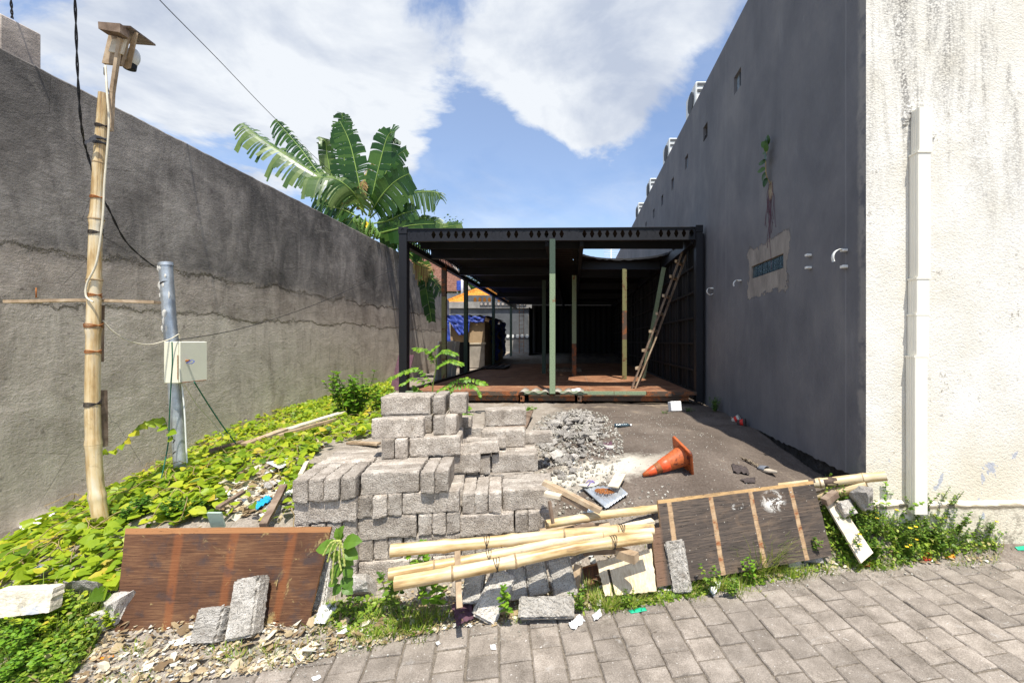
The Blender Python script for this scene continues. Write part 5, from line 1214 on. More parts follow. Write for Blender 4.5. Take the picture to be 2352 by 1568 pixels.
def sapling():
    r = random.Random(14); Y = 6.2; R = empty('sapling', P(992, 925, Y)); tag(R, 'slender sapling with feathery leaf branches in front of the left frame post', 'sapling'); st = bmesh.new(); b = Bag()
    main = smooth_path([P(992, 925, Y), P(995, 880, Y), P(1002, 840, Y), P(1000, 812, Y)], 5); tube(st, main, .009, 6, False)
    br = [[(1002, 830), (985, 806), (955, 800)], [(1002, 822), (1020, 806), (1045, 812)], [(1000, 850), (1030, 828), (1058, 835)], [(1000, 838), (990, 815), (1003, 798)],
          [(996, 885), (965, 850), (930, 852), (898, 866)], [(996, 888), (950, 870), (925, 880)], [(998, 905), (1030, 885), (1070, 870), (1112, 880)], [(1000, 912), (1040, 890), (1085, 885), (1100, 905)], [(1000, 918), (1030, 900), (1055, 930), (1062, 950)], [(996, 915), (975, 905), (955, 890)], [(1004, 920), (1040, 925), (1075, 935)], [(1010, 925), (1045, 945), (1085, 955)]]
    for k, q in enumerate(br):
        path = smooth_path([P(a, b_, Y-.12*(k % 3)*i/len(q)) for i, (a, b_) in enumerate(q)], 6); tube(st, path, .004, 5, False)
        for i in range(2, len(path)):
            t = (path[i]-path[i-1]).normalized()
            for s_ in (-1, 1):
                d = t*.6+Vector((0, -.75*s_, .1)).cross(t)*.2+Vector((0, s_*-.8, -.25)); d = t*.55+Vector((-t.z, s_*.9, abs(t.x)*(.6 if s_ > 0 else -.75))); leaf(b, path[i], d, Vector((r.gauss(0, .3), -.5, 1)), .062*r.uniform(.7, 1.25), OVAL, 1.15, .1, .25)
        leaf(b, path[-1], (path[-1]-path[-2]), Vector((0, -.4, 1)), .07, OVAL, 1.1)
    finish(st, 'stem', MAT['stem'], R, wo=True); b.make('leaves', MAT['bright'], R)
sapling()
def amaranth():
    r = random.Random(3); Y = 2.42; base = P(785, 1368, Y+.05); R = empty('amaranth_plant', base); tag(R, 'broad leaved plant with drooping yellow green flower tassels beside the brown plywood', 'plant')
    st = bmesh.new(); path = smooth_path([base, P(790, 1320, Y), P(782, 1275, Y), P(778, 1235, Y)], 5); tube(st, path, .006, 6, False); b = Bag()
    for (a, b_, dx, dz, L) in [(772, 1252, -1, .05, .135), (775, 1240, -.75, -.55, .12), (778, 1238, .2, 1, .11), (788, 1245, 1, .35, .14), (790, 1260, 1, -.35, .12), (785, 1238, -.3, .8, .09), (785, 1280, .9, -.2, .10), (780, 1300, -.5, -.6, .10), (790, 1320, .5, -.5, .11), (785, 1340, -.5, -.5, .09), (788, 1345, .7, -.2, .09), (775, 1290, .2, -1, .10), (792, 1300, .9, -.9, .09), (778, 1330, -.9, -.3, .08), (775, 1262, -.2, -1, .09)]:
        leaf(b, P(a, b_, Y-.02*r.random()), Vector((dx, -.35, dz)), Vector((-dz*.3, -.8, .75)), L*.78, OVAL, 1.25, .22, .35)
    b.make('leaves', MAT['bush2'], R); finish(st, 'stem', MAT['stem'], R, wo=True)
    for q in ([(782, 1240), (765, 1250), (752, 1290)], [(782, 1240), (770, 1262), (765, 1300), (762, 1340)], [(782, 1240), (788, 1265), (792, 1300)], [(780, 1240), (760, 1245), (742, 1275)], [(782, 1242), (779, 1280), (784, 1310)]):
        bm = bmesh.new(); path = smooth_path([P(a, c, Y-.07) for a, c in q], 10); tube(bm, path, [.0052+.0018*math.sin(i*2.1) for i in range(len(path))], 6); finish(bm, 'tassel', MAT['tassel'], R, wo=True)
amaranth()
def grass():
    r = random.Random(12); b = Bag()
    tufts = [(1745, 1310, .22, 80), (1770, 1300, .20, 70), (1720, 1318, .14, 60), (1640, 1350, .10, 50), (1580, 1362, .08, 40), (1450, 1390, .09, 50), (1395, 1398, .10, 50), (1790, 1310, .10, 40), (1480, 1375, .07, 30), (930, 1440, .09, 60), (975, 1432, .09, 60), (900, 1462, .07, 40), (860, 1430, .07, 30), (1365, 1385, .08, 40), (1420, 1395, .06, 40), (1350, 1370, .09, 40), (1520, 1380, .05, 25), (1600, 1345, .06, 40), (1660, 1350, .08, 50), (1700, 1340, .08, 50), (1850, 1320, .06, 40),
             (1900, 1310, .05, 40), (1815, 1330, .06, 40), (770, 1400, .05, 30), (830, 1460, .05, 30), (545, 1515, .05, 30), (310, 1495, .04, 25), (180, 1440, .14, 60), (130, 1480, .13, 60), (60, 1470, .12, 60), (100, 1540, .08, 60), (150, 1540, .08, 50), (20, 1500, .12, 50), (90, 1430, .16, 60), (150, 1500, .12, 60), (200, 1460, .10, 40), (45, 1540, .10, 60), (70, 1450, .15, 60), (620, 1500, .04, 20), (520, 1500, .04, 24), (850, 1480, .05, 30), (1600, 1378, .02, 12), (1735, 1365, .02, 12), (2260, 1250, .04, 30), (2300, 1240, .04, 20), (960, 1460, .06, 40), (1010, 1430, .06, 40), (880, 1395, .06, 40), (740, 1440, .05, 40), (1950, 1300, .05, 40), (2010, 1300, .05, 40), (1700, 1362, .05, 30)]
    for (ox, oy, h, n) in tufts:
        p = gp(ox, oy)
        for k in range(int(n*2.2)):
            a = r.random()*6.3; q = p+Vector((math.cos(a), math.sin(a)*.7, 0))*r.random()*.085; q.z = zsurf(q.x, q.y)-.004; d = Vector((math.cos(a)*r.uniform(.1, .9), math.sin(a)*r.uniform(.1, .9), 1)); strip(b, q, d, Vector((0, 0, 1)), h*1.45*r.uniform(.4, 1.1), .0052*(1 if h < .12 else 1.2), r, r.uniform(.2, 1.3))
    # sparse verge grass
    for k in range(4200):
        x = r.uniform(-3.2, 3.3); y = edge_y(x)+abs(r.gauss(0, .13))-.02
        if fbm((x*2, y*2, 9), 1, 2) < -.02: continue
        strip(b, Vector((x, y, zsurf(x, y)-.003)), Vector((r.gauss(0, .5), r.gauss(0, .5), 1)), Vector((0, 0, 1)), r.uniform(.015, .065), .0042, r, r.uniform(.2, 1.5))
    tag(b.make('grass', MAT['grass']), 'yellow green grass tufts along the verge between the paving and debris', 'grass', kind='stuff')
grass()
def stones():
    r = random.Random(17); b = Bag()
    for k in range(3600):
        x = r.uniform(-3, 3.3); y = edge_y(x)+r.gauss(.04, .09); s_ = r.uniform(.0015, .0065)*(1.7 if r.random() < .06 else 1); stone(b, Vector((x, y, zsurf(x, y)+s_*.3)), s_, r)
    for k in range(2600):
        q = r.random()**.6; a = r.random()*6.3; x = .02+.52*q*math.cos(a); y = 4.95+1.75*q*math.sin(a)
        if y < 3: continue
        s_ = r.uniform(.004, .020); stone(b, Vector((x, y, gz(x, y)+s_*.4+.08*max(0, 1-q*1.3)*r.random())), s_, r)
    for k in range(1700):
        x = r.uniform(-.4, 1.6); y = r.uniform(2.9, 6.5); s_ = r.uniform(.002, .008); stone(b, Vector((x, y, gz(x, y)+s_*.3)), s_, r)
    for k in range(1500):
        x = r.uniform(-3, 0.8); y = edge_y(x)+r.uniform(0, .7); s_ = r.uniform(.004, .016); stone(b, Vector((x, y, gz(x, y)+s_*.3)), s_, r)
    for k in range(500):
        x = r.uniform(-2.6, 4); y = r.uniform(1.2, 3.2)
        if y < edge_y(x)-.05: s_ = r.uniform(.001, .0035); stone(b, Vector((x, y, road_z(x, y)+s_*.4)), s_, r)
    tag(b.make('small_stones', MAT['pebble']), 'loose grey gravel and crumbled cement over the verge and sand', 'gravel', kind='stuff')
    b = Bag()
    def bit(p, s_, flat=.25):
        n = r.choice((4, 5, 6)); a0 = r.random()*6.3; R = Matrix.Rotation(r.gauss(0, flat), 3, 'X') @ Matrix.Rotation(r.gauss(0, flat), 3, 'Y'); el = r.uniform(.35, 1); ro = Matrix.Rotation(r.random()*6.3, 3, 'Z')
        vs = [p+ro @ (R @ Vector((math.cos(a0+6.283*i/n)*s_*r.uniform(.6, 1.1), math.sin(a0+6.283*i/n)*s_*el*r.uniform(.6, 1.1), r.gauss(0, s_*.12)))) for i in range(n)]
        b.add(vs+[p+Vector((0, 0, s_*.12))], [(i, (i+1) % n, n) for i in range(n)])
    for k in range(5200):
        x = r.uniform(-2.9, .3) if r.random() < .85 else r.uniform(.3, 3.2); y = edge_y(x)+(r.random()**1.3)*.42-.02 if x < -.4 else edge_y(x)+abs(r.gauss(0, .12))
        s_ = r.uniform(.003, .017)*(1.9 if r.random() < .10 else 1); bit(Vector((x, y, zsurf(x, y)+.006+r.random()*.012)), s_, .35)
    for k in range(150):
        x = r.uniform(-2.7, .2); y = edge_y(x)+r.uniform(.02, .40); bit(Vector((x, y, zsurf(x, y)+.018+r.random()*.012)), r.uniform(.022, .045), .5)
    for h in HOLES[:1]+[VR]:
        for (x, y) in scatter(h, 260, r): bit(Vector((x, y, gz(x, y)+.015)), r.uniform(.015, .05), .4)
    tag(b.make('leaf_litter', MAT['dryleaf']), 'dry leaves, bark flakes and paper scraps strewn along the verge', 'litter', kind='stuff')
stones()
def cover():
    r = random.Random(44); b = Bag(); fl = Bag()
    A = region([(1885, 1215), (1900, 1150), (1990, 1150), (2060, 1135), (2130, 1150), (2230, 1205), (2310, 1235), (2300, 1262), (2150, 1290), (2060, 1305), (1960, 1308), (1900, 1290)])
    B = region([(-30, 1400), (120, 1395), (190, 1420), (225, 1480), (180, 1530), (150, 1575), (-30, 1590)])
    C_ = region([(1310, 1360), (1420, 1372), (1500, 1352), (1600, 1338), (1720, 1318), (1900, 1290), (1900, 1308), (1700, 1352), (1520, 1385), (1420, 1402), (1330, 1405)]); D_ = region([(740, 1400), (850, 1380), (1000, 1420), (1000, 1450), (900, 1470), (780, 1460)])
    for poly, n, hh in ((A, 6500, .27), (B, 5200, .17), (C_, 1600, .07), (D_, 900, .05)):
        for (x, y) in scatter(poly, n, r, lambda x, y: min(1, .55+1.2*fbm((x*3, y*3, 2), 1, 2))):
            e = max(.15, min(1, (y-edge_y(x))/.35+.2)); k = .45+.9*(fbm((x*2.6, y*2.6, 8), 1, 2)+.4)
            z = zsurf(x, y)+hh*e*k*r.random(); leaf(b, Vector((x, y, z)), rdir(r, .5), Vector((r.gauss(0, .5), r.gauss(-.2, .5), 1)), r.uniform(.014, .034), OVAL if r.random() < .6 else LANCE, 1.3, .1, .2)
            if r.random() < .2: strip(b, Vector((x, y, zsurf(x, y))), Vector((r.gauss(0, .25), r.gauss(0, .25), 1)), Vector((0, 1, 0)), hh*e*k, .003, r, .3)
    tag(b.make('weed_cover', MAT['weedmix']), 'tangle of low green weeds at both ends of the verge', 'weeds', kind='stuff')
cover()
#@@PART4
# ------------------------------------------------------------------ boards
def quad_board(name, c4, th, mat, label, cat, jag=0, nu=40, nv=24, seed=0, notch=None, bow=0, group=None):
    # c4: top left, top right, bottom right, bottom left ; u runs right, v runs up
    tl, tr, br, bl = [Vector(p) for p in c4]; n = (br-bl).cross(tl-bl).normalized(); bm = bmesh.new(); uvl = bm.loops.layers.uv.verify(); F_, B_ = {}, {}
    for i in range(nu+1):
        for j in range(nv+1):
            u, v = i/nu, j/nv
            ju = jag*fbm((v*9, seed, 0), 1, 3) if i in (0, nu) else 0; jv = jag*fbm((u*12, seed, 5), 1, 3) if j in (0, nv) else 0
            p = (bl*(1-u)+br*u)*(1-v)+(tl*(1-u)+tr*u)*v+(br-bl)*ju+(tl-bl)*jv+n*(bow*math.sin(u*3.1)*math.sin(v*3)+.0012*fbm((u*8, v*8, seed), 1))
            F_[i, j] = bm.verts.new(p); B_[i, j] = bm.verts.new(p-n*th)
    ok = lambda i, j: 0 <= i < nu and 0 <= j < nv and not (notch and notch((i+.5)/nu, (j+.5)/nv))
    def fc(vs, uvs):
        f = bm.faces.new(vs)
        for lp, q in zip(f.loops, uvs): lp[uvl].uv = q
    for i in range(nu):
        for j in range(nv):
            if not ok(i, j): continue
            q = [(i, j), (i+1, j), (i+1, j+1), (i, j+1)]; U = [(a/nu, b/nv) for a, b in q]
            fc([F_[k] for k in q], U); fc([B_[k] for k in q][::-1], U[::-1])
            for (a, b, di, dj) in ((0, 1, 0, -1), (1, 2, 1, 0), (2, 3, 0, 1), (3, 0, -1, 0)):
                if not ok(i+di, j+dj): fc([F_[q[a]], B_[q[a]], B_[q[b]], F_[q[b]]], [(.5, .98)]*4)
    bmesh.ops.delete(bm, geom=[v for v in bm.verts if not v.link_faces], context='VERTS'); bmesh.ops.recalc_face_normals(bm, faces=bm.faces)
    return tag(finish(bm, name, MAT[mat]), label, cat, group)
_bl, _br = gp(263, 1450), gp(706, 1438)
quad_board('plywood_sheet', [P(288, 1212, _bl.y+.26), P(761, 1208, _br.y+.22), _br, _bl], .018, 'ply_brown', 'big rust brown weathered plywood sheet leaning on the bank at left', 'plywood', .006, seed=1)
quad_board('plywood_sheet', [P(1490, 1150, 3.04), P(1868, 1103, 3.31), P(1912, 1275, 3.10), P(1510, 1347, 2.79)], .02, 'ply_dark', 'big blackened plywood sheet with pale scraped strips leaning at the right', 'plywood', .006, seed=2, notch=lambda u, v: u < .055 and v > .66)
quad_board('broken_plywood', [P(1370, 1288, 2.86), P(1496, 1258, 2.90), P(1508, 1356, 2.74), P(1390, 1368, 2.70)], .012, 'ply_pale', 'pale splintered piece of plywood standing left of the dark sheet', 'plywood', .06, 20, 14, 3, lambda u, v: .17 < u < .20 and v < .75)
quad_board('brown_board', [P(1338, 1300, gp(1345, 1357).y+.09), P(1378, 1290, gp(1385, 1352).y+.1), gp(1385, 1352), gp(1345, 1357)], .012, 'ply_brown', 'small brown board standing between the leaning blocks and pale broken plywood', 'board', .02, 8, 8, 4)
quad_board('white_plank', [P(1898, 1156, 3.26), P(1925, 1146, 3.30), P(2006, 1268, 3.06), P(1978, 1292, 3.02)], .02, 'timber_pale', 'long white painted plank sloping down to the right among weeds', 'plank', .01, 10, 30, 5)
quad_board('grey_board', [P(1130, 968, 5.6), P(1225, 940, 5.9), P(1210, 978, 5.2), P(1140, 985, 5.15)], .02, 'timber_dark', 'dark weathered board lying behind the pile beside the rubble', 'board', .02, 10, 10, 6)
# ------------------------------------------------------------------ bamboo
def bamboo_pole(pts, r0, r1, label, nodes, group=None, scorch=None, kids=(), name='bamboo_pole', seg=14, ncol='node'):
    path = smooth_path(pts, 14); n = len(path); L = [0]
    for i in range(1, n): L.append(L[-1]+(path[i]-path[i-1]).length)
    rad = []
    for i in range(n):
        t = L[i]/L[-1]; r = r0+(r1-r0)*t
        for q in nodes: r += .17*r0*math.exp(-((L[i]/L[-1]-q)*L[-1]/.02)**2)
        rad.append(r)
    R = empty(name, path[0]); tag(R, label, 'bamboo', group); bm = bmesh.new(); tube(bm, path, rad, seg, False)
    # hollow ends
    for (i, j) in ((0, 1), (n-1, n-2)):
        d = (path[j]-path[i]).normalized(); inner = [p for p in (path[i], path[i]+d*.05)]
        a = tube(bm, inner, [rad[i]*.74, rad[i]*.70], seg, False)
    bm.verts.ensure_lookup_table()
    finish(bm, 'culm', MAT['bamboo'], R, wo=True)
    for (i, j) in ((0, 1), (n-1, n-2)):
        d = (path[j]-path[i]).normalized(); bm = bmesh.new(); tube(bm, [path[i]+d*.0005, path[i]+d*.004], [rad[i]*.985, rad[i]*.985], seg, False); 
        M_ = frame_from(d, Vector((0, 0, 1)) if abs(d.z) < .8 else Vector((0, 1, 0)))
        ring = [[bm.verts.new(path[i]+M_ @ Vector((math.cos(2*math.pi*k/seg)*rr, math.sin(2*math.pi*k/seg)*rr, 0))) for k in range(seg)] for rr in (rad[i]*.99, rad[i]*.72)]
        for k in range(seg): bm.faces.new((ring[0][k], ring[0][(k+1) % seg], ring[1][(k+1) % seg], ring[1][k]))
        c = [bm.verts.new(path[i]+d*.02+M_ @ Vector((math.cos(2*math.pi*k/seg)*rad[i]*.72, math.sin(2*math.pi*k/seg)*rad[i]*.72, 0))) for k in range(seg)]; bm.faces.new(c)
        finish(bm, 'cut_end', MAT['node'], R, wo=True)
    def at(t):
        s = t*L[-1]
        for i in range(n-1):
            if L[i+1] >= s: break
        k = (s-L[i])/(L[i+1]-L[i]); return path[i].lerp(path[i+1], k), (path[i+1]-path[i]).normalized(), rad[i]
    for q in nodes:
        p, d, r = at(q); bm = bmesh.new(); tube(bm, [p-d*.006, p-d*.002, p+d*.002, p+d*.006], [r*1.01, r*1.05, r*1.05, r*1.01], seg, False); o = finish(bm, 'node_ring', MAT['node'], R, wo=True)
    return R, at
def tie(R, at, ts, mat='wire', w=.0022, k=3, nm='wire_tie'):
    for t in ts:
        p, d, r = at(t); bm = bmesh.new(); M_ = frame_from(d, Vector((0, 0, 1)) if abs(d.z) < .8 else Vector((0, 1, 0)))
        for q in range(k):
            tl = .35*(q-1); pts = [p+d*(.004*(q-1)+math.sin(a)*r*tl)+M_ @ Vector((math.cos(a)*r*1.06, math.sin(a)*r*1.06, 0)) for a in [2*math.pi*i/16 for i in range(17)]]; tube(bm, pts, w, 4, False)
        finish(bm, nm, MAT[mat], R, wo=True)
GB = 'bamboo poles lying across the front'
R_, at = bamboo_pole([P(897, 1263, 2.45), P(1130, 1243, 2.58), P(1330, 1222, 2.72), P(1500, 1212, 2.86)], .036, .029, 'uppermost of the three crossing yellow bamboo poles below the block pile', [.18, .42, .62, .84], GB); tie(R_, at, [.33, .86])
R_, at = bamboo_pole([P(893, 1318, 2.40), P(1090, 1283, 2.52), P(1330, 1235, 2.70), P(1500, 1218, 2.84)], .033, .026, 'middle bamboo pole, half hidden behind the lowest one', [.15, .36, .57, .78], GB); tie(R_, at, [.34])
R_, at = bamboo_pole([P(906, 1339, 2.33), P(1120, 1300, 2.45), P(1330, 1256, 2.60), P(1495, 1233, 2.74)], .037, .033, 'lowest and nearest bamboo pole with a nail hole, ending at the dark plywood', [.2, .43, .66, .82], GB); tie(R_, at, [.36, .83])
R_, at = bamboo_pole([P(1254, 1203, 2.86), P(1390, 1181, 3.02), P(1520, 1166, 3.20)], .029, .029, 'short looking bamboo pole between the pile corner and dark plywood top', [.32, .8], GB)
R_, at = bamboo_pole([P(1790, 1118, 3.50), P(1880, 1108, 3.38), P(1960, 1099, 3.30), P(2036, 1092, 3.20)], .034, .034, 'scorched pale bamboo end sticking out right above the weeds', [.4, .8], GB)
p, d, r = at(.5); bm = bmesh.new(); ps = [at(t)[0] for t in (.26, .32, .38, .44, .50, .56)]; tube(bm, ps, [.0346, .0352, .0349, .0353, .035, .0345], 14, False)
for v in list(bm.verts):
    if mnoise.noise(v.co*26) > .12: v.co += (ps[2]-v.co).normalized()*.006
finish(bm, 'scorch_mark', MAT['scorch'], R_, wo=True)
R_, at = bamboo_pole([P(1800, 1146, 3.52), P(1880, 1137, 3.40), P(1930, 1128, 3.34), P(1992, 1114, 3.24)], .034, .036, 'lower right bamboo end beneath the scorched one', [.5, .66], GB)
R_, at = bamboo_pole([P(234, 1208, 3.0), P(219, 1100, 3.0), P(213, 950, 3.0), P(214, 800, 3.0), P(219, 560, 3.0), P(228, 380, 3.0), P(240, 215, 3.0)], .043, .031, 'tall upright bamboo pole standing in the vines by the left wall', [.07, .19, .46, .57, .71, .84], None, kids=()); 
tie(R_, at, [.285, .925, .68], 'wire', .003, 4); tie(R_, at, [.405, .465, .535, .76], 'rust', .003, 3); tie(R_, at, [.885, .895], 'rubbertie', .006, 3, 'strap')
BP = at
def upright_things():
    Y = 3.0
    # splint boards tied to the pole
    for (a, b, c, d_, w, lab) in ((236, 895, 238, 1025, .045, 'short dark brown splint board tied behind the lower bamboo pole'), (234, 700, 232, 830, .02, 'thin dark splint stick tied behind the upper bamboo pole')):
        bm = bmesh.new(); beam(bm, P(a, b, Y+.05), P(c, d_, Y+.05), w, .02); tag(finish(bm, 'splint_board', MAT['timber_dark']), lab, 'board')
    bm = bmesh.new(); n = 30; beam(bm, P(18, 690, Y+.06), P(362, 692, Y+.06), .02, .055, Vector((0, 1, 0)));
    bmesh.ops.subdivide_edges(bm, edges=[e for e in bm.edges if e.calc_length() > 1], cuts=20)
    for v in bm.verts: v.co.z += .006*math.sin(v.co.x*5)+.002*mnoise.noise(v.co*30)
    tag(finish(bm, 'cross_plank', MAT['timber']), 'weathered horizontal plank wired across the tall bamboo pole', 'plank')
    bm = bmesh.new(); tube(bm, [P(83, 683, Y+.05), P(83, 660, Y+.05)], .004, 6); tag(finish(bm, 'nail', MAT['rust']), 'rusty nail standing in the horizontal plank left end', 'nail')
    # lamp box on a stick
    R = empty('lamp_box', P(262, 240, Y)); tag(R, 'small wooden roofed lamp box on a stick tied to the bamboo top', 'lamp')
    def part(bm, n, m): return finish(bm, n, MAT[m], R, wo=True)
    bm = bmesh.new(); beam(bm, P(254, 300, Y-.02), P(258, 210, Y-.02), .024, .02, Vector((0, 1, 0))); beam(bm, P(258, 212, Y-.021), P(276, 88, Y-.05), .024, .02, Vector((0, 1, 0))); part(bm, 'stick', 'timber')
    def slab(q, th, n, m):
        bm = bmesh.new(); q = [Vector(p) for p in q]; nn = (q[1]-q[0]).cross(q[3]-q[0]).normalized()*th
        A = [bm.verts.new(p) for p in q]; B = [bm.verts.new(p-nn) for p in q]; bm.faces.new(A); bm.faces.new(B[::-1])
        for i in range(4): bm.faces.new((A[i], B[i], B[(i+1) % 4], A[(i+1) % 4]))
        bmesh.ops.recalc_face_normals(bm, faces=bm.faces); return part(bm, n, m)
    slab([P(256, 85, Y), P(300, 85, Y), P(284, 153, Y), P(241, 148, Y)], .02, 'back_board', 'timber')
    slab([P(262, 92, Y-.03), P(293, 92, Y-.03), P(284, 126, Y-.03), P(253, 120, Y-.03)], .012, 'inner_board', 'timber_pale')
    slab([P(247, 64, Y-.05), P(297, 68, Y-.05), P(297, 89, Y-.05), P(248, 80, Y-.05)], .06, 'header', 'timber_dark')
    slab([P(245, 55, Y-.08), P(300, 59, Y-.08), P(357, 101, Y+.35), P(290, 96, Y+.42)], .012, 'roof', 'timber_dark')
    slab([P(302, 88, Y+.0), P(310, 72, Y+.0), P(293, 152, Y+.05), P(284, 154, Y+.05)], .02, 'side_board', 'timber')
    bm = bmesh.new(); c = P(303, 132, Y+.10); bmesh.ops.create_uvsphere(bm, u_segments=16, v_segments=10, radius=.055, matrix=Matrix.Translation(c) @ Matrix.Rotation(.3, 4, 'Y') @ Matrix.Diagonal((.8, .8, 1.25, 1))); part(bm, 'lamp_globe', 'white').data.shade_smooth()
    bm = bmesh.new(); bmesh.ops.create_cone(bm, cap_ends=True, segments=14, radius1=.035, radius2=.04, depth=.04, matrix=Matrix.Translation(P(298, 152, Y+.10))); part(bm, 'socket', 'cable')
    bm = bmesh.new(); tube(bm, smooth_path([P(242, 148, Y), P(241, 170, Y), P(247, 200, Y), P(254, 222, Y)], 5), .003, 5); tube(bm, [P(241.5, 156, Y), P(241.5, 172, Y)], .008, 6); part(bm, 'lead', 'cable')
    # metal pole and box
    Yp = 3.7
    path = smooth_path([P(416, 1085, Yp), P(407, 960, Yp), P(397, 820, Yp), P(388, 720, Yp), P(380, 603, Yp)], 6)
    R = empty('metal_pole', path[0]); tag(R, 'galvanised steel pole leaning beside the cream box', 'pole'); bm = bmesh.new(); tube(bm, path, .048, 20, False)
    tube(bm, [path[-1], path[-1]-Vector((0, 0, .05))], [.042, .042], 20, False); finish(bm, 'shaft', MAT['galv'], R, wo=True)
    for (ox, oy, rr, h, m_) in ((380.5, 607, .052, .028, 'galv'), (383, 650, .050, .010, 'cable'), (411, 1010, .0495, .004, 'cable'), (412, 1035, .0495, .006, 'wire')):
        c = P(ox, oy, Yp); bm = bmesh.new(); tube(bm, [c-Vector((-.003, 0, h/2)), c+Vector((-.003, 0, h/2))], rr, 20, False); finish(bm, 'band', MAT[m_], R, wo=True)
    bm = bmesh.new(); r = random.Random(2)
    for k in range(16):
        t = r.random()**1.5; i = int((len(path)-1)*(1-t*.35)); a = -math.pi/2+r.gauss(0, .6); c = path[i]+Vector((math.cos(a)*.047, math.sin(a)*.047, 0)); bmesh.ops.create_icosphere(bm, subdivisions=1, radius=1, matrix=Matrix.Translation(c) @ Matrix.Diagonal((.010+r.random()*.008, .004, .012+r.random()*.03, 1)))
    finish(bm, 'mortar_spatter', MAT['cement_smear'], R, wo=True)
    # cream electrical box: its door looks across the lot, its narrow side to the street
    x0, x1, y0, y1, z0, z1 = -3.385, -3.268, 3.556, 3.825, 1.455, 1.80
    R = empty('electrical_box', (x0, y0, z0)); tag(R, 'cream metal electrical box with blue wire on its latch, fixed to the steel pole', 'electrical box')
    bm = bmesh.new(); box(bm, ((x0+x1)/2, (y0+y1)/2, (z0+z1)/2), (x1-x0, y1-y0, z1-z0), None, .004); finish(bm, 'casing', MAT['boxpaint'], R, wo=True)
    bm = bmesh.new(); box(bm, (x1+.009, (y0+y1)/2, (z0+z1)/2), (.014, y1-y0-.004, z1-z0-.006), None, .004); finish(bm, 'door', MAT['boxpaint'], R, wo=True)
    bm = bmesh.new(); box(bm, (x1+.012, (y0+y1)/2, z0+.004), (.012, y1-y0-.03, .006)); box(bm, (x1+.001, y0-.0015, (z0+z1)/2-.04), (.004, .004, .20)); finish(bm, 'rust_edge', MAT['rust'], R, wo=True)
    l = Vector((x1+.028, y0+.06, (z0+z1)/2+.01)); bm = bmesh.new(); bmesh.ops.create_cone(bm, cap_ends=True, segments=12, radius1=.010, radius2=.010, depth=.026, matrix=Matrix.Translation(l) @ Matrix.Rotation(math.pi/2, 4, 'Y')); finish(bm, 'latch', MAT['rust'], R, wo=True)
    bm = bmesh.new(); tube(bm, smooth_path([l+Vector((.02, -.035, -.018)), l+Vector((.02, -.01, -.008)), l+Vector((.015, .02, .004)), l+Vector((.03, .028, -.004)), l+Vector((.04, .0, -.020)), l+Vector((.035, -.03, -.022))], 4), .003, 5); finish(bm, 'blue_wire', MAT['tarp'], R, wo=True)
    # cables
    def cable(pts, rad, m, name, lab, cat='cable', twist=0):
        path = smooth_path(pts, 10); bm = bmesh.new()
        if twist:
            for ph in (0, math.pi):
                tube(bm, [p+Vector((math.cos(ph+i*.7), math.sin(ph+i*.7), 0))*rad*.8 for i, p in enumerate(path)], rad*.75, 5)
        else: tube(bm, path, rad, 6)
        tag(finish(bm, name, MAT[m]), lab, cat)
    cable([P(168, -90, 2.6), P(173, 20, 2.7), P(178, 160, 2.8), P(186, 280, 2.9), P(200, 350, 3.06), P(225, 430, 3.12), P(250, 480, 3.2), P(290, 555, 3.4), P(345, 605, 3.65), P(368, 616, 3.7)], .0052, 'cable', 'power_cable', 'thick black twisted cable dropping past the bamboo to the steel pole', 'cable', 1)
    cable([P(22, -40, 3.3), P(26, 10, 3.4), P(28, 42, 3.5)], .006, 'cable', 'power_cable', 'short black cable above the slab on the left wall', 'cable', 1)
    cable([P(320, -60, 4), P(367, 0, 4.5), P(500, 135, 6), P(630, 270, 8), P(745, 380, 10.5), P(900, 520, 16)], .005, 'cable', 'overhead_wire', 'long thin overhead wire slanting down across the clouds to the banana plant', 'wire')
    cable([P(408, 780, 3.6), P(560, 752, 4.6), P(720, 700, 6.2), P(845, 645, 7.0), P(935, 605, 7.7)], .0035, 'cable', 'thin_wire', 'thin wire running from the cream box to the frame corner post', 'wire')
    cable([P(242, 150, 2.98), P(246, 215, 2.94), P(250, 290, 2.94), P(240, 420, 2.95), P(236, 500, 2.95), P(222, 600, 2.95), P(200, 650, 2.95), P(198, 680, 2.95), P(214, 693, 2.95)], .006, 'cord', 'slack_cable', 'white cord hanging down the tall bamboo pole from the lamp', 'cord')
    cable([P(236, 735, 3.04), P(262, 762, 3.1), P(300, 783, 3.2), P(345, 790, 3.35), P(390, 778, 3.5), P(410, 767, 3.55), P(412, 775, 3.6)], .0045, 'cord', 'slack_cable', 'slack white cord from the bamboo pole to the cream box', 'cord')
    cable([P(395, 784, 3.46), P(396, 830, 3.46), P(393, 880, 3.5), P(389, 960, 3.55), P(386, 1020, 3.55), P(370, 1100, 3.45)], .0045, 'greencord', 'slack_cable', 'dark green cord hanging down left of the steel pole', 'cord')
    cable([P(446, 876, 3.6), P(480, 930, 3.8), P(512, 978, 3.95), P(542, 1018, 4.1)], .0055, 'greencord', 'slack_cable', 'taut dark green cord from box down to the boards at right', 'cord')
    cable([P(422, 880, 3.6), P(450, 925, 3.8), P(490, 970, 4.0), P(520, 1008, 4.1)], .004, 'cord', 'slack_cable', 'thin tan cord from under the box to the boards', 'cord')
    cable([P(418, 880, 3.62), P(424, 950, 3.62), P(428, 1030, 3.62), P(430, 1062, 3.62)], .006, 'white', 'white_conduit', 'thin white conduit strapped along the steel pole foot', 'cable')
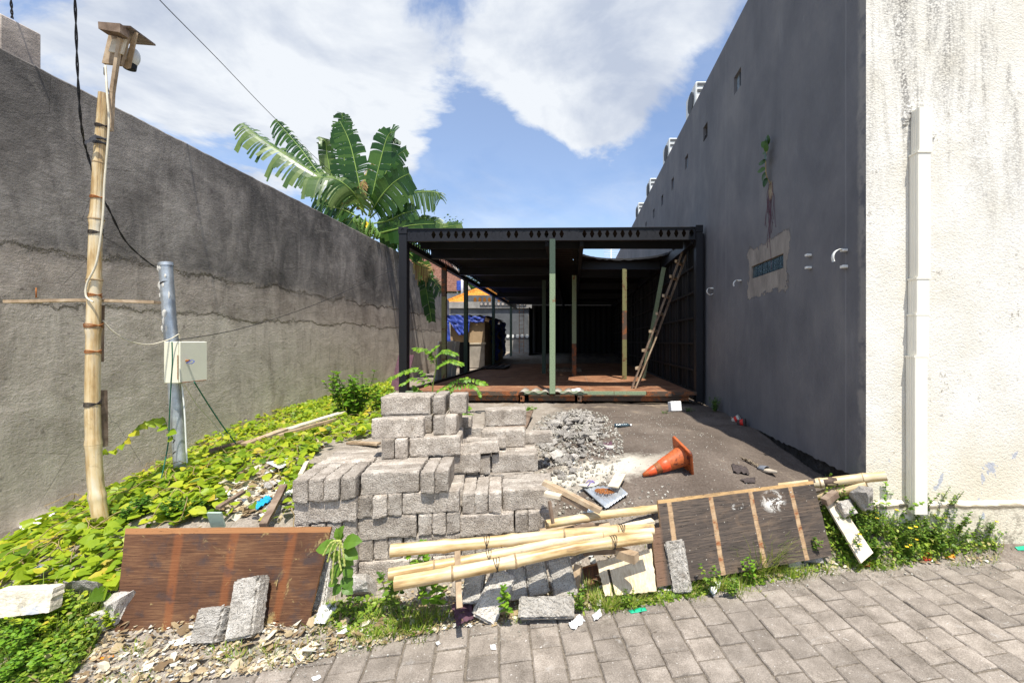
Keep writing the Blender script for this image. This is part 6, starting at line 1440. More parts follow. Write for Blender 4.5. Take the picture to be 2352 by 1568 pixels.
    # rubber strip tail tied on the bamboo
    bm = bmesh.new(); crumple(bm, [P(192, 325, 2.93), P(220, 306, 2.93), P(222, 316, 2.93), P(196, 334, 2.93)], 6, 3, .01, 4, 2); tag(finish(bm, 'rubber_strip', MAT['rubbertie']), 'grey rubber strip tail tied around the bamboo and black cable', 'strap')
upright_things()
# stakes, planks, boards around the pile
def sticks():
    L = [([P(1050, 1265, 2.50), P(1056, 1395, 2.32)], .032, .022, 'timber', 'thin upright wooden stake under the bamboo crossing', 'stake'),
         ([P(1248, 1105, 3.02), P(1380, 1172, 2.92)], .05, .03, 'timber', 'weathered plank sloping from the pile to the iron sheet', 'plank'), ([P(1252, 1130, 2.96), P(1288, 1140, 2.93)], .06, .02, 'timber_pale', 'short pale plank end beside the pile right corner', 'plank'),
         ([P(1290, 1140, 2.99), P(1350, 1168, 2.96)], .05, .03, 'timber_dark', 'dark plank under the sloping weathered plank', 'plank'), ([P(1262, 1150, 2.76), P(1270, 1200, 2.74)], .02, .015, 'timber_dark', 'short dark stick upright at the pile right corner', 'stick'),
         ([P(1240, 1222, 2.95), P(1400, 1206, 3.0)], .07, .03, 'timber', 'flat board lying behind the uppermost bamboo', 'board'), ([P(1320, 1215, 2.88), P(1365, 1205, 2.93)], .04, .03, 'timber_dark', 'short brown wood piece on the flat board behind the bamboo', 'wood piece'),
         ([P(1410, 1215, 3.02), P(1500, 1195, 3.1)], .06, .02, 'timber_pale', 'pale board behind the bamboo near the dark plywood notch', 'board'), ([P(1420, 1268, 2.70), P(1462, 1280, 2.62)], .06, .05, 'timber', 'wood block end projecting below the lowest bamboo', 'wood piece'),
         ([P(1318, 1370, 2.72), P(1328, 1295, 2.80)], .05, .03, 'timber', 'splintered grey stake leaning right of the jagged block', 'stake'), ([P(1893, 1152, 3.22), P(1920, 1132, 3.26)], .05, .05, 'timber_dark', 'brown wood stub under the lower right bamboo end', 'wood piece'),
         ([P(1408, 1118, 3.42), P(1425, 1088, 3.6)], .09, .012, 'timber_pale', 'small white plank on sand left of the cone tip', 'plank'), ([P(560, 1020, 4.15), P(655, 985, 4.6)], .08, .025, 'timber', 'pale weathered board in the vines against the left wall', 'board'),
         ([P(660, 985, 4.7), P(790, 945, 5.5)], .09, .02, 'timber_pale', 'long pale board in vines below the bush', 'board'), ([P(640, 1000, 4.4), P(770, 962, 5.1)], .04, .03, 'timber', 'thin weathered stick parallel to the long pale board', 'stick'),
         ([P(480, 1035, 4.1), P(560, 1012, 4.35)], .06, .02, 'timber_dark', 'dark board under vines right of the steel pole', 'board'), ([P(605, 1205, 2.72), P(652, 1115, 3.1)], .045, .03, 'timber_dark', 'charred stick slanting beside the blue scrap', 'stick'),
         ([P(500, 1165, 2.85), P(560, 1128, 3.1)], .03, .02, 'timber_dark', 'thin dark stick in the bare patch left of the blue scrap', 'stick'), ([P(800, 1015, 4.3), P(870, 1018, 4.25)], .07, .02, 'timber', 'short weathered board at the top left of the block pile', 'board'),
         ([P(705, 1060, 3.6), P(690, 1090, 3.3)], .03, .02, 'timber_pale', 'pale stick at the upper left corner of the pile', 'stick'), ([P(1340, 1268, 2.85), P(1420, 1262, 2.9)], .04, .03, 'timber_dark', 'dark wood scrap in the shade below the bamboo', 'wood piece')]
    for (pq, w, d, m, lab, cat) in L:
        bm = bmesh.new(); beam(bm, pq[0], pq[1], w, d); bmesh.ops.subdivide_edges(bm, edges=[e for e in bm.edges if e.calc_length() > .1], cuts=6)
        for v in bm.verts: v.co += Vector([fbm(v.co+Vector((a*7, 0, 0)), 9, 2)*.006 for a in range(3)])
        tag(finish(bm, cat.replace(' ', '_'), MAT[m]), lab, cat)
    # iron sheet with sawdust on it
    a, b, c, d = gp(1310, 1125, .06), gp(1425, 1125, .05), gp(1440, 1152, .05), gp(1385, 1175, .05)
    q = [gp(1335, 1126, .03), gp(1420, 1122, .03), gp(1442, 1143, .03), gp(1392, 1178, .03)]; q.append(None)
    bm = bmesh.new(); g = []
    for i in range(25):
        u = i/24; row = []
        for j in range(9):
            v = j/8; p = (q[0]*(1-u)+q[1]*u)*(1-v)+(q[3]*(1-u)+q[2]*u)*v; row.append(bm.verts.new(p+Vector((0, 0, .006*math.sin(i*1.9)))))
        g.append(row)
    for i in range(24):
        for j in range(8): bm.faces.new((g[i][j], g[i][j+1], g[i+1][j+1], g[i+1][j])).smooth = True
    bmesh.ops.recalc_face_normals(bm, faces=bm.faces); o = finish(bm, 'iron_sheet', MAT['galv']); s_ = o.modifiers.new('s', 'SOLIDIFY'); s_.thickness = .002; tag(o, 'small pale ribbed iron sheet on the ground beside the flip flop', 'metal sheet')
    c = (q[0]+q[1]+q[2]+q[3])/4; bg = Bag(); r = random.Random(4)
    for k in range(500):
        a = r.random()*6.3; t = math.sqrt(r.random()); stone(bg, c+Vector((math.cos(a)*.085*t-.02, math.sin(a)*.07*t+.03, .012+.012*(1-t))), r.uniform(.003, .007), r)
    tag(bg.make('sawdust_pile', MAT['rust']), 'round patch of brown crumbs on the iron sheet', 'crumbs')
sticks()
# ------------------------------------------------------------------ traffic cone
def cone():
    tip = ray_ground(1478, 1096)+Vector((0, 0, .018)); base = P(1566, 1042, tip.y+.10)
    base.z = gz(base.x, base.y)+.125; z = (tip-base).normalized(); base = tip-z*.41; R3 = frame_from(z, Vector((.35, -.3, 1)))
    Mx = Matrix.Translation(base) @ R3.to_4x4() @ Matrix.Scale(.82, 4); root = empty('traffic_cone', base); tag(root, 'faded orange traffic cone lying on its side in the sand', 'traffic cone')
    mo = metal_paint('faded_orange_plastic', (.46, .11, .03), (.20, .05, .03), .53, .5, 7); mr = metal_paint('red_orange_band', (.75, .10, .03), (.45, .07, .03), .62, .4, 9); mb = metal_paint('brown_orange_plastic', (.30, .10, .03), (.16, .05, .03), .5, .6, 7)
    W0 = .165; bm = bmesh.new(); n = 10; 
    # square base plate with rounded corners and a raised rim
    prof = []
    for k in range(4):
        for q in range(6):
            a = math.pi/2*k+math.pi/2*q/5; cx = (W0-.03)*(1 if k in (0, 3) else -1); cy = (W0-.03)*(1 if k in (0, 1) else -1); prof.append((cx+.03*math.cos(a), cy+.03*math.sin(a)))
    rings = [[bm.verts.new(Mx @ Vector((x*s, y*s, zz))) for x, y in prof] for s, zz in ((1, 0), (1, .022), (.93, .026), (.80, .014), (.62, .018))]
    for a, b in zip(rings[:-1], rings[1:]):
        for i in range(len(prof)): bm.faces.new((a[i], a[(i+1) % len(prof)], b[(i+1) % len(prof)], b[i]))
    bm.faces.new(rings[0][::-1]); bm.faces.new(rings[-1]); bmesh.ops.recalc_face_normals(bm, faces=bm.faces); finish(bm, 'base_plate', mo, root, True, True)
    def lathe(segs, nm, m):
        bm = bmesh.new(); rr = [[bm.verts.new(Mx @ Vector((math.cos(a)*r_, math.sin(a)*r_, zz))) for a in [2*math.pi*i/28 for i in range(28)]] for zz, r_ in segs]
        for a, b in zip(rr[:-1], rr[1:]):
            for i in range(28): bm.faces.new((a[i], a[(i+1) % 28], b[(i+1) % 28], b[i]))
        bmesh.ops.recalc_face_normals(bm, faces=bm.faces); finish(bm, nm, m, root, True, True)
    lathe([(.012, .118), (.03, .112), (.05, .106), (.21, .078)], 'body', mo); lathe([(.21, .0785), (.212, .080), (.30, .063), (.302, .061)], 'band', mr); lathe([(.302, .0605), (.365, .0490)], 'body', mb); lathe([(.365, .0495), (.367, .0505), (.445, .034), (.447, .033)], 'band', mr); lathe([(.447, .0325), (.505, .018), (.505, .012), (.48, .010)], 'tip', mo)
cone()
# ------------------------------------------------------------------ shoes, rags and rubbish
def sole(name, p, ang, L, W_, th, mat, label, strap, smat, slide=False, roll=0):
    R = empty(name, p); tag(R, label, 'sandal'); Mx = Matrix.Translation(p) @ Matrix.Rotation(ang, 4, 'Z') @ Matrix.Rotation(roll, 4, 'X'); bm = bmesh.new(); n = 28; out = []
    for i in range(n):
        a = 2*math.pi*i/n; x = math.cos(a)*L/2; w = W_/2*(.82+.22*math.cos(a)-.10*math.cos(2*a)); out.append((x, math.sin(a)*w+.006*math.cos(a)))
    rg = [[bm.verts.new(Mx @ Vector((x*s, y*s, z+.008*(x/L*2)**2))) for x, y in out] for s, z in ((.95, 0), (1, .004), (1, th-.004), (.95, th), (.5, th-.002))]
    for a, b in zip(rg[:-1], rg[1:]):
        for i in range(n): bm.faces.new((a[i], a[(i+1) % n], b[(i+1) % n], b[i]))
    bm.faces.new(rg[0][::-1]); bm.faces.new(rg[-1]); bmesh.ops.recalc_face_normals(bm, faces=bm.faces); finish(bm, 'sole', MAT[mat], R, True, True)
    bm = bmesh.new()
    if slide:
        g = []
        for i in range(9):
            a = math.pi*i/8; row = []
            for j in range(5): row.append(bm.verts.new(Mx @ Vector((L*(.02+.085*j), math.cos(a)*W_*.52, th*.6+math.sin(a)*W_*(.42-.03*j)))))
            g.append(row)
        for i in range(8):
            for j in range(4): bm.faces.new((g[i][j], g[i+1][j], g[i+1][j+1], g[i][j+1])).smooth = True
    else:
        for s_ in (-1, 1): tube(bm, [Mx @ Vector(q) for q in ((L*.30, 0, th), (L*.22, s_*W_*.16, th+.02), (L*.05, s_*W_*.38, th+.022), (-L*.10, s_*W_*.44, th*.6))], .0045, 6)
    o = finish(bm, 'strap', MAT[smat], R, wo=True)
    if slide: o.modifiers.new('s', 'SOLIDIFY').thickness = .004
def rubbish():
    MAT['violet'] = simple('violet_rubber', (.22, .16, .42), .5, .1, 10, bump=0); MAT['shoegrey'] = simple('grey_foam', (.16, .17, .19), .8, .15, 20); MAT['offwhite'] = simple('off_white_foam', (.62, .58, .48), .8, .1, 20); MAT['tan'] = simple('tan_foam', (.42, .36, .28), .8, .2, 10)
    p = gp(1352, 1123, .03); sole('flip_flop', p, .25, .19, .07, .014, 'offwhite', 'off white flip flop with violet straps beside the iron sheet', 0, 'violet')
    p = gp(1762, 1083, .005); sole('slide_sandal', p, 2.05, .20, .085, .022, 'tan', 'grey slide sandal lying on the sand behind the dark plywood', 0, 'shoegrey', True)
    def rag(q, name, mat, lab, nu=14, nv=8, amp=.03, hgt=.02, cat='rag', sc=5, seed=1, th=.002):
        pts = []
        for (a, b) in q: g_ = ray_ground(a, b); pts.append(Vector((g_.x, g_.y, zsurf(g_.x, g_.y)+hgt)))
        bm = bmesh.new(); crumple(bm, pts, nu, nv, amp*.42, sc*.8, seed); o = finish(bm, name, MAT[mat])
        for v in o.data.vertices:
            z = zsurf(v.co.x, v.co.y)+.002
            if v.co.z < z: v.co.z = z+abs(v.co.z-z)*.3
        s_ = o.modifiers.new('s', 'SOLIDIFY'); s_.thickness = th; return tag(o, lab, cat)
    rag([(1698, 1055), (1722, 1062), (1750, 1082), (1740, 1072)], 'rag', 'rag_tan', 'crumpled tan rag beside the slide sandal', 18, 8, .05, .02); rag([(1680, 1068), (1715, 1075), (1722, 1092), (1685, 1088)], 'rag', 'rag_dark', 'dark crumpled rag left of the tan one', 16, 8, .04, .015, seed=3)
    rag([(1700, 1103), (1735, 1098), (1735, 1112), (1712, 1112)], 'rag', 'rag_dark', 'small dark scrap of cloth nearest the dark plywood top', 10, 6, .03, .01, seed=6)
    rag([(1385, 1018), (1405, 1016), (1408, 1032), (1392, 1034)], 'rag', 'rag_plum', 'plum coloured scrap of cloth at the rubble heap edge', 12, 8, .03, .01, seed=5)
    rag([(1035, 1395), (1085, 1385), (1088, 1435), (1050, 1450)], 'woven_mat', 'rag_plum', 'tattered woven mat corner hanging at the paving edge', 16, 12, .03, .03, 'mat', 4, 8)
    rag([(738, 1400), (775, 1405), (745, 1445), (720, 1440)], 'plastic_film', 'plasticbag', 'clear twisted plastic film right of the brown plywood', 16, 10, .05, .03, 'plastic film', 5, 9)
    rag([(670, 1505), (712, 1480), (728, 1495), (690, 1525)], 'bark_piece', 'timber_pale', 'curled tan bark piece at the edge of the paving', 12, 8, .03, .01, 'bark', 3, 12)
    rag([(560, 1540), (650, 1500), (655, 1508), (575, 1550)], 'bark_strip', 'timber_pale', 'long tan bark strip pointing toward the curled bark piece', 14, 4, .02, .006, 'bark', 3, 13)
    rag([(0, 1555), (25, 1530), (85, 1555), (70, 1566)], 'bark_piece', 'timber_pale', 'cut pale bark lying at the bottom left corner', 12, 8, .05, .02, 'bark', 3, 14)
    rag([(386, 1478), (455, 1462), (458, 1474), (400, 1490)], 'paper_scrap', 'paper', 'torn white paper at the foot of the brown plywood', 12, 6, .02, .01, 'paper', 6, 15)
    rag([(610, 1080), (672, 1062), (675, 1078), (640, 1098)], 'white_shell', 'paper', 'white curved plastic fragment in the vines left of the pile', 10, 8, .02, .07, 'plastic piece', 2, 16)
    rag([(650, 1120), (672, 1118), (675, 1145), (655, 1150)], 'white_bag', 'paper', 'crumpled white bag at the left side of the pile', 10, 10, .05, .04, 'bag', 5, 17)
    rag([(578, 1170), (615, 1148), (625, 1155), (592, 1180)], 'blue_scrap', 'blue', 'bright blue plastic scrap in the bare patch of the bank', 14, 8, .05, .03, 'plastic scrap', 6, 18)
    rag([(85, 1318), (115, 1312), (120, 1325), (92, 1330)], 'blue_scrap', 'blue', 'light blue plastic scrap half under vines at far left', 8, 6, .03, .04, 'plastic scrap', 6, 19)
    rag([(40, 1215), (120, 1170), (130, 1185), (60, 1235)], 'paper_scrap', 'paper', 'white scraps between vines and the left wall', 16, 6, .03, .03, 'paper', 6, 20)
    rag([(1305, 1440), (1330, 1415), (1345, 1430), (1318, 1452)], 'white_bag', 'paper', 'small white plastic bag on the paving edge', 12, 10, .05, .012, 'bag', 5, 21)
    rag([(1360, 1415), (1380, 1400), (1382, 1418), (1365, 1428)], 'paper_scrap', 'paper', 'folded white paper right of the small white bag', 6, 6, .03, .008, 'paper', 3, 22)
    rag([(1442, 1402), (1482, 1396), (1486, 1404), (1450, 1412)], 'green_wrapper', 'greenfoil', 'green snack wrapper on the paving edge in the middle', 8, 4, .01, .004, 'wrapper', 3, 23)
    rag([(2330, 1258), (2362, 1255), (2364, 1264), (2338, 1266)], 'green_wrapper', 'greenfoil', 'green wrapper on the gravel at the far right', 6, 4, .01, .004, 'wrapper', 3, 24)
    rag([(2168, 1275), (2190, 1272), (2195, 1282), (2172, 1286)], 'orange_wrapper', 'orangefoil', 'orange wrapper on the verge below the drainpipe', 6, 4, .012, .004, 'wrapper', 3, 25)
    rag([(2118, 1275), (2138, 1270), (2140, 1290), (2122, 1290)], 'red_wrapper', 'red', 'dark red wrapper under the weeds left of the orange one', 6, 5, .02, .008, 'wrapper', 3, 26)
    rag([(1962, 1292), (2008, 1290), (2010, 1302), (1970, 1304)], 'red_wrapper', 'red', 'red and black wrapper at the foot of the weeds', 10, 5, .02, .004, 'wrapper', 4, 27)
    rag([(1000, 1478), (1008, 1474), (1012, 1480), (1004, 1484)], 'paper_scrap', 'paper', 'tiny white scrap alone on the pavers', 3, 3, .005, .003, 'paper', 3, 28)
    rag([(1125, 1484), (1138, 1482), (1140, 1492), (1128, 1494)], 'paper_scrap', 'paper', 'white shell-shaped scrap on the pavers in the middle', 5, 4, .008, .004, 'paper', 3, 29)
    rag([(715, 1560), (735, 1552), (738, 1560), (720, 1566)], 'paper_scrap', 'paper', 'white torn scrap near the bottom edge of the pavers', 5, 4, .008, .004, 'paper', 3, 30)
    rag([(1625, 1355), (1645, 1335), (1658, 1345), (1640, 1372)], 'paper_scrap', 'paper', 'white and tan crumpled paper right of the leaning block', 8, 8, .03, .012, 'paper', 4, 31)
    rag([(1795, 1262), (1828, 1262), (1830, 1300), (1800, 1300)], 'food_packet', 'offwhite', 'cream food packet standing in grass by the dark plywood', 6, 8, .01, .07, 'packet', 3, 32)
    rag([(1505, 1345), (1530, 1338), (1535, 1360), (1512, 1365)], 'dry_scrap', 'timber_pale', 'tan dry scrap left of the leaning block foot', 6, 6, .03, .01, 'scrap', 3, 33)
    rag([(205, 1516), (262, 1508), (262, 1514), (208, 1522)], 'orange_strip', 'orangefoil', 'narrow orange strip on the litter at lower left', 8, 3, .008, .008, 'wrapper', 3, 34)
    rag([(1125, 1020), (1160, 1018), (1165, 1030), (1130, 1030)], 'scrap', 'paper', 'white scrap on the ground behind the pile', 4, 4, .01, .01, 'paper', 3, 35)
    # bottle
    p = gp(1430, 980, .022); R = empty('plastic_bottle', p); tag(R, 'crushed dark plastic bottle on the sand behind the cone', 'bottle'); ax = Vector((1, .05, .02)).normalized()
    bm = bmesh.new(); path = [p+ax*t for t in (-.10, -.085, -.06, -.03, 0, .03, .06, .075, .09)]; tube(bm, path, [.020, .026, .024, .027, .023, .027, .025, .014, .011], 12); finish(bm, 'body', MAT['glassblock'], R, wo=True)
    bm = bmesh.new(); tube(bm, [p+ax*.091, p+ax*.11], .013, 10); finish(bm, 'cap', MAT['paper'], R, wo=True)
    # cups in the shade hollow
    for k, (ox, oy, m_, lab) in enumerate(((1690, 968, 'offwhite', 'crushed white and red cup in the shade by the dark wall'), (1702, 975, 'rag_dark', 'crushed black and tan sneaker shaped scrap beside the cup'))):
        p = gp(ox, oy, .03); R = empty('crushed_cup', p); tag(R, lab, 'cup'); bm = bmesh.new(); a = Vector((.7, -.4, .5 if k == 0 else .1)).normalized(); tube(bm, [p-a*.05, p-a*.045, p, p+a*.06], [.02, .035, .042, .05], 12, True); finish(bm, 'body', MAT[m_], R, wo=True)
        bm = bmesh.new(); tube(bm, [p-a*.01, p+a*.03], [.0425, .047], 12, False); finish(bm, 'red_band', MAT['red'], R, wo=True)
    # white box + ball
    p = P(1550, 940, 6.55); bm = bmesh.new(); box(bm, (p.x, p.y, gz(p.x, p.y)+.08), (.17, .12, .15), Matrix.Rotation(.2, 3, 'Z') @ Matrix.Rotation(-.25, 3, 'X'), .008); tag(finish(bm, 'white_block', MAT['paper']), 'white box shaped lump at the foot of the frame on the right', 'box')
    p = P(1546, 930, 6.8); bm = bmesh.new(); bmesh.ops.create_uvsphere(bm, u_segments=14, v_segments=10, radius=.055, matrix=Matrix.Translation((p.x, p.y, gz(p.x, p.y)+.05))); tag(finish(bm, 'glass_ball', MAT['pane'], None, True), 'round glassy jar lid just behind the white box', 'jar')
    # pale skull shaped lump on the sill
    p = P(1323, 893, 7.34); tag(put(chunk('pale_lump', (.16, .1, .08), 77, MAT['paper'], 2, .05), 'pale_lump', Matrix.Translation((p.x, p.y+.12, ZF+.045)), 'small pale lump lying on the sill right of the centre post', 'lump'), None)
    # tile by the bank, white wall stub at far left, crumpled weave
    bm = bmesh.new(); p = P(497, 1192, 2.78); box(bm, p, (.09, .012, .11), Matrix.Rotation(.3, 3, 'X')); tag(finish(bm, 'green_tile', simple('pale_green_tile', (.42, .52, .42), .5, .1, 6)), 'pale green tile standing behind the top edge of the brown plywood', 'tile')
    c4 = [P(-10, 1356, 2.24), P(122, 1350, 2.31), P(112, 1405, 2.27), P(-20, 1420, 2.22)]; quad_board('wall_stub', c4, .07, 'stucco', 'low cream broken wall stub under the vines at the left edge', 'wall', .05, 20, 8, 9)
    # crushed tin by the sheet
    p = gp(1355, 1180, .02); bm = bmesh.new(); tube(bm, [p+Vector((-.05, 0, .01)), p+Vector((.04, .01, .0))], .025, 12); tag(finish(bm, 'glass_jar', MAT['pane']), 'small clear jar lying under the end of the sloping plank', 'jar')
rubbish()
def wall_plant():
    Y = 4.98; X = 2.29; c = Vector((X, Y, 3.62)); R = empty('wall_plant', c); tag(R, 'small fig seedling with dangling roots growing out of the dark wall', 'plant'); r = random.Random(6)
    st = bmesh.new(); path = smooth_path([c, c+Vector((-.06, -.02, .10)), c+Vector((-.07, -.03, .28)), c+Vector((-.06, -.06, .42))], 5); tube(st, path, .006, 6); finish(st, 'stem', MAT['drystem'], R, wo=True); b = Bag()
    for k, (t, dy, dz) in enumerate([(.4, .6, -.6), (.5, .9, .1), (.6, .9, .3), (.65, -.5, .4), (.8, .7, .5), (.85, -.4, .9), (.95, .5, 1), (1, -.3, 1), (1, -.6, .5), (.75, .8, 0), (.3, .3, -1)]):
        leaf(b, path[int(t*(len(path)-1))], Vector((-.3+r.gauss(0, .2), dy, dz)), Vector((-.9, -.5, .4)), .115, OVAL, 1.1, .1, .15)
    b.make('leaves', MAT['banana'], R)
    bm = bmesh.new()
    for k in range(14):
        p = [c+Vector((-.012, r.gauss(0, .02), 0))]; y = 0
        L = r.uniform(.3, .75) if k else 1.0
        for q in range(6): p.append(p[-1]+Vector((r.gauss(0, .001), r.gauss(0, .022), -L/6)))
        for q in p: q.x = X-.006
        tube(bm, smooth_path(p, 3), .0022, 4)
    finish(bm, 'roots', MAT['rag_plum'], R, wo=True)
    bm = bmesh.new(); me = bmesh.ops.create_icosphere(bm, subdivisions=3, radius=1, matrix=Matrix.Translation(c+Vector((-.0, 0, -.08))) @ Matrix.Diagonal((.010, .055, .12, 1)))
    for v in bm.verts: v.co += Vector((0, fbm(v.co, 14)*.03, fbm(v.co+Vector((3, 0, 0)), 14)*.04))
    finish(bm, 'torn_patch', MAT['rag_tan'], R, wo=True)
wall_plant()
# ------------------------------------------------------------------ banana plant
def banana():
    C = lambda x, y, Y: P((900+x/1.742)/4*2.297, (400+y/1.742)/4*2.297, Y)
    base = Vector((-5.25, 10.5, .8)); crown = C(1000, 800, 10.4); R = empty('banana_plant', base); tag(R, 'banana plant with torn leaves and a fruit bunch rising behind the left wall', 'banana plant'); r = random.Random(9)
    for k, (dx, dy) in enumerate(((0, 0), (.35, .5), (-.45, .3))):
        bm = bmesh.new(); tube(bm, smooth_path([base+Vector((dx, dy, 0)), base+Vector((dx*.8, dy, 1.4)), crown+Vector((dx*.6, dy*.8, -.2))], 6), [.13-.004*i for i in range(13)], 12); finish(bm, 'stem', MAT['banana_stem'], R, wo=True)
    def bl(pts, wid, mat='banana', torn=.5, droop=.35, side=(1, 1), n=44, fold=.0, tw=0.):
        path = smooth_path(pts, 12); m = len(path); b = Bag(); bm = bmesh.new(); tube(bm, path, [.020*(1-i/m*.8) for i in range(m)], 6); finish(bm, 'midrib', MAT['rib'], R, wo=True)
        def at(t):
            f = t*(m-1); i = min(m-2, int(f)); return path[i].lerp(path[i+1], f-i), (path[i+1]-path[i]).normalized()
        view = Vector((0, -1, .25))
        for s_ in (-1, 1):
            if not side[0 if s_ < 0 else 1]: continue
            t = .14; 
            while t < .995:
                dt = (.75/n)*r.uniform(.5, 1.6)*(1 if r.random() < torn else 2.2); t1 = min(1, t+dt); w0 = wid*.88*math.sin(math.pi*min(1, (t*.93+.04)))**.5*r.uniform(.86, 1.05)*(1 if r.random() > torn*.12 else .5)
                dr = droop*.75*r.uniform(.6, 1.5)*(1.5 if r.random() < torn*.3 else 1); rows = []
                for q in range(5):
                    v = q/4; row = []
                    for tt in (t, t1-(.07/n)*torn*v):
                        p, d = at(tt); sd = d.cross(view).normalized()*s_; up = sd.cross(d)*s_; 
                        outv = (sd*math.cos(tw)+view*-math.sin(tw)*s_); lean_ = d*.35
                        row.append(p+(outv+lean_).normalized()*w0*v+Vector((0, 0, -1))*dr*w0*v*v+view*fold*w0*v)
                    rows.append(row)
                b.add([p for rw in rows for p in rw], [(2*i, 2*i+1, 2*i+3, 2*i+2) for i in range(4)]); t = t1+(.0015 if r.random() < torn*.7 else 0)
        return b.make('leaf', MAT[mat], R)
    Y = 10.4
    bl([C(990, 800, Y), C(820, 640, Y-.3), C(500, 430, Y-.5), C(240, 260, Y-.6), C(118, 160, Y-.6)], .42, 'banana_pale', .85, .9, (1, 1), 50, 0, .5)
    bl([C(985, 790, Y+.3), C(700, 560, Y+.4), C(520, 330, Y+.5), C(350, 135, Y+.6)], .38, 'banana', .95, 1.1, (1, 1), 50)
    bl([C(985, 800, Y-.2), C(900, 650, Y-.8), C(760, 545, Y-1.1), C(560, 545, Y-1.3)], .50, 'banana_pale', .5, 1.0, (1, 1), 34, 0, .4)
    bl([C(960, 780, Y+.2), C(850, 560, Y+.3), C(826, 300, Y+.3), C(815, 88, Y+.2)], .42, 'banana', .7, .25, (1, 1), 44)
    bl([C(970, 780, Y-.1), C(930, 560, Y-.2), C(870, 300, Y-.2), C(800, 145, Y-.2)], .42, 'banana', .8, .3, (1, 1), 44)
    bl([C(900, 760, Y+.5), C(760, 560, Y+.5), C(715, 400, Y+.5), C(700, 290, Y+.4), C(655, 280, Y+.3)], .26, 'banana_pale', .2, .3, (1, 1), 26)
    bl([C(1000, 810, Y-.1), C(1050, 560, Y-.2), C(1110, 320, Y-.2), C(1145, 235, Y-.2), C(1185, 222, Y-.3)], .42, 'banana', .45, .3, (1, 1), 36)
    bl([C(1010, 800, Y-.3), C(1080, 680, Y-.6), C(1180, 570, Y-.7), C(1285, 510, Y-.7)], .48, 'banana', .08, .5, (1, 1), 30, 0, .35)
    bl([C(1010, 810, Y+.6), C(1100, 550, Y+.7), C(1190, 400, Y+.7), C(1265, 340, Y+.6)], .34, 'banana', .3, .4, (1, 1), 26)
    bl([C(1010, 820, Y+.1), C(1130, 720, Y), C(1300, 650, Y-.1), C(1460, 640, Y-.1), C(1500, 690, Y-.1)], .32, 'banana_pale', .85, 1.0, (1, 1), 46)
    bl([C(1020, 860, Y-.2), C(1130, 840, Y-.4), C(1240, 790, Y-.5), C(1335, 765, Y-.5)], .42, 'banana', .2, .5, (1, 1), 30, 0, .3)
    bl([C(1040, 900, Y+.1), C(1200, 850, Y), C(1380, 820, Y), C(1520, 870, Y)], .32, 'banana_pale', .5, .7, (1, 1), 34)
    bl([C(1060, 930, Y-.4), C(1180, 900, Y-.6), C(1300, 870, Y-.7), C(1460, 860, Y-.7)], .30, 'banana', .2, .5, (1, 1), 30, 0, .3)
    bl([C(1300, 930, Y+1), C(1450, 900, Y+1), C(1560, 880, Y+1), C(1650, 865, Y+1)], .26, 'banana_pale', .1, .4, (1, 1), 24)
    bl([C(1030, 920, Y+.2), C(1090, 930, Y+.2), C(1140, 930, Y+.2), C(1200, 960, Y+.2)], .34, 'banana', .25, .3, (1, 1), 26, 0, .3)
    bl([C(1060, 940, Y+.5), C(1180, 970, Y+.5), C(1300, 1000, Y+.5), C(1400, 1060, Y+.5)], .36, 'banana', .3, .6, (1, 1), 30, 0, .2)
    bl([C(940, 820, Y-.2), C(820, 760, Y-.3), C(720, 740, Y-.3), C(620, 700, Y-.2)], .42, 'banana', .7, .9, (1, 1), 30)
    bl([C(950, 840, Y+.2), C(860, 840, Y), C(800, 800, Y), C(700, 780, Y)], .38, 'banana', .3, .8, (1, 1), 26)
    bl([C(940, 800, Y-.4), C(900, 820, Y-.6), C(860, 870, Y-.6), C(830, 900, Y-.6)], .40, 'banana', .1, .5, (1, 1), 20)
    bl([C(960, 800, Y+.1), C(940, 700, Y-.1), C(955, 600, Y-.2), C(970, 560, Y-.2)], .16, 'banana_dry', .9, .9, (1, 1), 20); bl([C(970, 600, Y+.2), C(1000, 480, Y+.3), C(1060, 410, Y+.3)], .14, 'banana_dry', .95, 1.1, (1, 1), 22); bl([C(900, 800, Y), C(800, 720, Y-.1), C(700, 690, Y-.1)], .14, 'banana_dry', .9, .9, (1, 1), 20)
    # leaf hanging over the wall behind the frame
    bl([C(1180, 980, Y+.6), C(1300, 1080, Y+.8), C(1390, 1180, Y+.9), C(1405, 1330, Y+.9), C(1440, 1540, Y+.9)], .26, 'banana', .3, .1, (1, 1), 30)
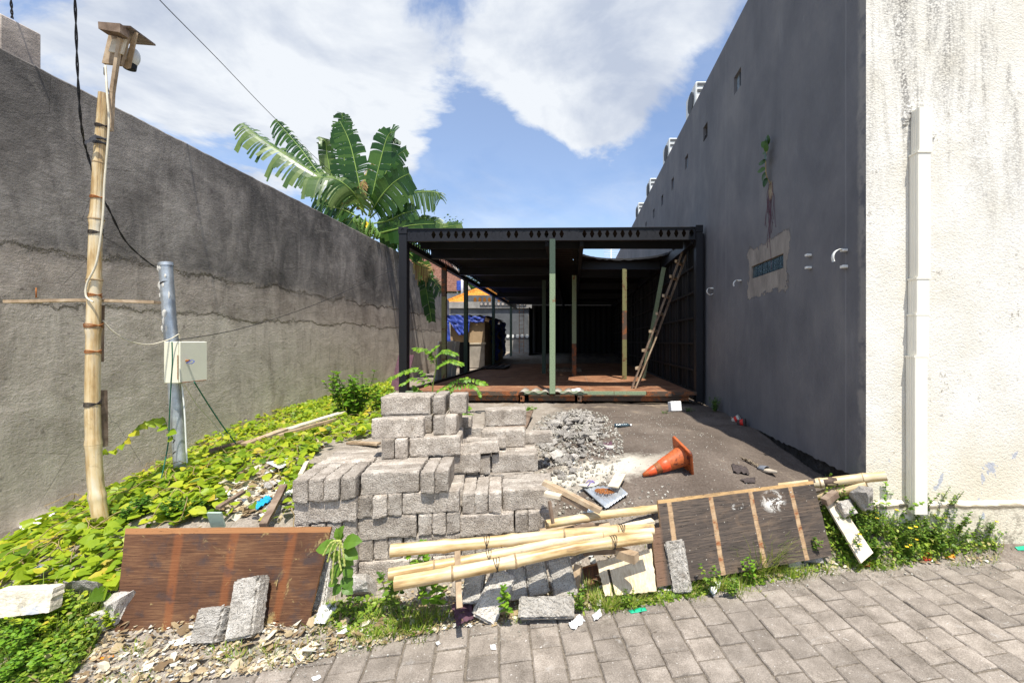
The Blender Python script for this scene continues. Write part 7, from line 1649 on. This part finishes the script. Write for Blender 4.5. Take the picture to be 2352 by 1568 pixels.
    bl([C(1300, 1120, Y+.6), C(1360, 1150, Y+.7), C(1440, 1180, Y+.7)], .30, 'banana_dry', .9, .8, (1, 1), 26); bl([C(1370, 1200, Y+.8), C(1440, 1240, Y+.8), C(1510, 1330, Y+.8)], .24, 'banana', .8, .8, (1, 1), 24)
    # fruit bunch
    for k in range(7):
        z = k*.13
        for q in range(9):
            a = 2*math.pi*q/9+k*.4; c = C(955+k*11, 860+k*16, Y-.75)+Vector((math.cos(a)*.10, math.sin(a)*.10, 0)); bm = bmesh.new(); tube(bm, smooth_path([c, c+Vector((math.cos(a)*.06, math.sin(a)*.06, .02)), c+Vector((math.cos(a)*.075, math.sin(a)*.075, .12))], 3), [.012, .022, .024, .024, .022, .016, .008], 6); finish(bm, 'banana_fruit', MAT['fruit'], R, True, True)
    b = Bag(); leaf(b, C(965, 845, Y-.8), Vector((.6, -.3, -.7)), Vector((0, -1, .6)), .20, OVAL, 1.1); b.make('bract', MAT['flower'], R)
banana()
# ------------------------------------------------------------------ trees beyond
def tree(x, y, h, wd, lab, seed, cz=.6):
    r = random.Random(seed); R = empty('tree', (x, y, .8)); tag(R, lab, 'tree', 'trees beyond the far roofs'); bm = bmesh.new(); top = Vector((x, y, .8+h*.6)); tube(bm, [Vector((x, y, .8)), top], [.25, .12], 8)
    cl = [Vector((x+r.gauss(0, wd*.33), y+r.gauss(0, wd*.25), .8+h*(cz+r.gauss(0, .16)))) for _ in range(22)]
    for c in cl[:10]: tube(bm, [top-Vector((0, 0, h*.15)), c], [.10, .03], 5)
    finish(bm, 'trunk', MAT['trunk'], R, wo=True); b = Bag()
    for c in cl:
        s_ = wd*r.uniform(.12, .26)
        for k in range(170): v = Vector((r.gauss(0, 1), r.gauss(0, 1), r.gauss(0, .8))).normalized()*s_*r.uniform(.4, 1.1); leaf(b, c+v, rdir(r, .6), Vector((r.gauss(0, .5), r.gauss(0, .5), 1)), .28, OVAL, 1.1, .1, .1)
    b.make('crown', MAT['tree'], R)
tree(-14.5, 46, 13.5, 7, 'tree behind the brown roof, leftmost of the far trees', 1); tree(-10.3, 47, 10.5, 6, 'dense tree behind the white vent pipes', 2); tree(-17, 50, 11, 6, 'tree crown seen just right of the corner post', 3)
